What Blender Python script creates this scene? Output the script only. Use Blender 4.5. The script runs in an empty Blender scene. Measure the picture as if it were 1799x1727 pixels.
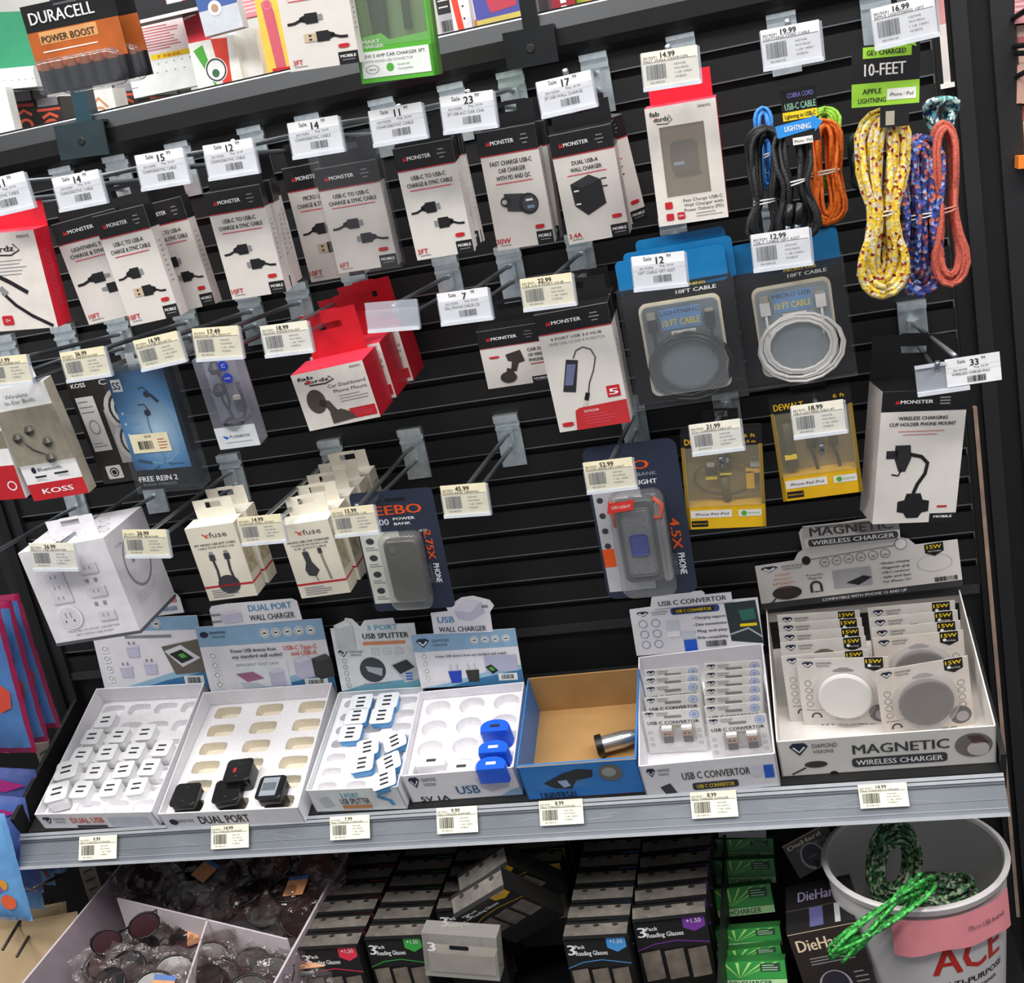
import bpy, math, random
from mathutils import Matrix, Vector
rnd = random.Random(7)
S = bpy.context.scene
COL = S.collection
# ------------------------------------------------------------------ camera
IW, IH, FPX = 1799.0, 1727.0, 2100.0
YAW, PITCH, ROLL = 0.250796, 0.276258, -0.196035
CAM = Vector((0.4488, -1.4114, 0.6644))
fw = Vector((-math.sin(YAW)*math.cos(PITCH), math.cos(YAW)*math.cos(PITCH), -math.sin(PITCH)))
r0 = Vector((math.cos(YAW), math.sin(YAW), 0)); u0 = r0.cross(fw)
rt = math.cos(ROLL)*r0 + math.sin(ROLL)*u0; up = -math.sin(ROLL)*r0 + math.cos(ROLL)*u0
cd = bpy.data.cameras.new('camera'); cam = bpy.data.objects.new('camera', cd); COL.objects.link(cam)
cd.sensor_fit = 'HORIZONTAL'; cd.sensor_width = 36.0; cd.lens = 36.0*FPX/IW; cd.clip_start = 0.01
cam.matrix_world = Matrix(((rt.x, up.x, -fw.x, CAM.x), (rt.y, up.y, -fw.y, CAM.y), (rt.z, up.z, -fw.z, CAM.z), (0, 0, 0, 1)))
S.camera = cam
# ------------------------------------------------------------------ light and exposure
S.view_settings.view_transform = 'Standard'; S.view_settings.look = 'None'
S.view_settings.gamma = 1.0; S.view_settings.exposure = 0.0
w = bpy.data.worlds.new('store_air'); S.world = w; w.use_nodes = True
w.node_tree.nodes['Background'].inputs[0].default_value = (0.93, 0.95, 1.0, 1)
w.node_tree.nodes['Background'].inputs[1].default_value = 0.40
def area(name, loc, sx, sy, power, color=(1, 0.97, 0.93), aim=None):
    l = bpy.data.lights.new(name, 'AREA'); l.shape = 'RECTANGLE'; l.size = sx; l.size_y = sy
    l.energy = power; l.color = color
    o = bpy.data.objects.new(name, l); COL.objects.link(o); o.location = loc
    if aim is not None:
        o.rotation_euler = (Vector(aim)-Vector(loc)).to_track_quat('-Z', 'Y').to_euler()
    return o
area('ceiling_strip_light', (-0.9, -1.5, 2.3), 2.4, 0.22, 50, aim=(-0.3, 0.0, 0.2))
area('ceiling_strip_light', (1.4, -1.5, 2.3), 2.4, 0.22, 50, aim=(0.3, 0.0, 0.2))
area('ceiling_strip_light', (0.2, -0.55, 2.3), 2.4, 0.22, 26)
area('ceiling_strip_light', (-0.2, 1.3, 2.3), 2.6, 0.3, 60)

# ------------------------------------------------------------------ geometry helpers
def ray(u, v): return fw + (u-IW/2)/FPX*rt - (v-IH/2)/FPX*up
def uplane(u, v, P0, N):
    d = ray(u, v); return CAM + d*((P0-CAM).dot(N)/d.dot(N))
def uy(u, v, y): return uplane(u, v, Vector((0, y, 0)), Vector((0, 1, 0)))
def uz(u, v, z): return uplane(u, v, Vector((0, 0, z)), Vector((0, 0, 1)))
def basis(X, Y, Z, o):
    return Matrix(((X.x, Y.x, Z.x, o.x), (X.y, Y.y, Z.y, o.y), (X.z, Y.z, Z.z, o.z), (0, 0, 0, 1)))
def fit(px, P0, X, Z):
    """rectangle in the plane (P0; X, Z) that answers the four seen corners TL,TR,BR,BL -> matrix at bottom centre, w, h"""
    N = Z.cross(X); q = []
    for p in px:
        P = uplane(p[0], p[1], P0, N)-P0; q.append(Vector((P.dot(X), P.dot(Z))))
    t, b, l, r = q[1]-q[0], q[2]-q[3], q[0]-q[3], q[1]-q[2]
    an = (math.atan2(t.y, t.x)+math.atan2(b.y, b.x)+math.atan2(-l.x, l.y)+math.atan2(-r.x, r.y))/4
    W = (t.length+b.length)/2; H = (l.length+r.length)/2
    c = (q[0]+q[1]+q[2]+q[3])/4
    X2 = X*math.cos(an)+Z*math.sin(an); Z2 = Z*math.cos(an)-X*math.sin(an)
    o = P0+X*c.x+Z*c.y-Z2*(H/2)
    return basis(X2, Z2.cross(X2), Z2, o), W, H
def frame(px, d, tilt=0.0, yaw=0.0):
    ty, a = math.radians(yaw), math.radians(tilt)
    X = Vector((math.cos(ty), math.sin(ty), 0)); N0 = Vector((math.sin(ty), -math.cos(ty), 0))
    Z = Vector((0, 0, 1))*math.cos(a)+N0*math.sin(a)
    m = (sum(p[0] for p in px)/4, sum(p[1] for p in px)/4)
    return fit(px, uy(m[0], m[1], -d), X, Z)
def lin(c): return c/12.92 if c <= .04045 else ((c+.055)/1.055)**2.4
def rgb(h): return tuple(lin(int(h[i:i+2], 16)/255) for i in (0, 2, 4))
MATS = {}
def m(h, rough=.55, metal=0., alpha=1., noise=.06, scale=60., bump=0., coat=0., emit=0.):
    key = (h, rough, metal, alpha, noise, scale, bump, coat, emit)
    if key in MATS: return MATS[key]
    M = bpy.data.materials.new('surface_'+h); M.use_nodes = True; nt = M.node_tree; p = nt.nodes['Principled BSDF']
    p.inputs['Roughness'].default_value = rough; p.inputs['Metallic'].default_value = metal
    p.inputs['Alpha'].default_value = alpha
    if coat: p.inputs['Coat Weight'].default_value = coat; p.inputs['Coat Roughness'].default_value = .08
    c = rgb(h)
    if noise or bump:
        tc = nt.nodes.new('ShaderNodeTexCoord'); no = nt.nodes.new('ShaderNodeTexNoise')
        no.inputs['Scale'].default_value = scale; nt.links.new(tc.outputs['Object'], no.inputs['Vector'])
        rp = nt.nodes.new('ShaderNodeValToRGB')
        rp.color_ramp.elements[0].position = .3; rp.color_ramp.elements[1].position = .7
        rp.color_ramp.elements[0].color = tuple(x*(1-noise) for x in c)+(1,)
        rp.color_ramp.elements[1].color = tuple(min(1, x*(1+noise)) for x in c)+(1,)
        nt.links.new(no.outputs['Fac'], rp.inputs['Fac']); nt.links.new(rp.outputs['Color'], p.inputs['Base Color'])
        if bump:
            bp = nt.nodes.new('ShaderNodeBump'); bp.inputs['Strength'].default_value = bump; bp.inputs['Distance'].default_value = .001
            nt.links.new(no.outputs['Fac'], bp.inputs['Height']); nt.links.new(bp.outputs['Normal'], p.inputs['Normal'])
    else: p.inputs['Base Color'].default_value = c+(1,)
    if emit:
        p.inputs['Emission Color'].default_value = c+(1,); p.inputs['Emission Strength'].default_value = emit
    MATS[key] = M; return M
def braid(cols, scale=260., rough=.6):
    key = ('braid',)+tuple(cols)+(scale,)
    if key in MATS: return MATS[key]
    M = bpy.data.materials.new('braided_cord'); M.use_nodes = True; nt = M.node_tree; p = nt.nodes['Principled BSDF']
    tc = nt.nodes.new('ShaderNodeTexCoord'); vo = nt.nodes.new('ShaderNodeTexVoronoi'); vo.inputs['Scale'].default_value = scale
    rp = nt.nodes.new('ShaderNodeValToRGB'); rp.color_ramp.interpolation = 'CONSTANT'
    sp = nt.nodes.new('ShaderNodeSeparateColor')
    nt.links.new(tc.outputs['Object'], vo.inputs['Vector']); nt.links.new(vo.outputs['Color'], sp.inputs[0]); nt.links.new(sp.outputs[0], rp.inputs['Fac'])
    e = rp.color_ramp.elements
    while len(e) < len(cols): e.new(.5)
    for i, c in enumerate(cols): e[i].position = i/len(cols); e[i].color = rgb(c)+(1,)
    nt.links.new(rp.outputs['Color'], p.inputs['Base Color']); p.inputs['Roughness'].default_value = rough
    bp = nt.nodes.new('ShaderNodeBump'); bp.inputs['Strength'].default_value = .5; bp.inputs['Distance'].default_value = .001
    nt.links.new(vo.outputs['Distance'], bp.inputs['Height']); nt.links.new(bp.outputs['Normal'], p.inputs['Normal'])
    MATS[key] = M; return M
def clear(tint='ffffff', a=.16, rough=.06, bump=0., scale=40.):
    key = ('clear', tint, a, rough, bump, scale)
    if key in MATS: return MATS[key]
    M = bpy.data.materials.new('clear_plastic'); M.use_nodes = True; nt = M.node_tree; nt.nodes.clear(); N = nt.nodes.new; L = nt.links.new
    out = N('ShaderNodeOutputMaterial'); tr = N('ShaderNodeBsdfTransparent'); df = N('ShaderNodeBsdfDiffuse'); gl = N('ShaderNodeBsdfGlossy'); fr = N('ShaderNodeFresnel'); m1 = N('ShaderNodeMixShader'); m2 = N('ShaderNodeMixShader')
    df.inputs[0].default_value = rgb(tint)+(1,); gl.inputs['Roughness'].default_value = rough; ge = N('ShaderNodeNewGeometry'); io = N('ShaderNodeMath'); io.operation = 'MULTIPLY_ADD'; io.inputs[1].default_value = -.7872; io.inputs[2].default_value = 1.45; L(ge.outputs['Backfacing'], io.inputs[0]); L(io.outputs[0], fr.inputs[0]); m1.inputs[0].default_value = a
    L(tr.outputs[0], m1.inputs[1]); L(df.outputs[0], m1.inputs[2]); L(fr.outputs[0], m2.inputs[0]); L(m1.outputs[0], m2.inputs[1]); L(gl.outputs[0], m2.inputs[2]); L(m2.outputs[0], out.inputs[0])
    if bump:
        tc = N('ShaderNodeTexCoord'); no = N('ShaderNodeTexNoise'); no.inputs['Scale'].default_value = scale; bp = N('ShaderNodeBump'); bp.inputs['Strength'].default_value = bump; bp.inputs['Distance'].default_value = .002
        L(tc.outputs['Object'], no.inputs['Vector']); L(no.outputs['Fac'], bp.inputs['Height']); L(bp.outputs[0], gl.inputs['Normal']); L(bp.outputs[0], fr.inputs['Normal'])
    MATS[key] = M; return M
_T = {}
def glyphs(s, bold):
    k = s
    if k not in _T:
        c = bpy.data.curves.new('t', 'FONT'); c.body = s; c.resolution_u = 2; c.offset = 0.0
        o = bpy.data.objects.new('t', c); me = o.to_mesh()
        v = [(p.co.x, p.co.y) for p in me.vertices]; f = [tuple(p.vertices) for p in me.polygons]
        o.to_mesh_clear(); bpy.data.objects.remove(o); bpy.data.curves.remove(c)
        if v:
            x0 = min(p[0] for p in v); x1 = max(p[0] for p in v)
            v = [(p[0]-x0, p[1]) for p in v]
        else: x0 = x1 = 0
        _T[k] = (v, f, max(1e-4, x1-x0))
    return _T[k]
class MB:
    def __init__(s): s.v = []; s.f = []; s.mi = []; s.sm = []; s.mats = []; s.M = Matrix(); s.warp = None
    def slot(s, mt):
        if mt not in s.mats: s.mats.append(mt)
        return s.mats.index(mt)
    def add(s, vs, fs, mt, smooth=False):
        b = len(s.v); M = s.M; wp = s.warp
        for p in vs:
            q = M @ Vector(p)
            if wp: q = wp(q)
            s.v.append(tuple(q))
        k = s.slot(mt)
        for f in fs: s.f.append(tuple(b+i for i in f)); s.mi.append(k); s.sm.append(smooth)
    def box(s, x0, x1, y0, y1, z0, z1, mt, top=None, front=None, side=None, bottom=None):
        vs = [(x0, y0, z0), (x1, y0, z0), (x1, y1, z0), (x0, y1, z0), (x0, y0, z1), (x1, y0, z1), (x1, y1, z1), (x0, y1, z1)]
        for f, q in (((0, 1, 5, 4), front), ((1, 2, 6, 5), side), ((2, 3, 7, 6), None), ((3, 0, 4, 7), side), ((4, 5, 6, 7), top), ((3, 2, 1, 0), bottom)):
            s.add([vs[i] for i in f], [(0, 1, 2, 3)], q or mt)
    def prism(s, pts, y0, y1, mt, rim=None, back=None):
        """outline in XZ (counter-clockwise seen from -Y), from y0 (front) to y1"""
        n = len(pts)
        s.add([(x, y0, z) for x, z in pts], [tuple(range(n))], mt)
        s.add([(x, y1, z) for x, z in pts], [tuple(reversed(range(n)))], back or mt)
        vs = [(x, y0, z) for x, z in pts]+[(x, y1, z) for x, z in pts]
        s.add(vs, [(i, n+i, n+(i+1) % n, (i+1) % n) for i in range(n)], rim or mt)
    def tube(s, pts, r, mt, n=6, closed=False, taper=None):
        P = [Vector(p) for p in pts]; k = len(P); vs = []; nrm = None
        for i, p in enumerate(P):
            a = P[(i-1) % k] if (closed or i) else P[0]; b = P[(i+1) % k] if (closed or i < k-1) else P[-1]
            t = (b-a); t = t.normalized() if t.length > 1e-9 else Vector((0, 1, 0))
            if nrm is None:
                nrm = t.cross(Vector((0, 0, 1)));
                if nrm.length < .1: nrm = t.cross(Vector((1, 0, 0)))
            nrm = (nrm-t*nrm.dot(t)).normalized(); bn = t.cross(nrm)
            rr = r*(taper[i] if taper else 1)
            for j in range(n):
                an = 2*math.pi*j/n; vs.append(p+nrm*(rr*math.cos(an))+bn*(rr*math.sin(an)))
        fs = []
        for i in range(k if closed else k-1):
            for j in range(n):
                a, b = i*n+j, i*n+(j+1) % n; c, d = ((i+1) % k)*n+(j+1) % n, ((i+1) % k)*n+j
                fs.append((a, b, c, d))
        if not closed: fs += [tuple(reversed(range(n))), tuple(range((k-1)*n, k*n))]
        s.add(vs, fs, mt, True)
    def lathe(s, prof, mt, n=32, c=(0, 0), mts=None):
        vs = []; k = len(prof)
        for r_, z in prof:
            for j in range(n):
                a = 2*math.pi*j/n; vs.append((c[0]+r_*math.cos(a), c[1]+r_*math.sin(a), z))
        for i in range(k-1):
            s.add(vs[i*n:(i+2)*n], [(j, (j+1) % n, n+(j+1) % n, n+j) for j in range(n)], (mts[i] if mts else mt), True)
    def rbox(s, cx, cy, z0, z1, hx, hy, r, mt, bev=.1, topm=None, n=4):
        o = rrect(cx-hx, cy-hy, cx+hx, cy+hy, r, n); k = len(o); b = bev*min(hx, hy)
        def sh(sc): return [(cx+(x-cx)*(1-sc/hx), cy+(y-cy)*(1-sc/hy)) for x, y in o]
        rings = [(sh(b*.6), z0), (o, z0+b), (o, z1-b), (sh(b*.35), z1-b*.3), (sh(b), z1)]
        vs = [(x, y, z) for rg, z in rings for x, y in rg]; fs = []
        for i in range(4): fs += [(i*k+j, i*k+(j+1) % k, (i+1)*k+(j+1) % k, (i+1)*k+j) for j in range(k)]
        s.add(vs, fs, mt, True); s.add([(x, y, z0) for x, y in rings[0][0]], [tuple(reversed(range(k)))], mt)
        s.add([(x, y, z1) for x, y in rings[4][0]], [tuple(range(k))], topm or mt)
    def build(s, name, parent=None, M=None):
        me = bpy.data.meshes.new(name); me.from_pydata(s.v, [], s.f)
        for q in s.mats: me.materials.append(q)
        me.polygons.foreach_set('material_index', s.mi); me.polygons.foreach_set('use_smooth', s.sm); me.update()
        o = bpy.data.objects.new(name, me); COL.objects.link(o)
        if parent: o.parent = parent
        if M is not None: o.matrix_world = M
        return o
def rrect(x0, z0, x1, z1, r, n=4):
    o = []
    for cx, cz, a0 in ((x1-r, z0+r, -90), (x1-r, z1-r, 0), (x0+r, z1-r, 90), (x0+r, z0+r, 180)):
        for i in range(n+1):
            a = math.radians(a0+90*i/n); o.append((cx+r*math.cos(a), cz+r*math.sin(a)))
    return o
def circ(cx, cz, r, n=24, sq=1.): return [(cx+r*math.cos(2*math.pi*i/n), cz+r*sq*math.sin(2*math.pi*i/n)) for i in range(n)]
class Face:
    """drawing on a flat face: x 0..1 to the right, y 0..1 downwards"""
    def __init__(s, mb, wd, ht, M=None, base=0.0):
        s.mb = mb; s.w = wd; s.h = ht; s.M = M or Matrix(); s.b = base
    def P(s, x, y): return ((x-.5)*s.w, (1-y)*s.h)
    def _do(s, vs, fs, mt, l):
        o = s.mb.M; s.mb.M = o @ s.M; s.mb.add([(x, -s.b-.00025*l, z) for x, z in vs], fs, mt); s.mb.M = o
    def poly(s, pts, mt, l=1):
        q = [s.P(*p) for p in pts]; a = sum(q[i][0]*q[(i+1) % len(q)][1]-q[(i+1) % len(q)][0]*q[i][1] for i in range(len(q)))
        if a < 0: q.reverse()
        s._do(q, [tuple(range(len(q)))], mt, l)
    def rect(s, x0, y0, x1, y1, mt, l=1, r=0):
        if r:
            a, b = s.P(x0, y1), s.P(x1, y0); q = rrect(a[0], a[1], b[0], b[1], r*s.w)
            s._do(q, [tuple(range(len(q)))], mt, l)
        else: s.poly([(x0, y0), (x1, y0), (x1, y1), (x0, y1)], mt, l)
    def circ(s, cx, cy, r, mt, l=1, sq=1., n=20):
        c = s.P(cx, cy); q = circ(c[0], c[1], r*s.w, n, sq); s._do(q, [tuple(range(n))], mt, l)
    def ring(s, cx, cy, r, t, mt, l=1, sq=1., n=24):
        c = s.P(cx, cy); a = circ(c[0], c[1], r*s.w, n, sq); b = circ(c[0], c[1], (r-t)*s.w, n, sq)
        s._do(a+b, [(i, (i+1) % n, n+(i+1) % n, n+i) for i in range(n)], mt, l)
    def line(s, pts, t, mt, l=1):
        q = [Vector(s.P(*p)) for p in pts]; t *= s.w/2; L = []; R_ = []
        for i, p in enumerate(q):
            d = (q[min(i+1, len(q)-1)]-q[max(i-1, 0)]).normalized(); nn = Vector((-d.y, d.x))*t
            L.append(p+nn); R_.append(p-nn)
        n = len(q); s._do([tuple(p) for p in R_+L], [(i, i+1, n+i+1, n+i) for i in range(n-1)], mt, l)
    def text(s, t, x, y, h, mt, wd=None, al='c', l=1, bold=False, rot=0):
        """y is the middle of the line, h the cap height as a fraction of the face height"""
        v, f, W = glyphs(t, bold)
        if not v: return
        k = h*s.h/.70; kx = k if wd is None else wd*(s.w if not rot else s.h)/W
        off = {'l': 0, 'c': -W*kx/2, 'r': -W*kx}[al]; c = s.P(x, y); a = math.radians(rot); q = []
        for p in v:
            X = p[0]*kx+off; Z = p[1]*k-.35*k
            q.append((c[0]+X*math.cos(a)-Z*math.sin(a), c[1]+X*math.sin(a)+Z*math.cos(a)))
        if bold:
            e = kx*.022; cx_, cz_ = e*math.cos(a), e*math.sin(a)
            s._do([(x-cx_, z-cz_) for x, z in q], f, mt, l+.2); s._do([(x+cx_, z+cz_) for x, z in q], f, mt, l+.4)
        s._do(q, f, mt, l)
    def bars(s, x0, y0, x1, y1, mt=None, n=18, l=1, bg=None):
        if bg: s.rect(x0-.02, y0-.02, x1+.02, y1+.02, bg, l); l += 1
        R2 = random.Random(int(x0*999+y0*77)); x = x0
        st = (x1-x0)/n
        for i in range(n):
            q = st*(.3+.5*R2.random()); s.rect(x, y0, x+q, y1, mt or K, l); x += st
    def lines(s, x0, y0, x1, n, dy, mt, t=.25, l=1, seed=1):
        R2 = random.Random(seed)
        for i in range(n): s.rect(x0, y0+i*dy, x0+(x1-x0)*(.65+.35*R2.random()), y0+i*dy+dy*t, mt, l)
    def window(s, x0, y0, x1, y1, mt): pass
def tag(o, label, cat, group=None, kind=None):
    o['label'] = label; o['category'] = cat
    if group: o['group'] = group
    if kind: o['kind'] = kind
    return o
def thing(name, label, cat, M, group=None):
    o = bpy.data.objects.new(name, None); o.empty_display_size = .01; COL.objects.link(o); o.matrix_world = M
    return tag(o, label, cat, group)
def struct(name, mb, M=None):
    o = mb.build(name, None, M); o['kind'] = 'structure'; return o
def kids(o): return [c for c in bpy.data.objects if c.parent == o]
def copy_tree(o, M, label=None, group=None):
    c = o.copy(); COL.objects.link(c); c.matrix_world = M
    if label: c['label'] = label
    if group: c['group'] = group
    for ch in kids(o):
        d = ch.copy(); COL.objects.link(d); d.parent = c
        for g in kids(ch):
            e = g.copy(); COL.objects.link(e); e.parent = d
    return c
T3 = Matrix.Translation
# palette
K = m('17171a', .5); W_ = m('e9e6e2', .5); WHT = m('f6f6f6', .4); OFF = m('ded9d3', .5, noise=.03)
RED = m('c4222c', .45); DRED = m('8c1a22', .5); GRY = m('8b8b8e', .5); DG = m('3c3c40', .5); PK = m('d84a5c', .45)
BLK = m('1c1b1d', .3, noise=.1); BLKM = m('121213', .35, noise=.1); CHR = m('dbe6ea', .28, .8, noise=.12, scale=90); WIRE = m('9aa1a6', .3, .85)
CREAM = m('efe6c4', .6); IVORY = m('eee9d8', .6); PAPER = m('ececef', .6); ORG = m('e8581c', .5); BLU = m('1f5fd0', .4)
YEL = m('f2d21c', .5); NAVY = m('1d2540', .5); LBLU = m('6fb0d2', .5); SKY = m('a8d0e6', .5); GRN = m('4fae3a', .5)
HOLD = clear('dde4f0', .28, .15)
# ------------------------------------------------------------------ the setting
PITCHZ = .03464; Z0G = .0984
mb = MB(); SL = m('131314', .45, noise=.25, scale=9); SLG = m('070708', .6); INS = m('8e9194', .3, .8)
x0, x1 = -.608, .632
mb.box(x0, x1, .004, .02, .06, .80, SLG)
z = Z0G-PITCHZ
for k in range(-1, 20):
    zb = Z0G+k*PITCHZ; zt = zb+PITCHZ-.0095
    if k == -1: zb = .066
    if k == 19: zt = .79
    mb.box(x0, x1, -.006, .006, zb, zt, SL)
    if k >= 0: mb.box(x0, x1, -.0066, .0, zb-.0012, zb+.0002, INS)
mb.box(x0, x1, -.009, .004, .055, .066, m('3c3c3d', .35, .3))
struct('wall_back', mb)
mb = MB(); mb.box(x0-.02, x1+.06, .0, .02, -.78, .056, m('0d0d0e', .6)); struct('wall_lower', mb)
# top cap: black bevel painted greyer for the light it reflects, black face below
mb = MB(); CAPM = m('26292d', .38, .3, noise=.15, scale=5)
px_y = -.012
def prof(mb, pts, xa, xb, mts):
    n = len(pts)
    for i in range(n-1):
        (ya, za), (yb, zb) = pts[i], pts[i+1]
        mb.add([(xa, ya, za), (xb, ya, za), (xb, yb, zb), (xa, yb, zb)], [(0, 1, 2, 3)], mts[i])
ZT = uy(600, 130, -.05).z
ZT = .835
prof(mb, [(-.012, .742), (-.024, .750), (-.030, .758), (-.030, .776), (-.025, .794), (-.022, .7955), (.10, .7955)], x0-.02, x1+.01, [BLKM, BLKM, BLKM, CAPM, m("b9bcc0", .3, .5), BLKM])
prof(mb, [(.10, .7955), (.10, .742), (-.012, .742)], x0-.02, x1+.01, [BLKM, BLKM])
struct('trim_1', mb)
# uprights
mb = MB(); UP = m('1e1d20', .45, noise=.2, scale=7)
mb.box(.634, .64, -.012, .02, -.78, 1.25, BLKM); mb.box(.652, .668, -.016, .05, -.78, 1.25, UP); mb.box(.668, .69, -.01, .05, -.78, 1.25, BLKM)
mb.box(.69, .712, -.018, .06, -.78, 1.25, UP); mb.box(.712, .7145, -.014, .055, -.78, 1.25, m('4a3420', .5))
mb.box(.64, .652, -.006, .02, -.78, 1.25, K)
struct('wall_right', mb)
mb = MB(); mb.box(-.66, -.608, -.012, .03, -.78, .84, UP); mb.box(-.64, -.625, -.018, -.01, -.78, .84, BLKM); mb.box(-1.9, -.66, -.002, .03, -.78, .81, BLKM); mb.box(-1.9, -.66, -.40, -.002, -.78, -.44, BLKM); struct('wall_left', mb)
mb = MB(); STR = m('a08878', .5, noise=.25, scale=30)
mb.box(.641, .6455, -.0135, -.006, -.4, .285, STR); struct('trim_2', mb)
mb = MB(); mb.box(.6395, .6465, -.0145, -.006, .70, 1.2, m('c88d8c', .4, noise=.1)); mb.box(.6395, .6465, -.0146, -.006, .64, .70, m('d8cfca', .4)); mb.box(.636, .650, -.016, -.006, .636, .641, W_)
struct('trim_3', mb)
mb = MB(); mb.box(-3, 3, -4, 3, -.80, -.78, m('56575a', .7, noise=.15, scale=25)); struct('floor', mb)
# ------------------------------------------------------------------ sloping shelf
TL = math.radians(20.6)
SX = Vector((1, 0, 0)); SD = Vector((0, -math.cos(TL), -math.sin(TL))); SN = Vector((0, -math.sin(TL), math.cos(TL)))
SM = basis(SX, -SD, SN, Vector((0, 0, 0)))      # local: x, y towards the wall, z off the shelf
LIPM = m('878c94', .38, .55, noise=.12, scale=14); LIPH = m('c3c7cc', .3, .6)
shelf = thing('sloping_shelf', 'long black metal shelf with grey price channel, holding the open counter display trays', 'shelf', SM)
mb = MB(); mb.box(-.603, .612, -.21, -.004, -.018, 0, m('151516', .5)); mb.build('deck', shelf)
mb = MB()
for sx in (-.612, .6155): mb = MB(); mb.box(sx-.003, sx+.003, -.21, 0, -.03, .028, m('1f1f21', .4)); mb.build('end_panel', shelf)
LA = math.radians(32)                           # the channel leans out at its foot
LU = Vector((0, math.sin(LA), math.cos(LA))); LO = Vector((0, -math.cos(LA), math.sin(LA)))      # up the channel, out of its face
LIP0 = SM @ Vector((0, -.2165, .001)); LM = basis(SX, -LO, LU, LIP0)
mb = MB(); mb.M = SM.inverted() @ LM
def sbox(a, b, c, d, mt): mb.box(-.609, .614, -a, -b, c, d, mt)
sbox(.003, -.008, -.001, .003, LIPH); sbox(.0045, -.002, -.0055, -.002, LIPH); sbox(.0012, -.001, -.041, -.004, LIPM)
sbox(.0035, -.001, -.0085, -.0065, m('6a6e74', .4, .6)); sbox(.0055, -.001, -.0425, -.0385, LIPH); sbox(.002, -.001, -.034, -.0332, LIPH); sbox(.002, -.001, -.0245, -.0238, m('a2a6ab', .3, .6))
R2 = random.Random(3)
for i in range(26):
    a = R2.uniform(-.6, .55); b = a+R2.uniform(.015, .06); c = R2.uniform(-.036, -.010); d = c+R2.uniform(-.009, .009); d = max(-.037, min(-.009, d))
    mb.add([(a, -.0014, c), (b, -.0014, d), (b, -.0014, d+.0005), (a, -.0014, c+.0005)], [(0, 1, 2, 3)], m('b4b7bc', .3, .5))
ch = mb.build('price_channel', shelf)
# ------------------------------------------------------------------ price tags
def draw_reg(F, price, name, l=1):
    F.text(price, .47, .13, .15, K, l=l, bold=True); F.text('3019291', .03, .17, .07, K, wd=.24, al='l', l=l)
    F.rect(.02, .30, .97, .315, DG, l); F.text(name, .03, .26, .07, DG, wd=.8, al='l', l=l)
    F.bars(.07, .38, .42, .80, l=l); F.text('001300125', .12, .89, .06, DG, wd=.26, al='l', l=l)
    for i, t in enumerate(('HDWE', 'MCH PROD', '1 LB 14001', '10/28/22')): F.text(t, .57, .44+i*.12, .055, DG, wd=.2+.05*(i % 3), al='l', l=l)
def draw_sale(F, price, name, l=1):
    a, b = price.split('.')
    F.text('Sale', .22, .11, .12, K, al='l', l=l); F.text(a, .53, .19, .22, K, l=l, bold=True, al='c'); F.text(b, .66, .08, .10, K, al='l', l=l)
    F.rect(.0, .30, 1, .305, GRY, l); F.text('3019290', .13, .40, .07, DG, wd=.26, al='l', l=l); F.text('Reg. 20.99', .52, .37, .06, DG, wd=.26, al='l', l=l)
    F.rect(0, .46, 1, .465, GRY, l); F.text(name, .10, .54, .09, K, wd=.7, al='l', l=l); F.bars(.38, .66, .72, .88, l=l, n=16)
def hook_at(X, Zr, label, tagM=None, tagw=0, tagh=0, ylen=.25, hl=None):
    """chrome plate in the groove, lower prong for the goods, upper arm for the tag"""
    h = thing('display_hook', label, 'display hook', T3((X, -.006, Zr)), 'chrome display hooks in the slat wall')
    b = MB(); b.box(-.0155, .0155, -.0045, -.0005, -.058, .0, CHR); b.box(-.0155, .0155, -.010, .0, .000, .009, CHR); b.box(-.0155, .0155, -.008, -.003, -.010, -.006, CHR)
    b.box(-.006, .006, -.010, -.003, -.036, -.012, CHR); b.build('back_plate', h)
    b = MB(); b.tube([(0, -.005, -.034), (0, -.02, -.033), (0, -ylen+.03, -.030), (0, -ylen+.018, -.026), (0, -ylen+.010, -.016)], .0028, WIRE, 8); b.build('prong', h)
    if tagM is not None:
        t = tagM.translation+Vector(tagM.col[2][:3])*tagh
        L = Vector((t.x-X, t.y+.006, t.z-Zr-.008))
        b = MB(); b.tube([(0, -.005, -.016), (0, -.03, -.014), (L.x*.9, L.y+.02, L.z+.001), (L.x, L.y+.006, L.z)], .0026, WIRE, 8); b.build('tag_arm', h)
        Q = h.matrix_world.inverted() @ tagM
        b = MB(); b.M = Q; w2 = tagw/2
        b.box(-w2-.001, w2+.001, .0008, .0022, -.001, tagh*.97, HOLD); b.box(-w2-.001, w2+.001, -.0018, .0022, -.0035, 0, m('dfe4ec', .25, 0, .85))
        b.box(-w2-.001, w2+.001, -.0012, -.0006, 0, tagh*.70, clear('e4eaf4', .13, .12)); b.box(w2+.001, w2+.0022, -.002, .0025, -.003, tagh*.95, HOLD)
        b.build('tag_holder', h)
    return h
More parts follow.
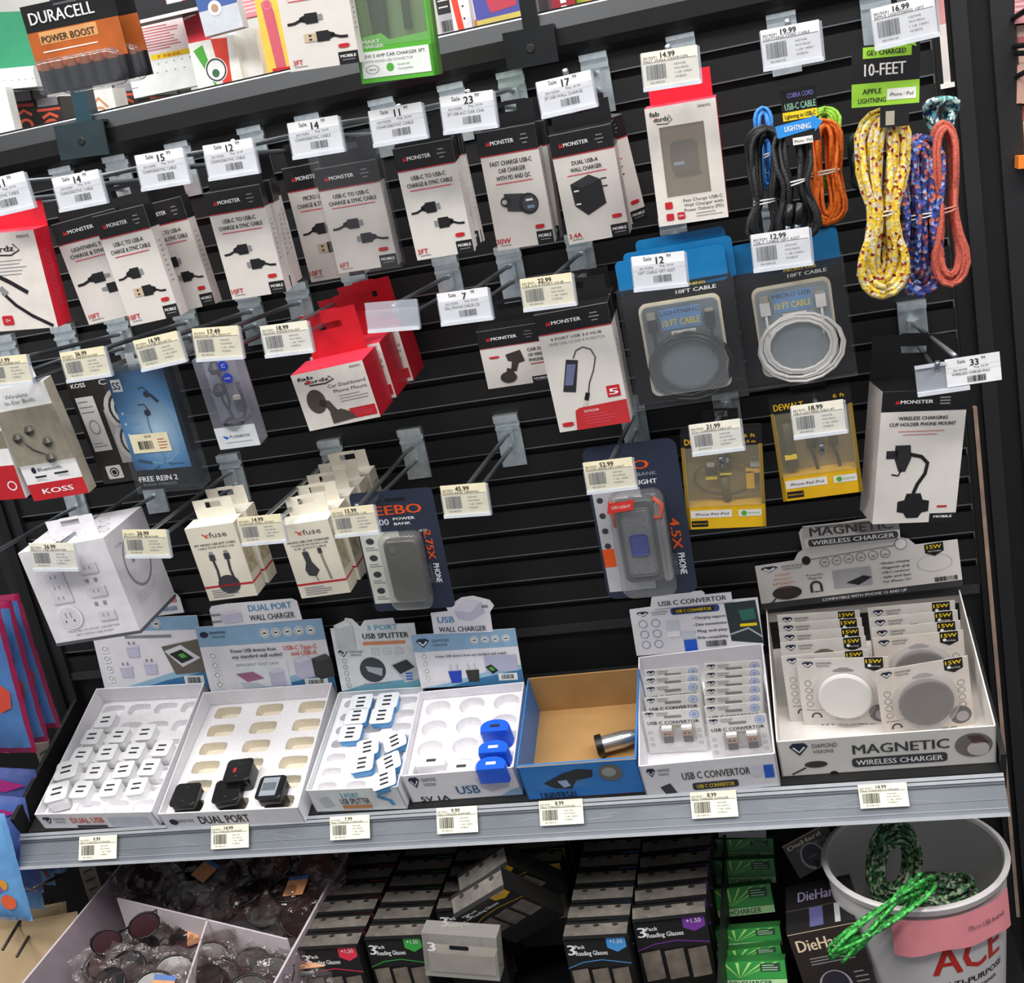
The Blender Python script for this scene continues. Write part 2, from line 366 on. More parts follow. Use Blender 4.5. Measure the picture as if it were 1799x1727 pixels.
def hooktag(px, kind, price, name, what, d=.256, tilt=0, Zr=None):
    M, W, H = frame(px, d, tilt); o = M.translation
    h = hook_at(o.x, Zr, 'chrome slat wall hook carrying '+what, M, W, H, ylen=d-.012)
    if kind:
        b = MB(); mt = {'s': PAPER, 'r': CREAM, 'i': IVORY, 'w': m('e6e6e8', .6)}[kind[0]]
        b.box(-W/2, W/2, -.0004, .0004, 0, H, mt); F = Face(b, W, H, base=.0005)
        (draw_sale if kind[0] == 's' else draw_reg)(F, price, name)
        q = b.build('price_tag', None, M); col = {'s': 'white sale', 'r': 'cream', 'i': 'ivory', 'w': 'pale grey'}[kind[0]]
        tag(q, ('%s tag marked %s for %s' % (col, price, what)).replace('for nothing,', 'on an empty hook'), 'price tag', 'price tags on the hook ends')
    return h, M, W, H
ZA, ZB, ZC = .738, .546, .345
TAGS = [
 ([(-46, 322), (40, 300), (60, 360), (-28, 380)], 's', '11.99', 'CHARGE&SYNC CABLE', 'the red adapter box at the left edge', ZA),
 ([(90, 314), (172, 296), (186, 352), (106, 367)], 's', '14.99', 'CHARGE&SYNC CABLE', 'the lightning cable box', ZA),
 ([(236, 273), (320, 259), (333, 316), (250, 331)], 's', '15.99', 'CHARGE&SYNC CABLE', 'the USB-A cable box behind two others', ZA),
 ([(356, 256), (442, 242), (453, 298), (368, 313)], 's', '12.99', 'CHARGE&SYNC CABLE', 'the ten foot USB-C to USB-C cables', ZA),
 ([(504, 216), (593, 203), (604, 260), (516, 275)], 's', '14.99', 'CHARGE&SYNC CABLE', 'the micro USB cable box', ZA),
 ([(646, 196), (740, 178), (750, 238), (658, 252)], 's', '11.99', 'CHARGE&SYNC CABLE', 'the six foot USB-C to USB-C cable', ZA),
 ([(772, 171), (866, 157), (872, 217), (781, 232)], 's', '23.99', '2P USB-A/C CAR CHA', 'the three foot USB-C cable boxes', ZA),
 ([(942, 144), (1036, 123), (1048, 180), (952, 204)], 's', '17.99', '2P USB WALL CHARGE', 'the car charger box', ZA),
 ([(1126, 94), (1225, 78), (1229, 138), (1132, 157)], 'i', '14.99', 'FAST WALL CHARGER', 'the red windowed wall charger box', ZA+.002),
 ([(1335, 57), (1438, 31), (1445, 104), (1343, 115)], 'w', '19.99', 'LIGHTNING CORD CABLE', 'the black and orange cobra cords', ZA+.002),
 ([(1530, 15), (1640, -10), (1648, 56), (1538, 84)], 'w', '16.99', 'APPLE LIGHTNING 10FT', 'the ten feet patterned cords', ZA+.002),
 ([(-28, 630), (45, 622), (57, 667), (-18, 678)], 'r', '21.99', 'WIRELESS EARBUDS', 'the wireless buds box', ZB),
 ([(106, 620), (180, 608), (196, 655), (117, 668)], 'r', '36.99', 'STEREO HEADPHONES', 'the black headphone box', ZB),
 ([(235, 598), (308, 582), (328, 630), (248, 648)], 'r', '16.99', 'EARPHONE SPORTS', 'the blue wireless earphone box', ZB),
 ([(337, 577), (419, 572), (425, 622), (347, 633)], 'r', '17.49', 'EARPHONES USB-C PRODUCT', 'the slim clear earphone box', ZB),
 ([(457, 573), (539, 563), (549, 612), (467, 625)], 'i', '18.99', 'MAGNET PHONE MOUNT', 'the red dashboard mount boxes', ZB),
 ([(642, 533), (730, 522), (733, 570), (648, 582)], None, '', '', 'nothing but an empty clear tag holder, over the red mount boxes', ZB),
 ([(767, 517), (857, 503), (863, 555), (777, 568)], 's', '7.98', 'CELL PHONE CHRGR CD', 'the small dash phone mount', ZB),
 ([(915, 492), (1004, 477), (1010, 528), (920, 545)], 'r', '22.99', 'USB 3.0 4 PORT HUB', 'the USB hub box', ZB),
 ([(1109, 452), (1202, 440), (1207, 497), (1115, 507)], 's', '12.99', '10FT CABLE 10FT ASST', 'the black lightning cable in a clear case', ZB),
 ([(1317, 413), (1422, 398), (1425, 460), (1327, 472)], 'w', '12.99', 'USB-C CABLE 10FT ASST', 'the white micro USB cable in a clear case', ZB),
 ([(53, 958), (130, 950), (133, 993), (59, 1003)], 'i', '26.99', 'MULTI TAP ADAPTER', 'the large white adapter carton', ZC),
 ([(215, 933), (293, 928), (296, 972), (223, 978)], 'r', '26.99', 'POWER BANK', 'nothing, between white carton and fuse box', ZC),
 ([(417, 912), (494, 900), (500, 945), (426, 957)], 'r', '14.99', 'CHARGER WALL MICRO', 'the micro USB coiled cord boxes', ZC),
 ([(580, 895), (655, 886), (665, 932), (590, 940)], 'r', '15.99', 'POWER CHARGER CAR', 'the micro USB car charger boxes', ZC),
 ([(773, 853), (853, 849), (860, 898), (782, 906)], 'r', '45.99', 'POWER BANK 10000MAH', 'nothing, in the empty middle of the wall', ZC),
 ([(1025, 814), (1110, 802), (1117, 852), (1032, 864)], 'r', '52.99', 'POWER BANK LED LIGHT', 'the rugged power bank with a light', ZC),
 ([(1210, 747), (1300, 735), (1305, 784), (1218, 797)], 'i', '21.99', '3-IN-1 CHARGING CABLE 6FT', 'the yellow six foot charging cable', ZC),
 ([(1390, 714), (1480, 701), (1487, 754), (1395, 767)], 'i', '18.99', 'USB-A LIGHTNING CABLE 4FT', 'the yellow lightning cable beside the big phone mount', ZC),
]
HK = []
for px, kind, price, nm, what, zr in TAGS:
    h, M, W, H = hooktag(px, kind, price, nm, what, Zr=zr); HK.append((h, M))
    if not kind: h['label'] = 'chrome slat wall hook with an empty clear tag holder, over the red mount boxes'
    elif what.startswith('nothing'): h['label'] = 'empty chrome slat wall hook '+what[9:]
# hooks whose tags are outside the picture or hidden
for (u, v), zr, lab in (((117, 300), ZA, 'chrome hook plate above the top left boxes, behind the first sale tag'), ((120, 580), ZB, 'chrome hook under the red and white box at the left edge'),
                        ((17, 600), ZB, 'chrome hook plate at the far left of the middle row'), ((143, 890), ZC, 'chrome hook under the wireless buds box, above the white carton')):
    p = uy(u, v, 0); hook_at(p.x, zr, lab, ylen=.235)
# holder with the price card sliding out, right of the big mount box
M, W, H = frame([(1606, 641), (1756, 617), (1760, 669), (1612, 690)], .20)
p = uy(1600, 545, 0)
h = thing('display_hook', 'chrome slat wall hook of the large phone mount box, its clear holder half empty', 'display hook', T3((p.x, -.006, uy(1600, 540, 0).z)), 'chrome display hooks in the slat wall')
b = MB(); b.box(-.0155, .0155, -.0045, -.0005, -.058, .0, CHR); b.box(-.0155, .0155, -.010, 0, 0, .009, CHR); b.box(-.006, .006, -.010, -.003, -.036, -.012, CHR); b.build('back_plate', h)
t = M.translation-h.matrix_world.translation
b = MB(); b.tube([(0, -.005, -.016), (.002, -.06, -.014), (t.x, t.y+.01, t.z+H)], .0026, WIRE, 8); b.build('tag_arm', h)
b = MB(); b.tube([(0, -.005, -.036), (0, -.19, -.032), (0, -.20, -.02)], .0028, WIRE, 8); b.build('prong', h)
b = MB(); b.M = h.matrix_world.inverted() @ M
b.box(-W/2, -W*.12, .0008, .0025, 0, H*.9, HOLD); b.box(-W/2, W*.12, -.002, .003, -.004, 0, m('dfe4ec', .25, 0, .85)); b.box(-W/2, -W*.12, -.001, .003, H*.82, H*.92, m('dfe4ec', .25, 0, .7)); b.build('tag_holder', h)
b = MB(); b.box(-W*.14, W/2, -.0004, .0004, .001, H, PAPER); draw_sale(Face(b, W*.64, H*.98, T3((W*.18, 0, 0)), base=.0006), '33.99', 'WIRELESS CHRGR PHO')
tag(b.build('price_tag', None, M), 'white sale price tag marked 33.99 sticking out to the right of its clear holder', 'price tag', 'price tags on the hook ends')
# ------------------------------------------------------------------ boxed goods
def side_M(w2, d): return Matrix(((0, -1, 0, w2), (1, 0, 0, d/2), (0, 0, 1, 0), (0, 0, 0, 1)))   # right hand side of a carton
def top_M(h, d): return Matrix(((1, 0, 0, 0), (0, 0, 1, 0), (0, -1, 0, h), (0, 0, 0, 1)))            # top, v runs back
def hangtab(parent, w_, h_, y_, th, mt, hole=True, ww=None, name='hang_tab'):
    b = MB(); ww = ww or w_
    a = rrect(-ww/2, -.002, ww/2, th, min(.006, th*.3)); zc = th*.62; hw = min(.014, ww*.2)
    hl = [(-hw, zc-.0022), (hw, zc-.0022), (hw, zc+.0022), (.003, zc+.0028), (0, zc+.0055), (-.003, zc+.0028), (-hw, zc+.0022)]
    # card around a euro hole: two halves left and right plus strips above and below
    b.M = T3((0, y_, h_))
    b.box(-ww/2, -hw, -.0003, .0003, -.002, th*.97, mt); b.box(hw, ww/2, -.0003, .0003, -.002, th*.97, mt)
    b.box(-hw, hw, -.0003, .0003, -.002, zc-.0022, mt); b.box(-hw, hw, -.0003, .0003, zc+.005, th, mt)
    return b.build(name, parent)
def plug(F, x, y, d, kind='c', s=1., l=2, ck=None):
    """printed picture of a cable end; d = +1 pointing right, -1 left"""
    ck = ck or K; f = lambda a, b: (x+d*a*s, y+b*s*.62)
    F.line([f(-.34, .05), f(-.24, .045), f(-.17, .02), f(-.1, 0)], .035*s, ck, l)
    F.poly([f(-.16, -.025), f(-.08, -.055), f(-.08, -.075), f(.10, -.075), f(.10, .075), f(-.08, .075), f(-.08, .055), f(-.16, .025)], ck, l)
    if kind == 'c': F.poly([f(.10, -.042), f(.17, -.042), f(.17, .042), f(.10, .042)], GRY, l)
    elif kind == 'a':
        F.poly([f(.10, -.062), f(.28, -.062), f(.28, .062), f(.10, .062)], m('c8b49a', .4), l)
        for q in (-.028, .028): F.poly([f(.17, q-.012), f(.21, q-.012), f(.21, q+.012), f(.17, q+.012)], K, l+1)
    else: F.poly([f(.10, -.035), f(.19, -.025), f(.19, .025), f(.10, .035)], GRY, l)
def monster_head(F, band):
    F.rect(0, 0, 1, band, BLK); F.rect(0, band, 1, band+.008, RED, 2)
    F.rect(0, 0, 1, .005, GRY, 2); F.poly([(.13, band*.62), (.145, band*.42), (.165, band*.55), (.185, band*.42), (.2, band*.62)], RED, 2)  # grey line along the top edge paints its gloss and wear
    F.text('MONSTER', .21, band*.52, band*.17, WHT, wd=.40, al='l', l=2, bold=True)
    for i, (a, b_) in enumerate(((.02, .35), (.0, .52), (.03, .69))): F.rect(.72+a, band*b_-.003, .86-a, band*b_+.006, GRY, 2)
def ribbon(F, x, y, s=1.):
    F.poly([(x-.09*s, y-.012*s), (x+.09*s, y-.012*s), (x+.07*s, y), (x+.09*s, y+.012*s), (x-.09*s, y+.012*s), (x-.07*s, y)], RED, 2); F.rect(x-.06*s, y-.018*s, x+.06*s, y+.018*s, RED, 3)
def carton(root, W, H, D, front, side, top, name='carton'):
    b = MB(); b.box(-W/2, W/2, 0, D, 0, H, side, top=top, front=front, side=side); return b
BAND = .20
def monster(px, d, D, titles, sub, foot, pics, label, tilt=6, yaw=0, band=BAND, group=None, tab=.024, bag=False, extras=0, step=None, exlabel=None):
    M, W, H = frame(px, d, tilt, yaw)
    r = thing('boxed_accessory', label, 'boxed accessory', M, group)
    b = carton(r, W, H, D, OFF, m('d5cfcc', .5), BLK)
    F = Face(b, W, H); monster_head(F, band)
    y = band+.075
    for t in titles: F.text(t, .5, y, .036, K, wd=min(.78, .042*len(t)), bold=True, l=2); y += .062
    if sub: F.rect(.5-min(.36, .02*len(sub)), y-.02, .5+min(.36, .02*len(sub)), y-.012, PK, 2)
    for q in pics: q(F)
    if foot: F.text(foot, .13, .925, .045, RED, al='c', l=2, bold=True); F.rect(.07, .96, .26, .966, GRY, 2)
    F.rect(.72, .885, 1, 1, BLK, 2); F.text('MOBILE', .86, .925, .026, WHT, wd=.22, l=3, bold=True); F.rect(.77, .955, .95, .962, GRY, 3)
    G = Face(b, D, H, side_M(W/2, D)); G.rect(0, 0, 1, band, BLK)
    for i in range(9): G.rect(.3, .32+i*.045, .3+.2+.05*(i % 3), .328+i*.045, GRY, 2)
    L = Face(b, D, H, Matrix(((0, 1, 0, -W/2), (-1, 0, 0, D/2), (0, 0, 1, 0), (0, 0, 0, 1)))); L.rect(0, 0, 1, band, BLK)
    b.build('carton', r)
    if tab: hangtab(r, W, H, D-.0005, tab, BLK, ww=W*.96)
    if bag:
        b = MB(); b.box(-W/2-.003, W/2+.003, -.001, D+.001, -.003, H+.03, clear('dfe6ee', .04, .05, .4, 90)); b.build('plastic_bag', r)
    R3 = random.Random(int(px[0][0]*7))
    for i in range(extras):
        sh = M @ T3((R3.uniform(-.003, .003), (i+1)*(step or D+.002), R3.uniform(-.003, .002)+.002)) @ Matrix.Rotation(R3.uniform(-.05, .05), 4, 'Y') @ Matrix.Rotation(R3.uniform(-.04, .02), 4, 'X')
        copy_tree(r, sh, exlabel[i] if exlabel else label, group)
    return r, M, W, H
def P_cc(F): plug(F, .42, .55, 1, 'c'); plug(F, .60, .70, -1, 'c')
def P_ca(F): plug(F, .42, .55, 1, 'c'); plug(F, .56, .72, -1, 'a')
def P_lt(F): plug(F, .40, .58, 1, 'l'); plug(F, .58, .70, -1, 'l')
def P_r(F): ribbon(F, .82, .83)
ORD = ['second', 'third', 'fourth', 'fifth', 'sixth', 'seventh', 'eighth', 'ninth', 'tenth']
monster([(-8+62, 398), (50+110, 380), (82+170, 552), (56+56, 574)][0:0] or [(81, 392), (200, 372), (270, 545), (162, 568)], .20, .018, ['LIGHTNING TO USB', 'CHARGE & SYNC CABLE'], 'x'*17, '10FT', [P_lt], 'black and white boxed lightning cable, ten foot, leftmost of the cable boxes', tilt=4)
monster([(155, 380), (245, 364), (325, 557), (235, 567)], .215, .020, ['USB-C TO USB-A', 'CHARGE & SYNC CABLE'], 'x'*17, '10FT', [P_ca, P_r], 'boxed USB-C to USB-A cable overlapping the lightning cable box', tilt=4)
monster([(230, 362), (313, 350), (384, 533), (302, 550)], .165, .018, ['USB-C TO USB-A', 'CHARGE & SYNC CABLE'], 'x'*17, '6FT', [P_cc, P_r], 'boxed USB-A cable half hidden behind the USB-C to USB-A box', tilt=4)
monster([(352, 341), (457, 323), (502, 514), (413, 525)], .20, .016, ['USB-C TO USB-C', 'CHARGE & SYNC CABLE'], 'x'*18, '10FT', [P_cc, P_r], 'foremost ten foot USB-C to USB-C cable box in its row', extras=2, exlabel=['ten foot USB-C cable box just behind the foremost one', 'rearmost ten foot USB-C cable box of its hook'], group='ten foot USB-C cable boxes')
monster([(497, 295), (592, 280), (640, 477), (545, 500)], .12, .018, ['MICRO USB TO', 'CHARGE & SYNC CABLE'], 'x'*18, '10FT', [P_ca], 'boxed micro USB cable half covered by the six foot USB-C box')
monster([(549, 297), (663, 280), (695, 463), (598, 483)], .155, .018, ['USB-C TO USB-C', 'CHARGE & SYNC CABLE'], 'x'*18, '6FT', [P_cc, P_r], 'six foot USB-C to USB-C cable box in a glossy clear bag', bag=True)
monster([(688, 263), (797, 241), (828, 441), (735, 459)], .20, .0085, ['USB-C TO USB-C', 'CHARGE & SYNC CABLE'], 'x'*18, '3FT', [P_cc, P_r], 'foremost thin three foot USB-C cable box', extras=4, exlabel=['%s thin three foot USB-C cable box from the front of its hook' % o for o in ORD[:4]], group='thin three foot USB-C cable boxes')
def P_car(F):
    F.circ(.30, .60, .10, DG, 2, .9); F.poly([(.28, .53), (.62, .55), (.66, .71), (.3, .68)], DG, 2); F.circ(.68, .64, .17, m('2b2b2d'), 3, 1.05); F.circ(.70, .64, .13, m('47484c'), 4, 1.05)
    F.rect(.64, .60, .76, .618, W_, 5); F.rect(.65, .655, .77, .68, m('7d93b5'), 5); F.circ(.27, .60, .045, m('b8b8b2'), 3, .9); ribbon(F, .80, .845)
monster([(828, 234), (940, 217), (973, 427), (882, 438)], .15, .022, ['FAST CHARGE USB-C', 'CAR CHARGER', 'WITH PD AND QC'], 'x'*16, '30W', [P_car], 'boxed fast charge car charger with a picture of a round plug', extras=1, exlabel=['second car charger box, hidden behind the first'], group='car charger boxes')
def P_wall(F):
    F.poly([(.2, .46), (.52, .40), (.7, .46), (.72, .68), (.4, .76), (.22, .66)], m('242426'), 2); F.poly([(.2, .46), (.52, .40), (.7, .46), (.38, .51)], m('343437'), 3)
    for yy in (.45, .52): F.rect(.70, yy, .79, yy+.012, DG, 2)
    for yy in (.52, .64): F.rect(.24, yy, .32, yy+.014, W_, 3)
    ribbon(F, .85, .81)
r, M, W, H = monster([(957, 238), (1066, 221), (1113, 414), (1005, 425)], .15, .032, ['DUAL USB-A', 'WALL CHARGER'], 'x'*16, '3.4A', [P_wall], 'boxed dual USB-A wall charger with a picture of a black cube')
copy_tree(r, M @ T3((.020, .040, .0)) @ Matrix.Rotation(.55, 4, 'Z') @ Matrix.Rotation(-.08, 4, 'Y'), 'second dual wall charger box turned sideways behind the first')
# fab red cartons
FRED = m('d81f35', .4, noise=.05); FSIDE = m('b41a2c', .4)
def fablogo(F, x, y, s, l=2):
    F.text('fab', x, y-.025*s, .045*s, K, wd=.16*s, al='l', l=l, bold=True); F.text('cordz', x+.06*s, y+.03*s, .045*s, K, wd=.25*s, al='l', l=l, bold=True)
    F.line([(x+.31*s, y+.0*s), (x+.36*s, y+.05*s), (x+.27*s, y+.085*s), (x+.1*s, y+.075*s)], .012*s, K, l)
    F.circ(x+.1*s, y+.03*s, .02*s, RED, l+1)
M, W, H = frame([(-75, 418), (60, 402), (98, 568), (-38, 592)], .22, 4)
r = thing('boxed_accessory', 'red and white boxed headphone adapter cut off by the left edge', 'boxed accessory', M); D = .03
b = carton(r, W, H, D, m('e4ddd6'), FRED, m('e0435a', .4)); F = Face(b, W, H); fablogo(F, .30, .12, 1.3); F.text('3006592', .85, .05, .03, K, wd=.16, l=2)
F.lines(.25, .28, .95, 5, .035, GRY, seed=4); F.line([(.1, .36), (.4, .42), (.55, .50), (.74, .62)], .05, K, 2); F.line([(.42, .60), (.55, .74), (.72, .86), (.95, .98)], .04, K, 2); F.poly([(.38, .56), (.44, .53), (.5, .6), (.44, .64)], GRY, 3)
F.rect(.33, .84, .47, .94, RED, 2, .02); F.text('O+', .40, .89, .03, WHT, l=3); G = Face(b, D, H, side_M(W/2, D)); G.text('LIGHTNING HEADPHONE ADAPTER', .5, .5, .1, PK, wd=.6, rot=90, l=2)
b.build('carton', r); hangtab(r, W, H, D, .03, FRED)
M, W, H = frame([(1129, 191), (1255, 173), (1282, 382), (1161, 397)], .20, 4)
r = thing('boxed_accessory', 'tall red and white carton with a window showing a black USB wall charger', 'boxed accessory', M); D = .034
b = MB(); wx0, wx1, wy0, wy1 = .17, .80, .17, .76; CW = m('e6e0d8')
F = Face(b, W, H)
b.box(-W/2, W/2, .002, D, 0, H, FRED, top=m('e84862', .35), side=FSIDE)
for a in ((0, 0, 1, wy0), (0, wy1, 1, 1), (0, wy0, wx0, wy1), (wx1, wy0, 1, wy1)): F.rect(*a, CW, 0)
F.poly([(wx0, wy0), (wx1, wy0), (wx1, wy1), (wx0, wy1)], m('7a6c5c', .6), -7)
fablogo(F, .06, .075, .85); F.text('3006932', .83, .045, .022, K, wd=.18, l=2)
for i, t in enumerate(('Fast Charge USB-C', 'Wall Charger with', 'Power Delivery (PD)')): F.text(t, .95, .805+i*.042, .026, K, wd=.56, al='r', l=2)
F.lines(.55, .925, .95, 2, .025, GRY); F.rect(.12, .80, .23, .86, RED, 2, .02); F.rect(.12, .90, .23, .96, RED, 2, .02); F.rect(.28, .90, .39, .96, RED, 2, .02); F.text('18W', .335, .93, .02, WHT, wd=.08, l=3)
tp = Face(b, W, D, top_M(H, D)); tp.text('fab', .22, .35, .2, DRED, wd=.1, l=1); tp.text('cordz', .32, .6, .25, DRED, wd=.2, l=1); tp.ring(.45, .6, .18, .01, DRED, 1, .3)
b.build('carton', r)
b = MB(); b.M = T3((-.001, 0, 0)); b.prism(rrect(-W*.20, H*.42, W*.19, H*.70, .006), .0004, .0018, m('232226', .35)); b.prism(rrect(-W*.17, H*.40, W*.20, H*.44, .004), .0004, .0018, m('2c2b30', .35)); b.box(-W*.17, -W*.02, .0002, .0004, H*.50, H*.525, m('8ea4c4')); b.build('wall_charger', r)
b = MB(); b.box((wx0-.5)*W, (wx1-.5)*W, -.0004, -.0001, (1-wy1)*H, (1-wy0)*H, clear('cfc6b8', .16, .08)); b.build('window_film', r)
hangtab(r, W, H, D, .028, FRED, ww=W*.9)
# earphone boxes of the middle row
M, W, H = frame([(-12, 694), (80, 660), (148, 865), (53, 883)], .20, 8)
r = thing('boxed_earbuds', 'white and red box of wireless in ear buds with a clear window', 'boxed earbuds', M); D = .018
b = MB(); b.box(-W/2, W/2, .001, D, 0, H, m('cfc8bf'), side=m('b5ab9c', .3), top=WHT); F = Face(b, W, H)
F.rect(0, 0, 1, .19, WHT, 0); F.rect(0, .68, 1, 1, WHT, 0); F.rect(0, .19, 1, .68, m('8b8370', .4, noise=.3, scale=60), -1); F.rect(0, .85, 1, 1, RED, 1)
F.text('Wireless', .45, .08, .035, GRY, wd=.4, l=2); F.text('In-Ear Buds', .48, .13, .035, GRY, wd=.52, l=2); F.text('Bluetooth', .5, .73, .03, NAVY, wd=.42, l=2); F.circ(.22, .73, .04, NAVY, 2, 1.3)
F.rect(.2, .785, .4, .80, K, 2); F.rect(.55, .775, .8, .79, K, 2, .01); F.lines(.2, .815, .42, 2, .012, GRY); F.lines(.6, .80, .82, 2, .012, GRY); F.text('KOSS', .5, .925, .045, WHT, wd=.55, l=2, bold=True)
b.build('carton', r)
b = MB()
for q in ((-.3, .57), (-.05, .62), (.18, .5), (.12, .36)): b.M = T3((q[0]*W, -.0005, q[1]*H)); b.lathe([(0, -.006), (.005, -.005), (.007, 0), (.004, .005), (0, .006)], m('3c3a30', .3), 10)
b.M = Matrix(); b.tube([(-.3*W, -.001, .57*H), (-.1*W, -.003, .45*H), (.05*W, -.002, .40*H), (.12*W, -.001, .36*H)], .0012, K); b.build('earbuds', r)
b = MB(); b.box(-W/2-.0003, W/2+.0008, -.003, D, .32*H, .81*H, clear('dcd8c8', .22, .1, .3, 50)); b.build('window_film', r)
hangtab(r, W, H, D, .016, WHT, ww=W*.5)
M, W, H = frame([(-100, 742), (0, 720), (32, 868), (-60, 890)], .20, 8)
r = thing('boxed_earbuds', 'second white and red earbud box showing only its corner at the left edge', 'boxed earbuds', M)
b = carton(r, W, H, .03, WHT, WHT, WHT); F = Face(b, W, H); F.rect(0, .6, 1, 1, RED); F.rect(0, .2, 1, .4, m('8b8370')); F.ring(.85, .84, .08, .02, WHT, 2); b.build('carton', r)
M, W, H = frame([(115, 672), (228, 652), (290, 835), (182, 852)], .165, 8)
r = thing('boxed_headphones', 'black box with silver headphones printed on it, behind the blue earphone box', 'boxed headphones', M); D = .022
b = carton(r, W, H, D, m('25221f'), m('201d1b'), m('302c2a')); F = Face(b, W, H)
F.text('KOSS', .18, .05, .04, WHT, wd=.22, l=2, bold=True); F.text('CS', .6, .05, .05, WHT, wd=.2, l=2); F.rect(.06, .16, .34, .68, m('d8d4d0'), 2); F.lines(.08, .2, .3, 3, .05, GRY, .2, 3); F.ring(.2, .45, .08, .015, GRY, 3, 1.4); F.lines(.08, .6, .3, 2, .03, GRY, .3, 3)
F.rect(.42, .30, 1, .82, m('a9a6a4'), 2)
for yy in (.32, .62): F.circ(.78, yy, .34, m('c9c5c2'), 3); F.circ(.80, yy, .29, K, 4); F.circ(.84, yy, .22, m('2c2b2d'), 5); F.ring(.80, yy, .25, .05, m('e2e0de'), 6)
F.rect(.12, .83, .36, .96, m('d6d2ce'), 2, .02); F.circ(.24, .895, .07, K, 3); F.ring(.24, .895, .05, .01, WHT, 4)
b.build('carton', r); hangtab(r, W, H, D, .016, m('25221f'), ww=W*.6)
M, W, H = frame([(186, 657), (287, 643), (345, 853), (248, 862)], .21, 8)
r = thing('boxed_earphones', 'blue box of sport wireless earphones wearing a cream price sticker', 'boxed earphones', M); D = .022
def grad(c1, c2, c3):
    M_ = bpy.data.materials.new('printed_blue_glow'); M_.use_nodes = True; nt = M_.node_tree; p = nt.nodes['Principled BSDF']; tc = nt.nodes.new('ShaderNodeTexCoord'); mp = nt.nodes.new('ShaderNodeMapping')
    g = nt.nodes.new('ShaderNodeTexGradient'); g.gradient_type = 'SPHERICAL'; rp = nt.nodes.new('ShaderNodeValToRGB'); nt.links.new(tc.outputs['Object'], mp.inputs[0]); nt.links.new(mp.outputs[0], g.inputs[0]); nt.links.new(g.outputs['Fac'], rp.inputs[0]); nt.links.new(rp.outputs[0], p.inputs['Base Color'])
    mp.vector_type = 'TEXTURE'; mp.inputs['Location'].default_value = (.006, 0, .075); mp.inputs['Scale'].default_value = (.062, .1, .075)
    e = rp.color_ramp.elements; e[0].color = rgb(c1)+(1,); e[1].color = rgb(c3)+(1,); n = e.new(.4); n.color = rgb(c2)+(1,); p.inputs['Roughness'].default_value = .35; return M_
b = carton(r, W, H, D, m('20324a', .35), m('16202e', .3), m('1a2838', .3)); F = Face(b, W, H); F.rect(0, .0, 1, .83, grad('1c3658', '4f86b8', 'b9d6ea'), 1); F.rect(0, .83, 1, 1, m('0e1319'), 1)
F.rect(.05, .06, .22, .16, m('dfe6ea'), 2); F.text('SS', .13, .11, .06, K, wd=.13, l=3, bold=True)
EC = m('1c2f45')
F.line([(.48, .15), (.56, .14), (.63, .18)], .02, EC, 2); F.circ(.60, .20, .055, EC, 3); F.line([(.62, .2), (.72, .24), (.80, .30), (.92, .45), (.93, .60), (.85, .70), (.68, .76), (.5, .78), (.25, .76)], .022, m('7fa6c2'), 2); F.line([(.65, .2), (.76, .27)], .05, EC, 3)
F.line([(.40, .28), (.50, .28), (.55, .33)], .02, EC, 2); F.circ(.52, .35, .055, EC, 3); F.line([(.5, .36), (.48, .45), (.5, .62), (.58, .72), (.56, .78)], .025, m('5d88a8'), 2); F.line([(.1, .74), (.34, .77)], .05, m('2a4866'), 3); F.line([(.1, .82), (.3, .84), (.46, .8)], .012, EC, 3)
for i in range(3): F.circ(.09, .34+i*.09, .025, m('a9c4dc'), 2); F.lines(.15, .33+i*.09, .35, 2, .018, m('a9c4dc'))
F.rect(.08, .52, .75, .68, CREAM, 4); F.text('39.99', .4, .545, .022, K, wd=.12, l=5); F.bars(.2, .58, .46, .65, l=5); F.lines(.55, .57, .72, 4, .025, m('c46a3a'), .3, 5)
F.text('Bluetooth', .76, .79, .018, K, wd=.26, l=2); F.text('FREE REIN 2', .36, .905, .045, WHT, wd=.68, l=2, bold=True); F.text('IN-EAR WIRELESS', .36, .955, .022, GRY, wd=.6, l=2)
b.build('carton', r); b = MB(); b.box(-W/2-.006, W/2+.006, -.0008, D+.001, -.004, H+.004, clear('dfe8f0', .03, .05)); b.build('clear_sleeve', r); hangtab(r, W, H, D, .014, m('c8ccd0', .3, 0, .5), ww=W*.5)
M, W, H = frame([(338, 632), (413, 624), (453, 778), (387, 794)], .20, 8)
r = thing('boxed_earphones', 'slim clear box of black wired earphones with two round blue stickers', 'boxed earphones', M); D = .024
b = MB(); b.box(-W/2, W/2, D-.002, D, 0, H, m('8d8c98')); b.box(-W/2, W/2, -.0004, .0, 0, .24*H, m('e4e8ec')); F = Face(b, W, H, base=.0005)
F.text('FUSEBOX', .58, .87, .03, NAVY, wd=.5, l=1); F.poly([(.16, .85), (.3, .87), (.26, .895), (.2, .88)], BLU, 1); F.rect(.2, .93, .85, .935, GRY, 1); F.text('WIRED EARBUDS TYPE C', .5, .03, .02, DG, wd=.7, l=1)
b.build('insert_card', r)
b = MB(); b.M = T3((.0, .006, 0))
for q in ((-.12, .86), (-.18, .62)): b.M = T3((q[0]*W, .010, q[1]*H)); b.lathe([(0, -.008), (.006, -.006), (.008, 0), (.004, .007), (0, .008)], BLKM, 12)
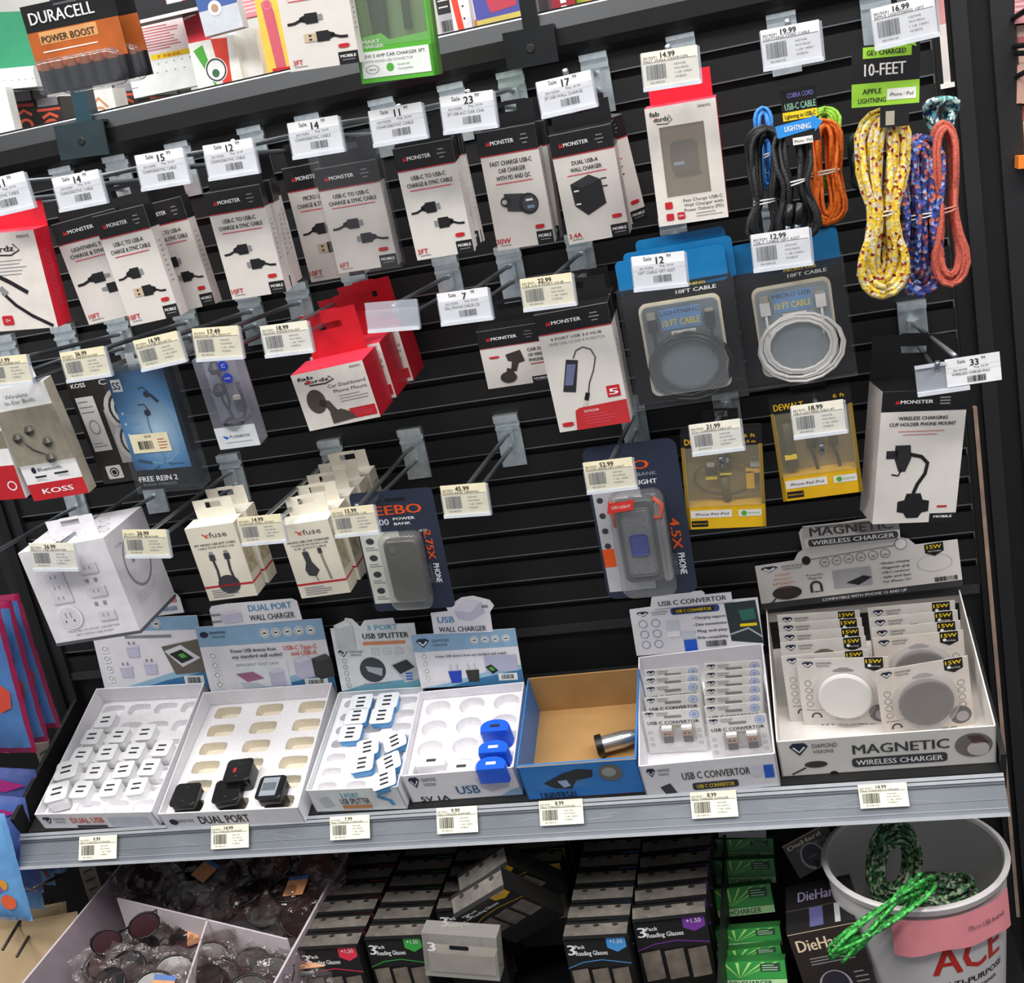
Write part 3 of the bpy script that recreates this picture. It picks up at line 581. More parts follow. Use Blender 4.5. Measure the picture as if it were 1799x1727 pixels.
b.M = T3((0, .010, 0)); b.tube([(-.12*W, 0, .84*H), (-.03*W, 0, .74*H), (-.02*W, 0, .5*H), (-.1*W, 0, .36*H), (0, 0, .27*H), (.2*W, 0, .3*H)], .0014, BLKM); b.tube([(-.18*W, 0, .6*H), (-.16*W, 0, .48*H), (-.05*W, 0, .33*H)], .0014, BLKM); b.box(.12*W, .28*W, -.003, .003, .36*H, .50*H, m('2a2a2c')); b.box(.11*W, .29*W, -.003, .003, .5*H, .54*H, m('c9c4b4')); b.tube([(.3*W, 0, .68*H), (.33*W, 0, .4*H), (.2*W, 0, .28*H)], .002, BLKM)
b.M = T3((.02*W, .010, .27*H)); b.lathe([(.014, -.002), (.017, 0), (.014, .002)], BLKM, 20); b.build('earphones', r)
b = MB(); b.box(-W/2, W/2, .0, D-.003, .0, H, clear('d6d8ec', .17, .06)); F = Face(b, W, H, base=.0006); F.circ(.70, .10, .12, m('2a46c8'), 1); F.circ(.72, .235, .12, m('2a46c8'), 1); F.text('HD', .72, .235, .02, WHT, wd=.14, l=2); F.text('C', .70, .10, .04, WHT, wd=.08, l=2); b.build('clear_case', r)
hangtab(r, W, H, D, .016, clear('c8cce8', .4, .1), ww=W*.5)
# red dashboard mount cartons
M, W, H = frame([(508, 658), (635, 636), (671, 733), (545, 756)], .20, 6)
r = thing('boxed_phone_mount', 'foremost squat red and white dashboard phone mount carton', 'boxed phone mount', M, 'red dashboard mount cartons'); D = .052
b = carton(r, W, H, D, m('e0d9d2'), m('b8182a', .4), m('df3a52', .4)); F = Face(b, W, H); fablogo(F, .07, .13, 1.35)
F.text('3006951', .88, .06, .04, K, wd=.15, l=2); F.text('Car Dashboard', .96, .31, .06, DG, wd=.52, al='r', l=2); F.text('Phone Mount', .96, .41, .06, DG, wd=.46, al='r', l=2); F.lines(.55, .5, .96, 3, .05, GRY)
MC = m('4a423c'); F.circ(.23, .52, .13, MC, 2, 1.25); F.poly([(.28, .5), (.40, .55), (.45, .68), (.5, .78), (.38, .8), (.34, .66), (.24, .60)], MC, 2); F.poly([(.36, .76), (.52, .72), (.64, .80), (.70, .92), (.36, .95)], MC, 3); F.poly([(.62, .75), (.98, .75), (.98, .93), (.68, .93)], RED, 2); F.lines(.68, .79, .95, 3, .04, PK, .3, 3)
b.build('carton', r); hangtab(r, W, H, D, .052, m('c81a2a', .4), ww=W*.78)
for i, (dx, dy) in enumerate(((.004, .056), (.010, .112))):
    copy_tree(r, M @ T3((dx, dy, .002)), ['red dashboard mount carton just behind the foremost one', 'rearmost red dashboard mount carton, near the slat wall'][i])
def P_mt(F):
    F.poly([(.38, .45), (.62, .40), (.66, .60), (.56, .62), (.5, .76), (.42, .72), (.46, .58), (.4, .56)], m('38322f'), 2); F.circ(.36, .84, .13, m('38322f'), 3, .7); F.line([(.42, .7), (.38, .82)], .12, m('38322f'), 2); ribbon(F, .2, .47, 1.)
    for i, t in enumerate(('CAR DASH', 'OR WINDOW', 'PHONE MT')): F.text(t, .9, .42+i*.09, .055, K, wd=.34, l=2, bold=True)
    F.rect(.74, .66, 1, .675, RED, 2)
monster([(836, 584), (948, 566), (968, 668), (858, 684)], .16, .03, [], '', '', [P_mt], 'small boxed dash phone mount peeping out left of the USB hub box', tilt=6, band=.30)
def P_hub(F):
    F.text('4 PORT USB 3.0 HUB', .5, BAND+.02, .022, K, wd=.7, l=2); F.text('HUB USB 3.0 DE 4 PUERTOS', .5, BAND+.06, .022, GRY, wd=.76, l=2)
    F.poly([(.30, .40), (.46, .42), (.34, .68), (.17, .66)], m('2a2a30'), 2); F.poly([(.30, .44), (.42, .45), (.32, .62), (.21, .61)], m('6a6e92'), 3)
    F.line([(.40, .40), (.46, .34), (.56, .32), (.66, .35), (.70, .42), (.64, .52), (.55, .62), (.50, .72)], .018, m('4a4a50'), 2); F.line([(.50, .70), (.46, .76)], .06, K, 3); F.line([(.455, .765), (.42, .81)], .05, m('cfc8c0'), 3)
    F.rect(.76, .67, .94, .765, RED, 2); F.text('5', .85, .72, .05, WHT, wd=.12, l=3, bold=True); F.poly([(.28, .835), (.34, .815), (1, .80), (1, 1), (.25, 1)], m('c02c30'), 4); F.text('DATACOM', .5, .85, .02, WHT, wd=.2, l=5); F.lines(.38, .88, .85, 4, .025, PK, .3, 5); ribbon(F, .14, .94)
monster([(930, 552), (1064, 534), (1112, 743), (990, 756)], .205, .026, [], '', '', [P_hub], 'tall boxed four port USB hub with a red band along its foot', tilt=6, band=BAND-.03, extras=1, exlabel=['second four port hub box right behind the first'], group='USB hub boxes')
# cable cases with clear windows
def cablecase(px, d, cc, txt, sub, label, tint, tabs):
    M, W, H = frame(px, d, 5)
    r = thing('boxed_cable', label, 'boxed cable', M); D = .02; KB = m('1b1a1c', .35)
    b = MB(); b.box(-W/2, W/2, .006, D, 0, H, KB); x0, x1, z0, z1 = -.36*W, .38*W, .06*H, .86*H
    b.prism(rrect(x0, z0, x1, z1, .008), .0035, .0061, m('d8ccb4', .4), rim=m('d0c4ae', .4)); b.prism(rrect(x0+.003, z0+.003, x1-.003, z1-.003, .007), .0025, .004, m('6f7d84' if tint else '2f4a55', .5))
    F = Face(b, x1-x0, z1-z0, T3(((x0+x1)/2, .0024, z0))); F.rect(.25, .08, .75, .30, m('5f8fc4'), 1); F.text(txt, .5, .12, .045, K, wd=.48, l=2); F.text('10 FT CABLE', .5, .23, .07, YEL, wd=.46, l=2, bold=True); F.rect(.36, .32, .66, .38, W_, 2); F.text(sub, .51, .35, .028, K, wd=.26, l=3)
    G = Face(b, W, H*.14, T3((0, .006, H*.86))); G.text(txt, .62, .25, .16, YEL, wd=.3, l=1, bold=True); G.text('10FT CABLE', .68, .6, .22, WHT, wd=.36, l=1, bold=True); b.build('carton', r)
    b = MB(); cx, cz = .02*W, .30*H
    R4 = random.Random(5)
    for i in range(6):
        rr = .030+.0022*i; a, e = R4.uniform(-.002, .002), R4.uniform(-.002, .002)
        b.tube([(cx+a+rr*1.05*math.cos(t/16*6.283), -.0008+.0006*(i % 3), cz+e+rr*.88*math.sin(t/16*6.283)) for t in range(16)], .0017, cc, 6, True)
    for sx, kk in ((-.25, 1), (.27, 0)):
        b.tube([(sx*W, -.0005, .72*H), (sx*W, -.0005, .5*H), (sx*W*.95, -.0005, .38*H)], .0015, cc); b.box(sx*W-.005, sx*W+.005, -.0025, .0015, .62*H, .73*H, cc); b.box(sx*W-.0042, sx*W+.0042, -.002, .001, .73*H, .79*H if kk else .755*H, m('c8c0b0', .3, .6))
    b.build('cable', r)
    b = MB(); b.prism(rrect(x0+.002, z0+.002, x1-.002, z1-.002, .007), -.0045, .0024, clear('e6ecef', .12, .05, .25, 30)); b.build('window_shell', r)
    b = MB(); b.box(-W/2-.002, W/2+.002, -.006, D+.001, -.003, H+.002, clear('dfe6ee', .02, .05)); b.build('plastic_bag', r)
    b = MB(); BT = m('1677b4', .35)
    for (a0, a1, yy, zz) in tabs: b.prism(rrect(a0*W, H-.006, a1*W, H+zz, .005), yy, yy+.0008, BT)
    b.build('hang_tab', r); return r, M, W, H
cablecase([(1087, 512), (1283, 484), (1312, 685), (1123, 717)], .19, m('1b1b1d', .3), 'LIGHTNING', 'iPhone / iPad', 'black lightning cable coiled in a clear windowed case under blue tabs', 0, [(-.5, .48, .006, .030), (-.42, .55, .012, .036), (-.3, .5, .02, .045)])
cablecase([(1289, 484), (1472, 457), (1508, 652), (1317, 681)], .17, m('e8e4e0', .35), 'MICRO USB', 'Micro USB', 'white micro USB cable coiled in a clear windowed case', 1, [(-.48, .5, .006, .030), (-.85, .1, .014, .024), (.1, .5, .02, .04)])
# large phone mount carton
M, W, H = frame([(1545, 690), (1697, 682), (1681, 922), (1539, 914)], .150, 4, 12)
r = thing('boxed_phone_mount', 'large white and black carton of a cup holder wireless charging phone mount', 'boxed phone mount', M); D = .045
b = carton(r, W, H, D, OFF, m('bdb6b4'), BLK); F = Face(b, W, H); F.rect(0, 0, 1, .15, BLK); F.text('MONSTER', .22, .08, .026, WHT, wd=.38, al='l', l=2, bold=True); F.poly([(.16, .095), (.17, .065), (.185, .085), (.2, .065), (.21, .095)], RED, 2)
for i in range(3): F.rect(.68, .05+i*.022, .80, .06+i*.022, GRY, 2)
F.text('WIRELESS CHARGING', .5, .20, .026, K, wd=.58, l=2, bold=True); F.text('CUP HOLDER PHONE MOUNT', .5, .245, .026, K, wd=.78, l=2, bold=True); F.rect(.22, .295, .76, .30, m('c9776a'), 2); F.rect(.28, .32, .68, .325, m('c9776a'), 2)
F.poly([(.20, .40), (.38, .40), (.40, .50), (.34, .60), (.26, .60), (.20, .50)], m('26262a'), 2); F.rect(.10, .44, .24, .50, m('26262a'), 2); F.line([(.38, .47), (.52, .49), (.60, .54), (.58, .62), (.50, .70), (.46, .77)], .045, K, 2); F.line([(.18, .62), (.26, .63), (.30, .58)], .02, K, 2); F.poly([(.38, .77), (.55, .77), (.58, .82), (.66, .83), (.66, .91), (.58, .92), (.54, .96), (.40, .96), (.36, .92), (.28, .91), (.28, .83), (.36, .82)], K, 2)
F.rect(.76, .87, .88, .885, RED, 2); F.rect(.68, .93, 1, 1, BLK, 2); F.text('MOBILE', .84, .955, .018, WHT, wd=.22, l=3, bold=True); b.build('carton', r); hangtab(r, W, H, D, .05, BLK, ww=W)
# big white adapter carton, bottom row left
M, W, H = frame([(28, 970), (182, 948), (246, 1107), (101, 1130)], .235, 4, 0)
r = thing('boxed_adapter', 'large white carton of wall tap adapters hanging at the lower left', 'boxed adapter', M); D = .095
b = carton(r, W, H, D, m('dedbe0'), m('d2cfd6'), m('d8d6dc'), ); b.box(-W/2-.0005, W/2+.0005, -.0005, D+.0005, -.004, .0, m('55555c')); F = Face(b, W, H)
SG = m('b8b4bc'); IN = m('8f8b94')
def outlet(F, x, y, w_, h_, n, l=1):
    F.rect(x-w_/2+.012, y-h_/2+.012, x+w_/2+.018, y+h_/2+.015, SG, l, .02); F.rect(x-w_/2, y-h_/2, x+w_/2, y+h_/2, m('e6e4ea'), l+1, .02); F.rect(x-w_/2+.012, y-h_/2+.010, x+w_/2-.012, y+h_/2-.010, m('d4d1d8'), l+2, .015)
    for i in range(n):
        yy = y-h_/2+h_*(i+.5)/n
        for xx in (-.035, .02): F.rect(x+xx, yy-.022, x+xx+.011, yy+.014, IN, l+3)
outlet(F, .28, .42, .24, .34, 3); F.circ(.30, .755, .145, SG, 1, .95); F.circ(.28, .745, .145, m('e6e4ea'), 2, .95); F.circ(.28, .745, .12, m('d4d1d8'), 3, .95); [F.rect(.28+xx, yy, .28+xx+.011, yy+.03, IN, 4) for xx in (-.035, .02) for yy in (.69, .72)]; [F.poly([(.22+xx, .77), (.24+xx, .785), (.22+xx, .80)], K, 4) for xx in (0, .10)]
for yy in (.27, .52, .78): outlet(F, .70, yy, .2, .12, 1)
for yy in (.40, .65): F.rect(.62, yy-.02, .66, yy+.02, IN, 2); F.rect(.72, yy-.02, .76, yy+.02, IN, 2)
F.text('TRAVEL OUTLET ADAPTER', .5, .90, .02, GRY, wd=.62, l=2); F.text('SET WITH USB PORT', .5, .945, .02, GRY, wd=.45, l=2)
G = Face(b, D, H, side_M(W/2, D)); G.ring(.5, .40, .3, .03, GRY, 1, 1.2)
G.text('TRAVEL', .4, .16, .03, GRY, wd=.5, l=1); G.rect(.38, .32, .44, .40, GRY, 2); G.rect(.55, .32, .61, .40, GRY, 2); G.lines(.2, .70, .7, 4, .03, SG)
T = Face(b, W, D, top_M(H, D))
for i in range(9): T.ring(.15+.09*i, .3+.2*(i % 3), .06, .008, IN, 1, .8)
b.build('carton', r); hangtab(r, W, H, D*.35, .022, m('e4e2e6'), ww=W*.55)
# fuse boxes
def fuse(px, d, D, lines_, pic, label, n, yaw=0, dx=.004, exl=None, group=None):
    M, W, H = frame(px, d, 6, yaw); CR = m('e3dccb', .55, noise=.03)
    r = thing('boxed_accessory', label, 'boxed accessory', M, group); b = carton(r, W, H, D, CR, m('cfc7b4', .5), m('f0ece0', .5)); F = Face(b, W, H)
    F.text('fuse', .62, .12, .07, m('5a5450'), wd=.36, l=2); F.line([(.3, .1), (.38, .13), (.42, .11)], .02, RED, 2); F.line([(.34, .14), (.42, .15)], .02, ORG, 2)
    for i, t in enumerate(lines_): F.text(t, .5, .24+i*.045, .026, DG, wd=.84-.1*i, l=2, bold=(i == 0))
    pic(F); F.rect(0, .80, 1, .825, RED, 2); G = Face(b, D, H, side_M(W/2, D)); G.rect(0, .80, 1, .825, RED, 1); G.rect(.1, .15, .9, .7, m('a89c80', .5, noise=.3, scale=120), 1)
    F.lines(.12, .86, .7, 4, .03, GRY, .35, 2); b.build('carton', r); hangtab(r, W, H, D-.0006, .024, m('ebe5d6'), ww=W*.8)
    for i in range(n): copy_tree(r, M @ T3((dx*(i+1), (D+.0035)*(i+1), .001*(i+1))) @ Matrix.Rotation(rnd.uniform(-.03, .03), 4, 'Z'), exl[i])
def pf1(F):
    for x, k in ((.36, 0), (.66, 1)):
        F.rect(x-.06, .38, x+.06, .46, DG, 2); F.rect(x-.04, .34, x+.04, .38, GRY, 2); F.line([(x, .45), (x+.02*(1-2*k), .6), (.36+.3*k, .76)], .05, DG, 2)
    F.circ(.52, .80, .22, DG, 2, .9)
def pf2(F):
    F.poly([(.30, .38), (.42, .38), (.44, .52), (.54, .64), (.44, .72), (.30, .70), (.26, .62), (.32, .52)], DG, 2); F.rect(.33, .34, .39, .38, GRY, 2); F.line([(.42, .70), (.46, .79)], .02, GRY, 2); F.line([(.66, .38), (.68, .55), (.72, .78)], .045, m('8c857a'), 2); F.rect(.62, .35, .70, .42, DG, 3)
fuse([(322, 932), (411, 916), (451, 1048), (370, 1054)], .20, .026, ['3FT MICRO USB EXT CORD', 'CABLE POUR MICRO-USB'], pf1, 'foremost cream box of a three foot micro USB cord', 1, exl=['second micro USB cord box behind the foremost one'], group='micro USB cord boxes')
fuse([(493, 928), (578, 908), (612, 1040), (527, 1053)], .19, .026, ['MICRO USB CAR CHARGER', 'CHARGEUR MICRO-USB', 'DE VOITURE'], pf2, 'foremost cream box of a micro USB car charger', 4, exl=['%s micro USB car charger box from the front' % o for o in ORD[:4]], group='micro USB car charger boxes')
# power bank cards
M, W, H = frame([(610, 868), (757, 858), (800, 1067), (660, 1077)], .17, 6)
r = thing('power_bank_pack', 'navy blister card holding a grey power bank, lower centre left', 'power bank pack', M); NV = m('2c3346', .4)
b = MB(); b.prism(rrect(-W/2, 0, W/2, H, .006), .002, .0026, NV); F = Face(b, W, H, T3((0, .002, 0)))
F.text('EEBO', .55, .155, .075, ORG, wd=.56, l=1, bold=True); F.text('10000', .27, .25, .05, m('cfd2da'), wd=.28, l=1, bold=True); F.text('POWER', .60, .23, .022, WHT, wd=.26, l=1, bold=True); F.text('BANK', .57, .27, .022, WHT, wd=.2, l=1, bold=True)
F.rect(.02, .33, .5, .93, m('d4d6cc'), 1)
for i in range(4): F.circ(.13, .40+i*.14, .05, DG, 2, .8); F.lines(.06, .45+i*.14, .22, 2, .018, GRY, .4, 2)
F.text('2.75X', .845, .46, .055, ORG, wd=.24, rot=-90, l=2, bold=True); F.text('PHONE', .87, .70, .045, WHT, wd=.16, rot=-90, l=2, bold=True); F.text('CHARGES', .80, .70, .022, GRY, wd=.16, rot=-90, l=2); F.text('UP TO', .80, .34, .02, WHT, wd=.1, l=2)
F.rect(.42, .06, .66, .085, m('141822'), 2); b.build('backing_card', r)
b = MB(); b.M = Matrix.Translation((.02*W, -.002, .06*H)) @ Matrix.Rotation(math.radians(90), 4, 'X') @ Matrix.Scale(1, 4); b.M = T3((.03*W, .001, .37*H)) @ Matrix.Rotation(math.radians(90), 4, 'X'); b.rbox(0, 0, 0, .013, .21*W, .26*H, .008, m('5c5852', .3, .3), .12)
b.M = T3((-.06*W, -.0124, .56*H)); b.prism(circ(0, 0, .004), -.001, .001, m('7a7670', .3, .5)); b.build('power_bank', r)
b = MB(); b.M = T3((.03*W, .0018, .365*H)) @ Matrix.Rotation(math.radians(90), 4, 'X'); b.rbox(0, 0, 0, .018, .255*W, .315*H, .010, clear('a8acaa', .17, .05, .2, 30), .15); b.build('blister', r)
M, W, H = frame([(1007, 781), (1172, 782), (1241, 1043), (1080, 1050)], .165, 6)
r = thing('power_bank_pack', 'large navy blister card holding a rugged power bank with orange cord, right of centre', 'power bank pack', M)
b = MB(); b.prism(rrect(-W/2, 0, W/2, H, .010), .002, .0026, NV); F = Face(b, W, H, T3((0, .002, 0)))
F.text('EEBO', .40, .14, .055, ORG, wd=.56, l=1, bold=True); F.text('POWER BANK', .5, .20, .022, m('9aa0ac'), wd=.5, l=1); F.text('LED LIGHT', .54, .25, .028, WHT, wd=.4, l=1, bold=True)
F.rect(.03, .28, .55, .95, m('b9babf'), 1); F.rect(.03, .66, .16, .78, ORG, 2); F.text('4.5X', .86, .60, .055, ORG, wd=.20, rot=-90, l=2, bold=True); F.text('PHONE', .88, .80, .04, WHT, wd=.14, rot=-90, l=2, bold=True); F.text('CHARGES', .81, .80, .02, GRY, wd=.14, rot=-90, l=2)
for i in range(4): F.circ(.10, .34+i*.1, .035, DG, 2)
b.build('backing_card', r)
b = MB(); b.M = T3((-.03*W, .001, .40*H)) @ Matrix.Rotation(math.radians(90), 4, 'X'); b.rbox(0, 0, 0, .012, .22*W, .27*H, .008, m('55565a', .35), .12); b.rbox(0, 0, .012, .015, .16*W, .22*H, .005, m('7a7b7f', .4, noise=.15, scale=300), .2); b.rbox(0, -.01*H, .015, .0156, .10*W, .07*H, .004, m('2c3f9c', .4), .2); b.build('power_bank', r)
b = MB(); b.tube([(-.28*W, -.004, .66*H), (-.27*W, -.006, .60*H), (-.26*W, -.006, .5*H)], .003, m('d8421c')); b.tube([(.18*W, -.006, .66*H), (.26*W, -.009, .62*H), (.24*W, -.009, .54*H), (.16*W, -.009, .55*H)], .003, m('d8421c')); b.build('wrist_cord', r)
b = MB(); b.M = T3((0, .0018, .38*H)) @ Matrix.Rotation(math.radians(90), 4, 'X'); b.rbox(0, 0, 0, .021, .30*W, .34*H, .012, clear('9a9e9e', .18, .05, .25, 30), .15); b.M = T3((.22*W, .0018, .38*H)) @ Matrix.Rotation(math.radians(90), 4, 'X'); b.rbox(0, 0, 0, .012, .05*W, .26*H, .006, m('a7a8aa', .2, 0, .6), .2); b.build('blister', r)
b = MB(); F = Face(b, W, H, T3((0, -.0196, 0))); F.poly([(.22, .315), (.50, .305), (.47, .37), (.19, .38)], m('d83a34', .4), 1); F.text('LED LIGHT', .35, .343, .018, WHT, wd=.2, l=2); b.build('sticker', r)
# yellow boxes
def dewalt(px, d, label, pic, a, bb):
    M, W, H = frame(px, d, 6); YL = m('eab818', .4)
    r = thing('boxed_cable', label, 'boxed cable', M); D = .02; b = MB()
    b.box(-W/2, W/2, D-.002, D, 0, H, m('7e6526', .5, noise=.15, scale=30)); b.box(-W/2, W/2, 0, D, 0, .24*H, YL); b.box(-W/2, -W/2+.004, 0, D, 0, H*.86, m('8f7224')); b.box(W/2-.004, W/2, 0, D, 0, H*.86, m('8f7224')); b.box(-W/2, W/2, .001, D, .84*H, H, BLK, front=BLK)
    F = Face(b, W, H); F.text('DeWALT', .05, .085, .06, YL, wd=.36, al='l', l=1, bold=True) if False else F.text('DEWALT', .05, .085, .06, YL, wd=.36, al='l', l=-3, bold=True); F.text('6 ft', .92, .05, .035, YL, wd=.14, al='r', l=-3); F.text('2.0 m', .92, .11, .03, YL, wd=.16, al='r', l=-3)
    F.rect(.06, .80, .58, .88, W_, 1, .01); F.text('iPhone iPad iPod', .33, .84, .025, K, wd=.42, l=2); F.rect(.66, .81, .95, .88, W_, 1, .01); F.circ(.73, .845, .035, GRN, 2); F.text('android', .85, .845, .02, GRN, wd=.14, l=2); F.rect(.06, .91, .27, .975, K, 1); F.text('Reinforced', .165, .94, .02, YL, wd=.18, l=2)
    b.build('carton', r); b = MB(); pic(b, W, H); b.build('cable', r); b = MB(); b.box(-W/2+.003, W/2-.003, -.0008, D-.003, .24*H, .85*H, clear('e6dcc0', .16, .06, .3, 40)); b.build('window_film', r); hangtab(r, W, H, D-.001, .02, BLK, ww=W*.45); return r
def dw1(b, W, H):
    y_ = .010; b.tube([(.16*W+.028*math.cos(t/20*6.28)*1.2-.14*W, y_, .50*H+.020*math.sin(t/20*6.28)) for t in range(20)], .0017, m('3a3328'), 6, True); b.tube([(0, y_, .50*H), (.03*W, y_, .26*H)], .005, m('4a4230')); 
    for x, z in ((-.15, .62), (.03, .66)): b.box(x*W-.006, x*W+.006, y_-.003, y_+.003, z*H-.012, z*H, BLKM); b.box(x*W-.006, x*W+.006, y_-.003, y_+.003, z*H-.014, z*H-.010, YEL); b.box(x*W-.004, x*W+.004, y_-.002, y_+.002, z*H, z*H+.005, CHR)
    b.box(.28*W, .38*W, y_-.003, y_+.003, .38*H, .56*H, m('e0a818')); b.box(.28*W, .46*W, y_-.003, y_+.003, .54*H, .58*H, m('e0a818')); b.box(.34*W, .46*W, y_-.003, y_+.003, .60*H, .64*H, CHR)
def dw2(b, W, H):
    y_ = .010; b.tube([(-.33*W, y_, .74*H), (-.34*W, y_, .5*H), (-.32*W, y_, .3*H)], .008, m('22201c')); b.box(-.40*W, -.25*W, y_-.009, y_-.006, .40*H, .44*H, YEL)
    for x in (-.06, .22): b.box(x*W-.005, x*W+.005, y_-.003, y_+.003, .46*H, .68*H, BLKM); b.box(x*W-.007, x*W+.007, y_-.003, y_+.003, .68*H, .72*H, YEL); b.tube([(x*W, y_, .46*H), (x*W+.004, y_, .25*H)], .002, BLKM)
dewalt([(1192, 767), (1336, 752), (1348, 930), (1210, 925)], .165, 'yellow and black boxed three way charging cable under the lightning cable case', dw1, 0, 0)
dewalt([(1349, 702), (1495, 683), (1515, 862), (1377, 883)], .155, 'yellow and black boxed lightning cable under the white micro USB case', dw2, 0, 0)
# ------------------------------------------------------------------ goods hanging above the top cap
def peg(parent, W, H, y_=0):
    pass
M, W, H = frame([(20, 14), (183, -22), (224, 138), (66, 170)], .30, 4)
r = thing('battery_pack', 'black and copper hanging pack of batteries at the top left', 'battery pack', M)
b = MB(); CP = m('c4672e', .4, .2, noise=.18, scale=25); b.box(-W/2, W/2, .014, .0146, 0, H, BLK); F = Face(b, W, H, T3((0, .014, 0))); F.rect(0, .30, 1, .72, CP, 1); F.rect(.12, .31, .75, .45, m('e0a468', .4, noise=.2, scale=25), 1.5); F.text('DURACELL', .07, .15, .135, m('dcdcdc'), wd=.70, al='l', l=3, bold=True); F.text('POWER BOOST', .14, .395, .075, m('2c2420'), wd=.58, al='l', l=3, bold=True); F.rect(.12, .525, .72, .54, m('f0e4da'), 3); F.rect(.36, .03, .62, .055, m('55565a'), 2)
b.build('backing_card', r)
b = MB()
for i in range(6):
    x = -.36*W+i*.145*W
    b.M = T3((x, .006, .02*H)) @ Matrix.Scale(.74, 4); b.lathe([(0, 0), (.0062, 0), (.0065, .0005), (.0065, .036), (.006, .038)], m('15171a', .3), 14); b.lathe([(.0066, .026), (.0066, .0365), (.0055, .038), (.003, .038), (.003, .0395), (0, .0395)], m('b86a38', .3, .6), 14)
b.build('battery', r)
b = MB(); b.M = T3((0, .007, .17*H)) @ Matrix.Rotation(math.radians(90), 4, 'X'); b.rbox(0, 0, -.008, .010, .47*W, .21*H, .010, clear('9a9ea6', .14, .05, .3, 40), .2); b.build('blister', r)
copy_tree(r, M @ T3((.010, .020, .001)), 'second battery pack directly behind the copper topped one')
monster([(470, -72), (603, -88), (627, 106), (515, 130)], .30, .016, ['USB-C TO USB-A', 'CHARGE & SYNC CABLE'], 'x'*18, '3FT', [P_ca, P_r], 'boxed three foot cable hanging above the top cap, cut off by the top edge', tilt=4)
M, W, H = frame([(598, -66), (744, -86), (757, 130), (640, 150)], .28, 4)
r = thing('boxed_charger', 'bright green box of a car charger hanging above the top cap', 'boxed charger', M); D = .03; GB = m('5cb83c', .35)
b = MB(); b.box(-W/2, W/2, .016, D, 0, H, m('6a8f4c', .5)); b.box(-W/2, W/2, 0, .016, 0, .27*H, GB); b.box(W/2-.002, W/2, 0, D, 0, H, GB); b.box(-W/2, -W/2+.001, 0, D, 0, H, GB); F = Face(b, W, H)
F.poly([(0, .74), (0, .63), (.36, .60), (.46, .66), (1, .63), (1, .74)], GB, 1); F.text('SMART', .05, .66, .03, W_, wd=.28, al='l', l=2, bold=True); F.text('CHARGER', .05, .70, .03, W_, wd=.32, al='l', l=2, bold=True); F.rect(.04, .74, .96, .96, m('ecf0ec'), 2)
F.text('15W 3 AMP CAR CHARGER 3FT.', .5, .78, .028, K, wd=.84, l=3); F.text('WITH MICRO USB CONNECTOR', .42, .825, .022, GRY, wd=.64, l=3); F.ring(.18, .89, .09, .01, GRY, 3, .6); F.text('micro', .18, .89, .018, K, wd=.1, l=3); F.circ(.42, .885, .05, GRN, 3); F.text('Android', .6, .87, .02, GRN, wd=.16, l=3); F.text('Compatible', .62, .905, .02, GRY, wd=.2, l=3); b.build('carton', r)
b = MB(); b.M = T3((-.17*W, .009, .45*H)); b.lathe([(0, -.012), (.008, -.010), (.009, .02), (.010, .045), (.007, .06), (0, .062)], m('20242c', .3), 14); b.M = T3((.2*W, .009, .40*H)); b.lathe([(0, 0), (.004, 0), (.004, .04), (0, .042)], m('20242c', .3), 10); b.build('car_charger', r)
b = MB(); b.box(-W/2, W/2-.002, -.0006, .014, .3*H, H, clear('c8d8c0', .16, .06, .25, 40)); b.build('window_film', r)
# clamps and posts on the top cap
for i, (px, lab) in enumerate((([(92, 226), (183, 214), (188, 268), (110, 284)], 'black square clamp plate with a dark teal post on the top cap, left'), ([(882, 64), (974, 46), (980, 106), (893, 126)], 'black square clamp plate with a black post on the top cap, centre'))):
    M, W, H = frame(px, .042, 0)
    r = thing('sign_post_clamp', lab, 'clamp', M); CM = m('28363a' if i == 0 else '16181c', .3, noise=.25, scale=20)
    b = MB(); b.box(-W/2, W/2, 0, .003, 0, H, CM); b.box(-W/2, W/2, 0, .05, H, H+.003, CM); b.build('plate', r)
    b = MB(); b.M = T3((0, -.0005, H*.5)) @ Matrix.Rotation(math.radians(90), 4, 'X'); b.lathe([(0, .001), (.004, .001), (.005, 0)], K, 14); b.build('screw', r)
    b = MB(); b.box(-W*.12, W*.20, .012, .030, H+.003, H+.55, m('24404a' if i == 0 else '101114', .35)); b.build('post', r)
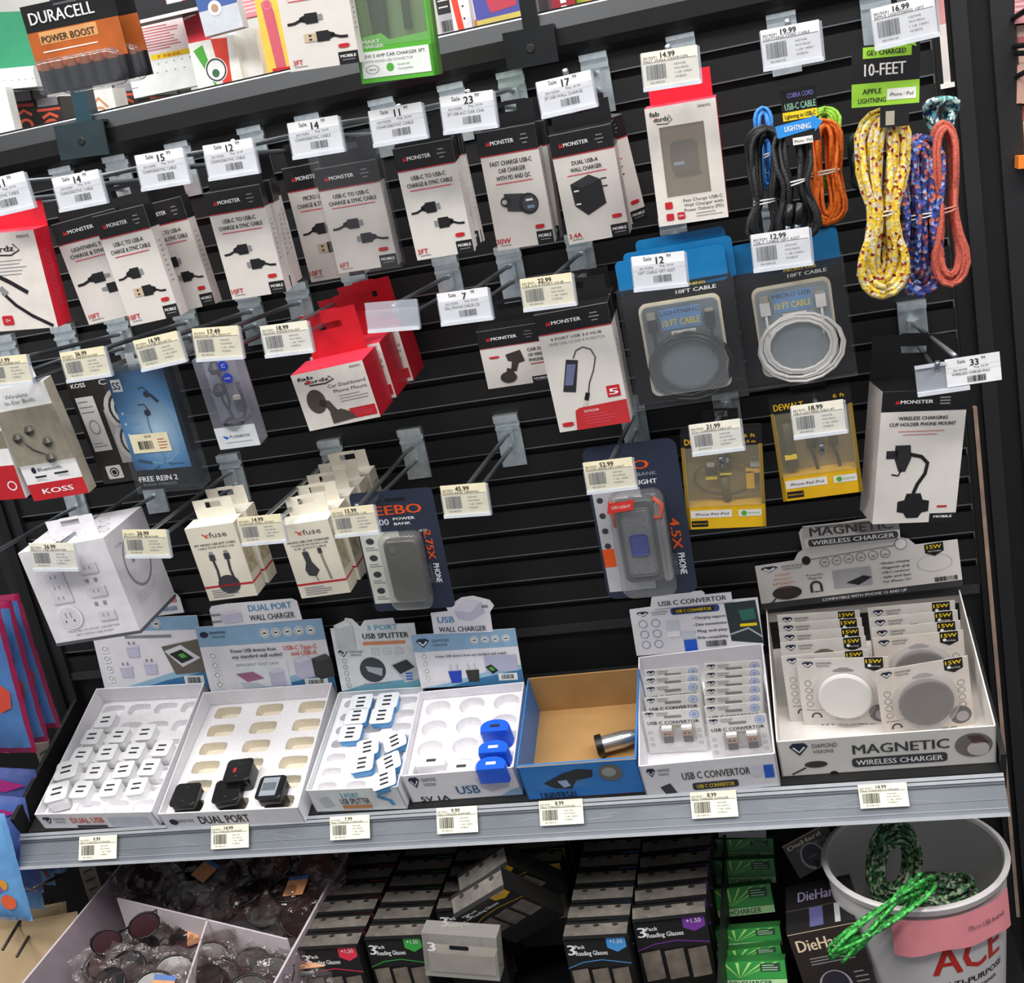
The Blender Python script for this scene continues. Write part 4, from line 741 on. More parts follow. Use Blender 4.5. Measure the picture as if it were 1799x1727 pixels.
# ------------------------------------------------------------------ cords on hooks
def skein(b, W, H, cx, y0, y1, wt, wb, yw, ww, n, r, mt, seed=1, hole=.35, dep=.012, lean=0.):
    """bundle of closed loops seen from the front: x 0..1, y 0..1 downwards"""
    R_ = random.Random(seed)
    K_ = [(0, wt*.9), (.14, wt), (.32, wt*.95), (yw, ww), (yw+.06, ww*1.1), (.84, wb), (1.01, wb*.9)]
    def prof_(t):
        for (t0, w0), (t1, w1) in zip(K_, K_[1:]):
            if t <= t1: return w0+(w1-w0)*(.5-.5*math.cos(math.pi*(t-t0)/(t1-t0)))
        return wb*.9
    for i in range(n):
        f = hole+(1-hole)*(i+.5)/n; jx = R_.uniform(-.05, .05); ya = y0+(1-f)*.10+R_.uniform(0, .02); yb = y1-(1-f)*.14-R_.uniform(0, .02); pts = []
        ys = [0, .02, .06, .13, .22, .32, .42, .5, .58, .68, .78, .87, .94, .98, 1]; ph = R_.uniform(0, 6)
        for sgn, seq in ((1, ys), (-1, reversed(ys))):
            for t in seq:
                yy = ya+(yb-ya)*t; w_ = prof_(t)*f*math.sqrt(max(.0, 1-(max(0, (.13-t)/.13, (t-.87)/.13))**2))
                x = cx+lean*(t-.5)+sgn*w_+jx*math.sin(3*t+ph)
                pts.append(((x-.5)*W, dep*math.sin(ph+i*1.7+t*3.5)*(.45+.55*abs(math.sin(math.pi*t)))+sgn*.0015, (1-yy)*H))
        b.tube(pts, r, mt, 6, True)
def cordpack(px, d, label, spec, cardfn=None, tie=None, tilt=0, group=None, name='cord_bundle'):
    M, W, H = frame(px, d, tilt); r = thing(name, label, 'charging cord', M, group)
    b = MB(); skein(b, W, H, *spec); b.build('cord', r)
    if cardfn:
        b = MB(); cardfn(b, W, H); b.build('header_card', r)
    b = MB(); yw, ww, cx = spec[5], spec[6], spec[0]
    for k in range(2):
        b.tube([((cx-.5)*W+ww*W*1.05*math.cos(t/14*6.283), .015*math.sin(t/14*6.283), (1-yw+.012*k)*H+.002*math.cos(t/14*6.283+k)) for t in range(14)], .0008, tie or m('d8d2c8'), 5, True)
    b.build('twist_tie', r); return r, M, W, H
BC = m('1e1f22', .55, noise=.3, scale=500, bump=.6)
def cob_card(b, W, H):
    F = Face(b, W, H, T3((0, -.013, 0)))
    b.box(-.12*W, .64*W, -.013, -.012, .86*H, 1.32*H, BLK); F.h = H
    F.text('COBRA CORD', .80, -.265, .04, m('8a86d8'), wd=.56, l=1, bold=True); F.text('USB-C CABLE', .78, -.175, .055, m('8fc6a8'), wd=.66, l=1, bold=True); F.rect(.39, -.13, 1.13, -.06, YEL, 1); F.text('Lightning to USB-C', .76, -.095, .035, K, wd=.66, l=2, bold=True)
    F.poly([(.2, -.03), (1.0, -.06), (1.0, -.085), (1.22, -.01), (1.04, .065), (1.04, .035), (.24, .075)], m('2f8fe0', .4), 3); F.text('LIGHTNING', .68, .005, .045, WHT, wd=.56, l=4, bold=True); F.rect(.55, .09, .98, .15, W_, 3); F.text('iPhone / iPad', .77, .12, .025, K, wd=.38, l=4)
cordpack([(1415, 190), (1472, 188), (1480, 330), (1420, 332)], .15, 'lime green braided cord hanging behind the orange one', (.5, 0, 1, .46, .40, .8, .3, 10, .0019, m('8cc63a', .6, noise=.3, scale=300, bump=.5), 3))
cordpack([(1408, 212), (1478, 204), (1492, 395), (1420, 400)], .17, 'bright orange braided cord right of the black ones', (.5, 0, 1, .42, .50, .5, .34, 13, .0020, m('f0701c', .6, noise=.3, scale=300, bump=.5), 4, .2))
cordpack([(1318, 190), (1348, 188), (1370, 330), (1340, 332)], .15, 'blue braided cord peeking out left of the black ones', (.5, 0, 1, .5, .4, .6, .3, 8, .0019, m('3f8fe0', .6, noise=.3, scale=300, bump=.5), 5))
cordpack([(1318, 226), (1388, 216), (1384, 428), (1293, 440)], .20, 'black braided cord, left one of the pair below the blue arrow card', (.5, 0, 1, .40, .48, .62, .26, 8, .0026, BC, 6, .35), None, W_)
r, M, W, H = cordpack([(1345, 230), (1420, 220), (1452, 420), (1368, 430)], .215, 'black braided cord under the blue LIGHTNING arrow card', (.5, 0, 1, .42, .50, .48, .26, 8, .0026, BC, 8, .35), cob_card, W_)
b = MB()
for q in (.36, .56): b.tube([(q*W-.5*W, -.014, .36*H), (q*W-.5*W-.004, -.014, .18*H)], .0042, BLKM, 8); b.tube([(q*W-.5*W-.004, -.014, .18*H), (q*W-.5*W-.005, -.014, .14*H)], .0026, CHR, 8)
b.build('plug', r)
def ten_card(b, W, H):
    F = Face(b, W, H, T3((0, -.014, 0))); b.box(-.62*W, .60*W, -.014, -.0132, 1.06*H, 1.31*H, BLK); b.box(-.10*W, .42*W, -.014, -.0132, .90*H, 1.06*H, BLK); b.box(-.08*W, .56*W, -.0145, -.0135, 1.31*H, 1.40*H, BLK)
    G = m('9ad03a', .45); F.rect(.08, -.30, .95, -.245, G, 1); F.text('GET CHARGED', .5, -.272, .025, K, wd=.7, l=2, bold=True); F.text('10-FEET', .48, -.19, .06, W_, wd=.74, l=1, bold=True); F.rect(-.12, -.125, 1.10, -.01, G, 1); F.text('APPLE', .25, -.085, .025, K, wd=.34, l=2, bold=True); F.text('LIGHTNING', .25, -.04, .025, K, wd=.5, l=2, bold=True); F.rect(.52, -.09, 1.04, -.035, W_, 2, .01); F.text('iPhone / iPad', .78, -.062, .018, K, wd=.42, l=3)
    for i in range(4): F.poly([(.62+.05*i, -.40+.025*i), (.82+.06*i, -.385+.025*i), (.92+.04*i, -.36+.025*i), (.7+.04*i, -.38+.025*i)], G, 2)
    F.rect(.50, .02, .66, .09, m('cfc4ae', .3, .5), 2)
BYEL = braid(['e8c93a', 'f0dc8c', 'c8b8a0', 'd8b02c', '8c2c28', 'f2d24a', 'e0b838', 'd8d0b8'], 330)
BPUR = braid(['28408c', '6a3a6c', '9aa8d8', '1c2c5c', 'c86a4c', '3c5cb8', '30345c'], 330)
cordpack([(1570, 235), (1662, 232), (1660, 515), (1572, 530)], .19, 'blue and purple speckled ten foot cord between the yellow and coral ones', (.5, 0, 1, .46, .46, .5, .32, 8, .0034, BPUR, 11, .1))
r, M, W, H = cordpack([(1630, 215), (1682, 208), (1712, 500), (1632, 508)], .19, 'coral pink ten foot cord with a long open loop at its foot', (.5, 0, 1, .36, .50, .53, .24, 11, .0022, m('c8604e', .65, noise=.25, scale=400, bump=.6), 12, .45), None, m('d89080'))
r, M, W, H = cordpack([(1508, 192), (1606, 184), (1592, 520), (1502, 528)], .21, 'yellow, red and grey speckled ten foot cord under the 10-FEET card', (.5, 0, 1, .50, .48, .55, .25, 9, .0032, BYEL, 13, .14), ten_card, m('e8e2c8'))
b = MB(); F = Face(b, W, H, T3((0, .016, 0))); b.box(.78*W-.5*W, 1.12*W-.5*W, .0162, .017, .50*H, .72*H, W_); F.lines(.80, .30, 1.08, 9, .022, GRY, .4, 1); F.text('911', 1.06, .33, .03, K, wd=.10, rot=-90, l=2); b.build('barcode_tag', r)
cordpack([(1622, 172), (1678, 176), (1690, 235), (1630, 232)], .15, 'teal speckled cord tuft above the coral cord', (.5, 0, 1, .5, .4, .9, .3, 7, .0032, braid(['3c7a7c', '8cc0b8', '2c3c6c', 'c8d8d0'], 300), 14))
cordpack([(1488, 235), (1525, 232), (1535, 330), (1498, 332)], .14, 'dark green cord half hidden behind the yellow one', (.5, 0, 1, .5, .4, .7, .3, 6, .0028, m('24403c', .6, noise=.3, scale=300), 15))
# ------------------------------------------------------------------ counter display trays
def US(u, v, n): return uplane(u, v, SN*n, SN)
CB = m('ebe9ee', .5, noise=.03)
def tray(px, n, label, mat=CB, inner=None, back_n=None, front=None, group=None):
    M, W, L = fit([px[3], px[2], px[1], px[0]], SN*n, SX, -SD); X = Vector(M.col[0][:3]); Z = Vector(M.col[2][:3]); o = M.translation-SN*(n-.0008)
    T = basis(X, Z, X.cross(Z), o); r = thing('display_tray', label, 'display tray', T, group); t = .0016; bn = back_n or n; inner = inner or mat
    b = MB(); b.box(-W/2, W/2, 0, L, 0, .001, inner); b.box(-W/2, W/2, 0, t, 0, n, inner, front=mat, top=mat)
    for s_ in (-1, 1): xa, xb = sorted((s_*W/2, s_*(W/2-t))); b.add([(xa, 0, 0), (xb, 0, 0), (xb, L, 0), (xa, L, 0), (xa, 0, n), (xb, 0, n), (xb, L, bn), (xa, L, bn)], [(0, 1, 5, 4), (3, 0, 4, 7), (1, 2, 6, 5), (2, 3, 7, 6), (4, 5, 6, 7)], mat if s_ else inner)
    b.box(-W/2, W/2, L-t, L, 0, bn, inner); F = Face(b, W, n)
    if front: front(F)
    b.build('box', r); return r, T, W, L
def header(r, px, d, fn, mat=CB, tilt=0, name='header_card', th=.0012, outline=None, edge=None):
    M, W, H = frame(px, d, tilt); b = MB(); b.M = r.matrix_world.inverted() @ M
    if outline: b.prism([((x-.5)*W, (1-y)*H) for x, y in outline], 0, th, mat, rim=edge or mat)
    else: b.box(-W/2, W/2, 0, th, 0, H, mat)
    F = Face(b, W, H); fn(F); par = r
    if name == 'header_topper': par = [c for c in kids(r) if c.name.startswith('header_card')][0]
    return b.build(name, par)
def foam(r, W, L, z, nx, ny, fx, fy, dep, ex=4., mat=None, x0=None, x1=None, y0=0, y1=None, base=None):
    mat = mat or m('efedf0', .7, noise=.05, scale=300, bump=.3); fl = base or mat; b = MB(); x0 = -W/2+.002 if x0 is None else x0; x1 = W/2-.002 if x1 is None else x1; y0 = y0 or .002; y1 = y1 or L-.002
    sx, sy = (x1-x0)/nx, (y1-y0)/ny; N = 16
    for i in range(nx):
        for j in range(ny):
            cx, cy = x0+sx*(i+.5), y0+sy*(j+.5); outer = []; inn = []
            for k in range(N):
                a = math.pi/4+2*math.pi*k/N; c, s_ = math.cos(a), math.sin(a); q = max(abs(c), abs(s_)); outer.append((cx+sx/2*c/q, cy+sy/2*s_/q, z))
                e = (abs(c)**ex+abs(s_)**ex)**(-1/ex); inn.append((cx+sx/2*fx*c*e, cy+sy/2*fy*s_*e, z))
            low = [(cx+(p[0]-cx)*.92, cy+(p[1]-cy)*.92, z-dep) for p in inn]
            b.add(outer+inn, [(k, (k+1) % N, N+(k+1) % N, N+k) for k in range(N)], mat)
            b.add(inn+low, [(k, (k+1) % N, N+(k+1) % N, N+k) for k in range(N)], fl, True); b.add(low, [tuple(range(N))], fl)
    return b.build('foam_insert', r)
def dvlogo(F, x, y, s, l=2, ar=1.):
    F.poly([(x-.05*s, y-.018*s*ar), (x-.03*s, y-.035*s*ar), (x+.03*s, y-.035*s*ar), (x+.05*s, y-.018*s*ar), (x, y+.03*s*ar)], NAVY, l); F.line([(x-.03*s, y-.015*s*ar), (x, y+.012*s*ar), (x+.03*s, y-.015*s*ar)], .012*s, WHT, l+1)
    F.text('DIAMOND', x+.07*s, y-.015*s*ar, .022*s*ar, DG, wd=.13*s, al='l', l=l); F.text('VISIONS', x+.07*s, y+.015*s*ar, .018*s*ar, DG, wd=.11*s, al='l', l=l)
def icons(F, xs, y, r_, c=WHT, l=3):
    for x in xs: F.circ(x, y, r_, c, l); F.ring(x, y, r_*.8, r_*.15, GRY, l+1); F.rect(x-r_*.35, y-r_*.3, x+r_*.35, y+r_*.3, DG, l+1)
HB = m('8fb4d2', .45); HB2 = m('3f7cab', .45); TEAL = m('6fa8bc', .45)
def base_header(F, band, logo=True):
    F.rect(0, 0, 1, band, HB, 1); F.poly([(0, 1), (.25, .93), (.75, .72), (1, .66), (1, 1)], m('9cc4de', .45), 1); F.poly([(0, 1), (.3, .99), (.6, .86), (1, .74), (1, 1)], HB2, 2)
    for i in range(4): F.rect(.06, .36+i*.135, .12, .47+i*.135, WHT, 3, .01); F.ring(.09, .41+i*.135, .022, .005, GRY, 4)
    F.rect(.77, .80, .95, .93, WHT, 3); F.bars(.80, .82, .92, .90, l=4, n=14)
def cubepic(F, x, y, s, c, c2, l=4):
    F.poly([(x-.05*s, y-.08*s), (x+.03*s, y-.12*s), (x+.06*s, y-.08*s), (x+.06*s, y+.10*s), (x-.02*s, y+.13*s), (x-.05*s, y+.09*s)], c, l); F.poly([(x-.05*s, y-.08*s), (x+.03*s, y-.12*s), (x+.06*s, y-.08*s), (x-.02*s, y-.05*s)], c2, l+1)
yb = lambda T, L, n=.0: -(T @ Vector((0, L, n))).y
LAV = m('c9c5dc', .4); LAV2 = m('dedbea', .4)
# 1 dual usb tray
def f1(F): dvlogo(F, .08, .45, .8, ar=9); F.text('DUAL USB', .42, .45, .36, m('d8502c'), wd=.28, l=2, bold=True); F.rect(.3, .80, .56, .95, DG, 2); F.rect(.60, .3, .94, .9, m('c9ccd8'), 2)
r1, T1, W1, L1 = tray([(55, 1436), (269, 1423), (365, 1215), (182, 1221)], .03, 'white open tray of dual USB cube chargers at the left end of the shelf', front=f1, back_n=.045)
def h1(F):
    base_header(F, .18); icons(F, (.38, .50, .62), .09, .042); F.lines(.30, .24, .92, 1, .04, GRY, 1)
    for x, y in ((.35, .38), (.25, .66), (.48, .62)): F.poly([(x-.06, y), (x+.06, y), (x+.055, y+.15), (x-.055, y+.15)], LAV, 4); F.rect(x-.03, y-.06, x-.015, y, GRY, 4); F.rect(x+.015, y-.06, x+.03, y, GRY, 4); F.poly([(x-.065, y-.02), (x+.065, y-.02), (x+.06, y+.02), (x-.06, y+.02)], LAV2, 5)
    F.poly([(.62, .40), (1, .30), (1, .75), (.70, .78)], m('6a6258'), 3); F.poly([(.64, .46), (.80, .38), (.96, .56), (.78, .68)], m('dcdce0'), 4); F.poly([(.68, .50), (.80, .44), (.90, .56), (.78, .63)], m('20262a'), 5); F.poly([(.76, .51), (.81, .49), (.84, .54), (.79, .56)], GRN, 6)
header(r1, [(163, 1105), (354, 1064), (358, 1206), (184, 1219)], yb(T1, L1, .03)-.001, h1)
header(r1, [(200, 1060), (312, 1036), (321, 1072), (208, 1095)], yb(T1, L1, .03)-.0, lambda F: (F.text('DUAL USB', .70, .30, .26, m('d8502c'), wd=.5, l=2, bold=True), F.text('WALL CHARGER', .68, .72, .2, HB2, wd=.5, l=2, bold=True)), outline=[(.0, 1), (1, 1), (1, .25), (.95, .02), (0, 0)], name='header_topper')
foam(r1, W1, L1, .018, 4, 6, .82, .6, .010)
WC = m('f4f4f6', .3, noise=0)
cube = None
def charger(P, s, label, mt, slots, r_=.25, hgt=.02, slotm=None, rot=0, tilt=0, top=None, group='white dual USB cube chargers', tw=1.):
    X = SX*math.cos(rot)+(-SD)*math.sin(rot); Y = (-SD)*math.cos(rot)-SX*math.sin(rot)
    Mx = basis(X, Y, SN, P-SN*hgt) @ Matrix.Rotation(tilt, 4, 'X')
    q = thing('usb_wall_charger', label, 'usb charger', Mx, group); b = MB(); b.rbox(0, 0, 0, hgt*.9, s*.46*tw, s*.46, s*.14, mt, .08); b.build('body', q)
    b = MB(); b.rbox(0, 0, hgt*.9, hgt, s*.5*tw, s*.5, s*.16, top or mt, .06)
    for sx, sy, w_, h_ in slots: b.box((sx-w_)*s, (sx+w_)*s, (sy-h_)*s, (sy+h_)*s, hgt, hgt+.0004, slotm or m('26262c'))
    b.build('face_plate', q); return q
rows = [[(555, 342)], [(483, 430), (623, 420), (762, 407)], [(425, 527), (560, 512), (705, 505), (850, 490)], [(353, 612), (500, 610), (648, 602), (783, 590)], [(303, 727), (425, 708), (577, 700), (717, 692)]]
RN = ['rearmost', 'fourth', 'third', 'second', 'front']; CN = ['first', 'second', 'third', 'fourth']; mast = None
for j, row in enumerate(rows):
    for i, (a, c) in enumerate(row):
        P = US(a*.3335, 1150+c*.3335, .032); odd = (j, i) in ((3, 0), (4, 0)); lab = ('lone white dual USB cube charger at the back of its tray' if j == 0 else 'white dual USB cube charger, %s from the left in the %s row of its tray' % (CN[i], RN[j]))
        if mast is None: mast = charger(P, .0275, lab, WC, ((0, .14, .22, .045), (0, -.14, .22, .045)), hgt=.020)
        else:
            rot = .22 if odd else rnd.uniform(-.06, .06); X = SX*math.cos(rot)+(-SD)*math.sin(rot); Y = (-SD)*math.cos(rot)-SX*math.sin(rot)
            copy_tree(mast, basis(X, Y, SN, P-SN*.020) @ Matrix.Scale(1.15 if odd else 1, 4), lab)
# 2 dual port tray
def f2(F): F.text('DUAL PORT', .45, .5, .5, K, wd=.36, l=2, bold=True); F.circ(.08, .55, .03, NAVY, 2); F.text('DIAMOND VISIONS', .17, .5, .2, DG, wd=.12, l=2)
r2, T2, W2, L2 = tray([(270, 1436), (525, 1415), (590, 1213), (370, 1230)], .03, 'white open tray of dual port wall chargers with four black cubes left', front=f2, back_n=.045)
def h2(F):
    base_header(F, .28); F.text('DIAMOND', .17, .09, .035, NAVY, wd=.13, l=3, bold=True); F.text('VISIONS', .17, .15, .03, NAVY, wd=.11, l=3); F.circ(.06, .11, .035, NAVY, 3, .7); icons(F, (.54, .63, .72, .81, .90), .14, .037)
    F.text('Power USB devices from', .42, .36, .05, DG, wd=.36, l=4, bold=True); F.text('any standard wall outlet!', .44, .44, .05, DG, wd=.40, l=4, bold=True); F.text('EFFICIENT FAST SAFE', .43, .56, .035, GRY, wd=.34, l=4); F.text('USB-C Type-C', .79, .36, .06, m('d8664c'), wd=.26, l=4, bold=True); F.text('and USB-A', .81, .44, .06, m('d8664c'), wd=.20, l=4, bold=True)
    F.rect(.23, .50, .66, .88, m('e8ecf0'), 3); F.poly([(.24, .68), (.38, .66), (.46, .76), (.32, .80)], m('a86a8c'), 5); F.poly([(.26, .80), (.40, .82), (.46, .88), (.28, .90)], m('c8ccd4'), 4); cubepic(F, .56, .76, 1.1, LAV, LAV2); cubepic(F, .78, .64, 1.3, LAV, LAV2); cubepic(F, .93, .64, 1.4, m('38383a'), m('4c4c4e'))
header(r2, [(346, 1106), (565, 1083), (590, 1211), (371, 1229)], yb(T2, L2, .03)-.001, h2)
header(r2, [(368, 1066), (521, 1048), (530, 1085), (375, 1106)], yb(T2, L2, .03)-.000, lambda F: (F.text('DUAL PORT', .68, .28, .28, m('4f8fc0'), wd=.48, l=2, bold=True), F.text('WALL CHARGER', .68, .72, .26, m('34404a'), wd=.50, l=2, bold=True), cubepic(F, .22, .60, 2.2, LAV, LAV2), F.rect(.0, .4, .12, .5, GRY, 3), F.rect(.0, .7, .12, .8, GRY, 3)), outline=[(0, 1), (1, 1), (.99, .15), (.94, .02), (.2, .0), (.03, .05), (0, .2)], name='header_topper')
foam(r2, W2, L2, .020, 3, 6, .62, .66, .014, 6, base=m('e4dccb', .7, noise=.05, scale=300))
BK = m('141416', .18, noise=0); BLK4 = [((325, 1395), .020, 'black cube charger at the front left corner of its tray', 0), ((398, 1388), .022, 'black cube charger in the middle of the front row', .1), ((418, 1352), .030, 'black cube charger stacked behind and above the others, with a small red mark', .05), ((475, 1382), .024, 'black cube charger wearing a silver barcode sticker', .0)]
for (u, v), n, lab, ro in BLK4:
    P = US(u, v, n+.014); q = charger(P, .036, lab, BK, ((.0, .28, .05, .02), (.0, -.28, .05, .02)), hgt=.030, slotm=DG, rot=ro, group='black dual port cube chargers')
    if 'red mark' in lab: b = MB(); b.box(-.006, -.002, -.004, .003, .0302, .0306, RED); b.build('indicator', q)
    if 'silver' in lab:
        b = MB(); b.box(-.012, .010, -.014, .014, .0302, .0306, m('a9b4c0', .3, .3)); 
        for i in range(8): b.box(-.010+i*.0023, -.009+i*.0023, -.006, .006, .0307, .0309, K)
        b.build('barcode_sticker', q)
# 3 usb splitter tray
WG = m('dfe2e4', .5)
def f3(F): F.text('3 PORT', .45, .28, .2, m('5aa8c8'), wd=.2, l=2, bold=True); F.text('USB SPLITTER', .48, .54, .24, DG, wd=.32, l=2, bold=True); F.rect(.32, .72, .64, .88, m('c98a5c'), 2); F.poly([(.1, .4), (.2, .3), (.24, .7), (.12, .8)], m('c0c4c8'), 2); F.poly([(.74, .3), (.88, .55), (.90, .75), (.86, .8), (.84, .6), (.74, .45)], m('4a9cd0'), 2)
r3, T3_, W3, L3 = tray([(528, 1393), (706, 1380), (738, 1209), (603, 1215)], .042, 'pale tray of three port USB splitters between two white trays', mat=WG, front=f3)
def h3(F):
    F.poly([(0, 1), (.3, .90), (1, .82), (1, 1)], TEAL, 1); F.text('3 PORT', .62, .04, .075, m('6fb4cc'), wd=.36, l=2, bold=True); F.text('USB SPLITTER', .64, .165, .08, K, wd=.54, l=2, bold=True); F.rect(.36, .25, .86, .30, m('d98a5c'), 2); cubepic(F, .15, .14, 2.0, m('c4c8cc'), m('dcdfe2')); dvlogo(F, .1, .42, 1.2, ar=1.4)
    for i in range(3): F.rect(.44+i*.14, .35, .54+i*.14, .46, m('c8cccf'), 2, .02); F.ring(.49+i*.14, .405, .03, .006, WHT, 3)
    F.circ(.42, .68, .155, m('3a3f44'), 2); F.poly([(.34, .62), (.54, .66), (.52, .78), (.36, .70)], m('a9b0b8'), 3); F.poly([(.64, .62), (.84, .54), (.97, .70), (.96, .84), (.78, .90)], m('c2c6ca'), 2); F.poly([(.66, .62), (.84, .54), (.92, .66), (.74, .76)], m('2c3034'), 3)
    for i in range(3): F.rect(.80, .74+i*.045, .88, .76+i*.045, BLU, 4)
    for i in range(5): F.ring(.10, .53+i*.095, .028, .006, GRY, 2)
    F.text('Charge 3 Devices', .44, .89, .02, m('d8664c'), wd=.3, l=2)
header(r3, [(577, 1104), (734, 1092), (740, 1208), (604, 1216)], yb(T3_, L3, .03), h3, mat=WG, outline=[(0, 1), (1, 1), (1, .0), (.78, 0), (.76, -.09), (.42, -.07), (.36, .02), (.28, -.1), (.2, -.12), (.14, .02), (0, .03)])
foam(r3, W3, L3, .032, 3, 7, .66, .60, .012, 3.2)
SPL = [((634, 1233), 0), ((680, 1230), 0), ((626, 1257), 0), ((670, 1256), 0), ((615, 1287), 0), ((646, 1312), .15), ((695, 1300), .35), ((636, 1340), .1), ((685, 1338), .35), ((676, 1368), .25)]
SN_ = ['rear left', 'rear right', 'second row left', 'second row right', 'lone third row', 'middle', 'tilted right hand', 'lower left', 'tilted lower right', 'frontmost']; ms = None
for (p, ro), nm in zip(SPL, SN_):
    P = US(p[0], p[1], .046); lab = 'white and blue three port USB splitter, the %s one in its tray' % nm
    if ms is None: ms = charger(P, .027, lab, m('5aa4dc', .35), ((-.0, .26, .2, .05), (0, 0, .2, .05), (0, -.26, .2, .05)), hgt=.012, group='three port USB splitters', top=m('eef2f8', .3), tw=1.12)
    else:
        X = SX*math.cos(ro)+(-SD)*math.sin(ro); Y = (-SD)*math.cos(ro)-SX*math.sin(ro); copy_tree(ms, basis(X, Y, SN, P-SN*.012) @ Matrix.Rotation(-ro*.4, 4, 'Y'), lab)
# 4 usb wall charger tray
def f4(F): dvlogo(F, .10, .28, 1.0, ar=6); F.text('USB', .54, .66, .30, m('3a6a94'), wd=.20, l=2, bold=True); F.poly([(.64, .28), (.80, .10), (.92, .30), (.90, .66), (.74, .80), (.66, .62)], LAV, 2); F.poly([(.64, .28), (.80, .10), (.92, .30), (.76, .44)], LAV2, 3); F.poly([(.8, 1), (.9, .8), (1, .7), (1, 1)], HB, 1); F.text('5V 1A', .22, .90, .18, NAVY, wd=.26, l=2, bold=True)
r4, T4, W4, L4 = tray([(703, 1365), (903, 1349), (920, 1199), (737, 1216)], .050, 'white tray of single USB wall chargers with three blue ones left', front=f4)
def h4(F):
    base_header(F, .32); dvlogo(F, .10, .17, 1.3, ar=2); icons(F, (.60, .70, .80, .90), .16, .038); F.text('Power USB devices from any standard wall outlet!', .54, .42, .045, DG, wd=.68, l=4, bold=True)
    for x, c, c2 in ((.36, BLU, m('2a55c0')), (.53, m('32322e'), m('44443e'))): F.poly([(x-.065, .70), (x+.065, .70), (x+.05, .92), (x-.05, .92)], m('1f44b8') if c is BLU else c, 4); F.rect(x-.04, .58, x-.02, .70, m('c8ccd0'), 4); F.rect(x+.02, .58, x+.04, .70, m('c8ccd0'), 4)
    F.rect(.66, .46, .97, .76, m('b9bcd4'), 3); F.poly([(.66, .66), (.72, .62), (.78, .74), (.72, .80)], m('1c2420'), 4); F.poly([(.69, .68), (.72, .66), (.75, .72), (.72, .74)], GRN, 5)
header(r4, [(724, 1119), (907, 1101), (917, 1196), (740, 1213)], yb(T4, L4, .03)-.001, h4)
header(r4, [(758, 1078), (862, 1064), (862, 1106), (762, 1118)], yb(T4, L4, .03), lambda F: (F.text('USB', .24, .40, .26, m('4f8fc0'), wd=.28, l=2, bold=True), F.text('WALL CHARGER', .5, .82, .22, m('34404a'), wd=.80, l=2, bold=True), F.poly([(.40, .05), (.62, -.40), (.88, -.30), (.92, .15), (.66, .48), (.46, .38)], LAV, 2), F.poly([(.40, .05), (.62, -.40), (.88, -.30), (.68, .12)], LAV2, 3), F.rect(.88, -.15, .98, -.05, GRY, 2)), outline=[(0, 1), (1, 1), (1, .15), (1.08, -.1), (1.02, -.35), (.75, -.55), (.55, -.50), (.28, -.1), (.3, .05), (0, .1)], name='header_topper')
foam(r4, W4, L4, .036, 3, 4, .74, .80, .014, 2.2)
BB = m('1d5fe0', .3, noise=0)
def dcharger(u, v, n, mt, top, label, hgt, flat=False, slot=None):
    P = US(u, v, n); Mx = basis(SX, -SD, SN, P-SN*hgt); q = thing('usb_wall_charger', label, 'usb charger', Mx, 'rounded single USB chargers'); s = .0185
    o = [(s*1.0*math.cos(t/20*6.283), s*.62*math.sin(t/20*6.283) if math.sin(t/20*6.283) > -.2 else -s*.42) for t in range(20)]
    def pr_(b, o, z0, z1, mt): b.add([(x, y, z0) for x, y in o]+[(x, y, z1) for x, y in o], [(i, (i+1) % 20, 20+(i+1) % 20, 20+i) for i in range(20)], mt, True); b.add([(x, y, z1) for x, y in o], [tuple(range(20))], mt)
    b = MB(); pr_(b, o, 0, hgt*.93, mt); b.build('body', q); b = MB(); pr_(b, [(x*.97, y*.97) for x, y in o], hgt*.93, hgt, top); b.box(-.006, .006, -.001, .003, hgt, hgt+.0004, slot or m('1a2440')); b.build('face_plate', q)
dcharger(869, 1276, .062, BB, BB, 'bright blue rounded charger at the back of its tray', .030); dcharger(866, 1313, .060, BB, BB, 'bright blue rounded charger in the middle of three', .026, slot=W_); dcharger(862, 1342, .058, BB, BB, 'bright blue rounded charger at the front of three', .026, slot=W_)
dcharger(757, 1337, .050, WC, WC, 'white rounded charger near the front left of the tray with blue ones', .024, slot=DG); dcharger(810, 1347, .050, WC, WC, 'white rounded charger in the front middle of the tray with blue ones', .024, slot=DG)
# 5 nearly empty brown box
CARD = m('b48a54', .7, noise=.10, scale=20); CARD2 = m('c9a06a', .7, noise=.10, scale=20); BLUEB = m('2f7cc8', .4)
def f5(F): F.rect(0, 0, 1, .05, W_, 1); F.poly([(.18, .55), (.36, .30), (.50, .20), (.62, .25), (.60, .45), (.46, .52), (.40, .75), (.26, .70)], m('20242c'), 2); F.poly([(.30, .50), (.38, .48), (.40, .66), (.34, .70)], m('9cb4d8'), 3); F.circ(.76, .36, .10, m('6a6a60'), 2, 1.05); F.circ(.75, .34, .06, m('9a9c98'), 3); F.text('UNIVERSAL', .28, .92, .20, NAVY, wd=.32, l=2, bold=True)
r5, T5, W5, L5 = tray([(909, 1343), (1122, 1335), (1118, 1176), (926, 1191)], .062, 'blue printed carton with a bare brown inside holding one silver charger', mat=BLUEB, inner=CARD, front=f5)
P = US(1078, 1303, .018); q = thing('car_charger', 'silver and black car charger lying alone in the brown carton', 'car charger', basis(SX, -SD, SN, P) @ Matrix.Rotation(.25, 4, 'Z') @ Matrix.Rotation(math.radians(90), 4, 'Y'))
b = MB(); b.lathe([(.0085, -.022), (.0105, -.018), (.0105, .012), (.009, .022), (.007, .030), (0, .030)], m('c4c6c8', .22, .85, noise=.15, scale=60), 20); b.build('barrel', q)
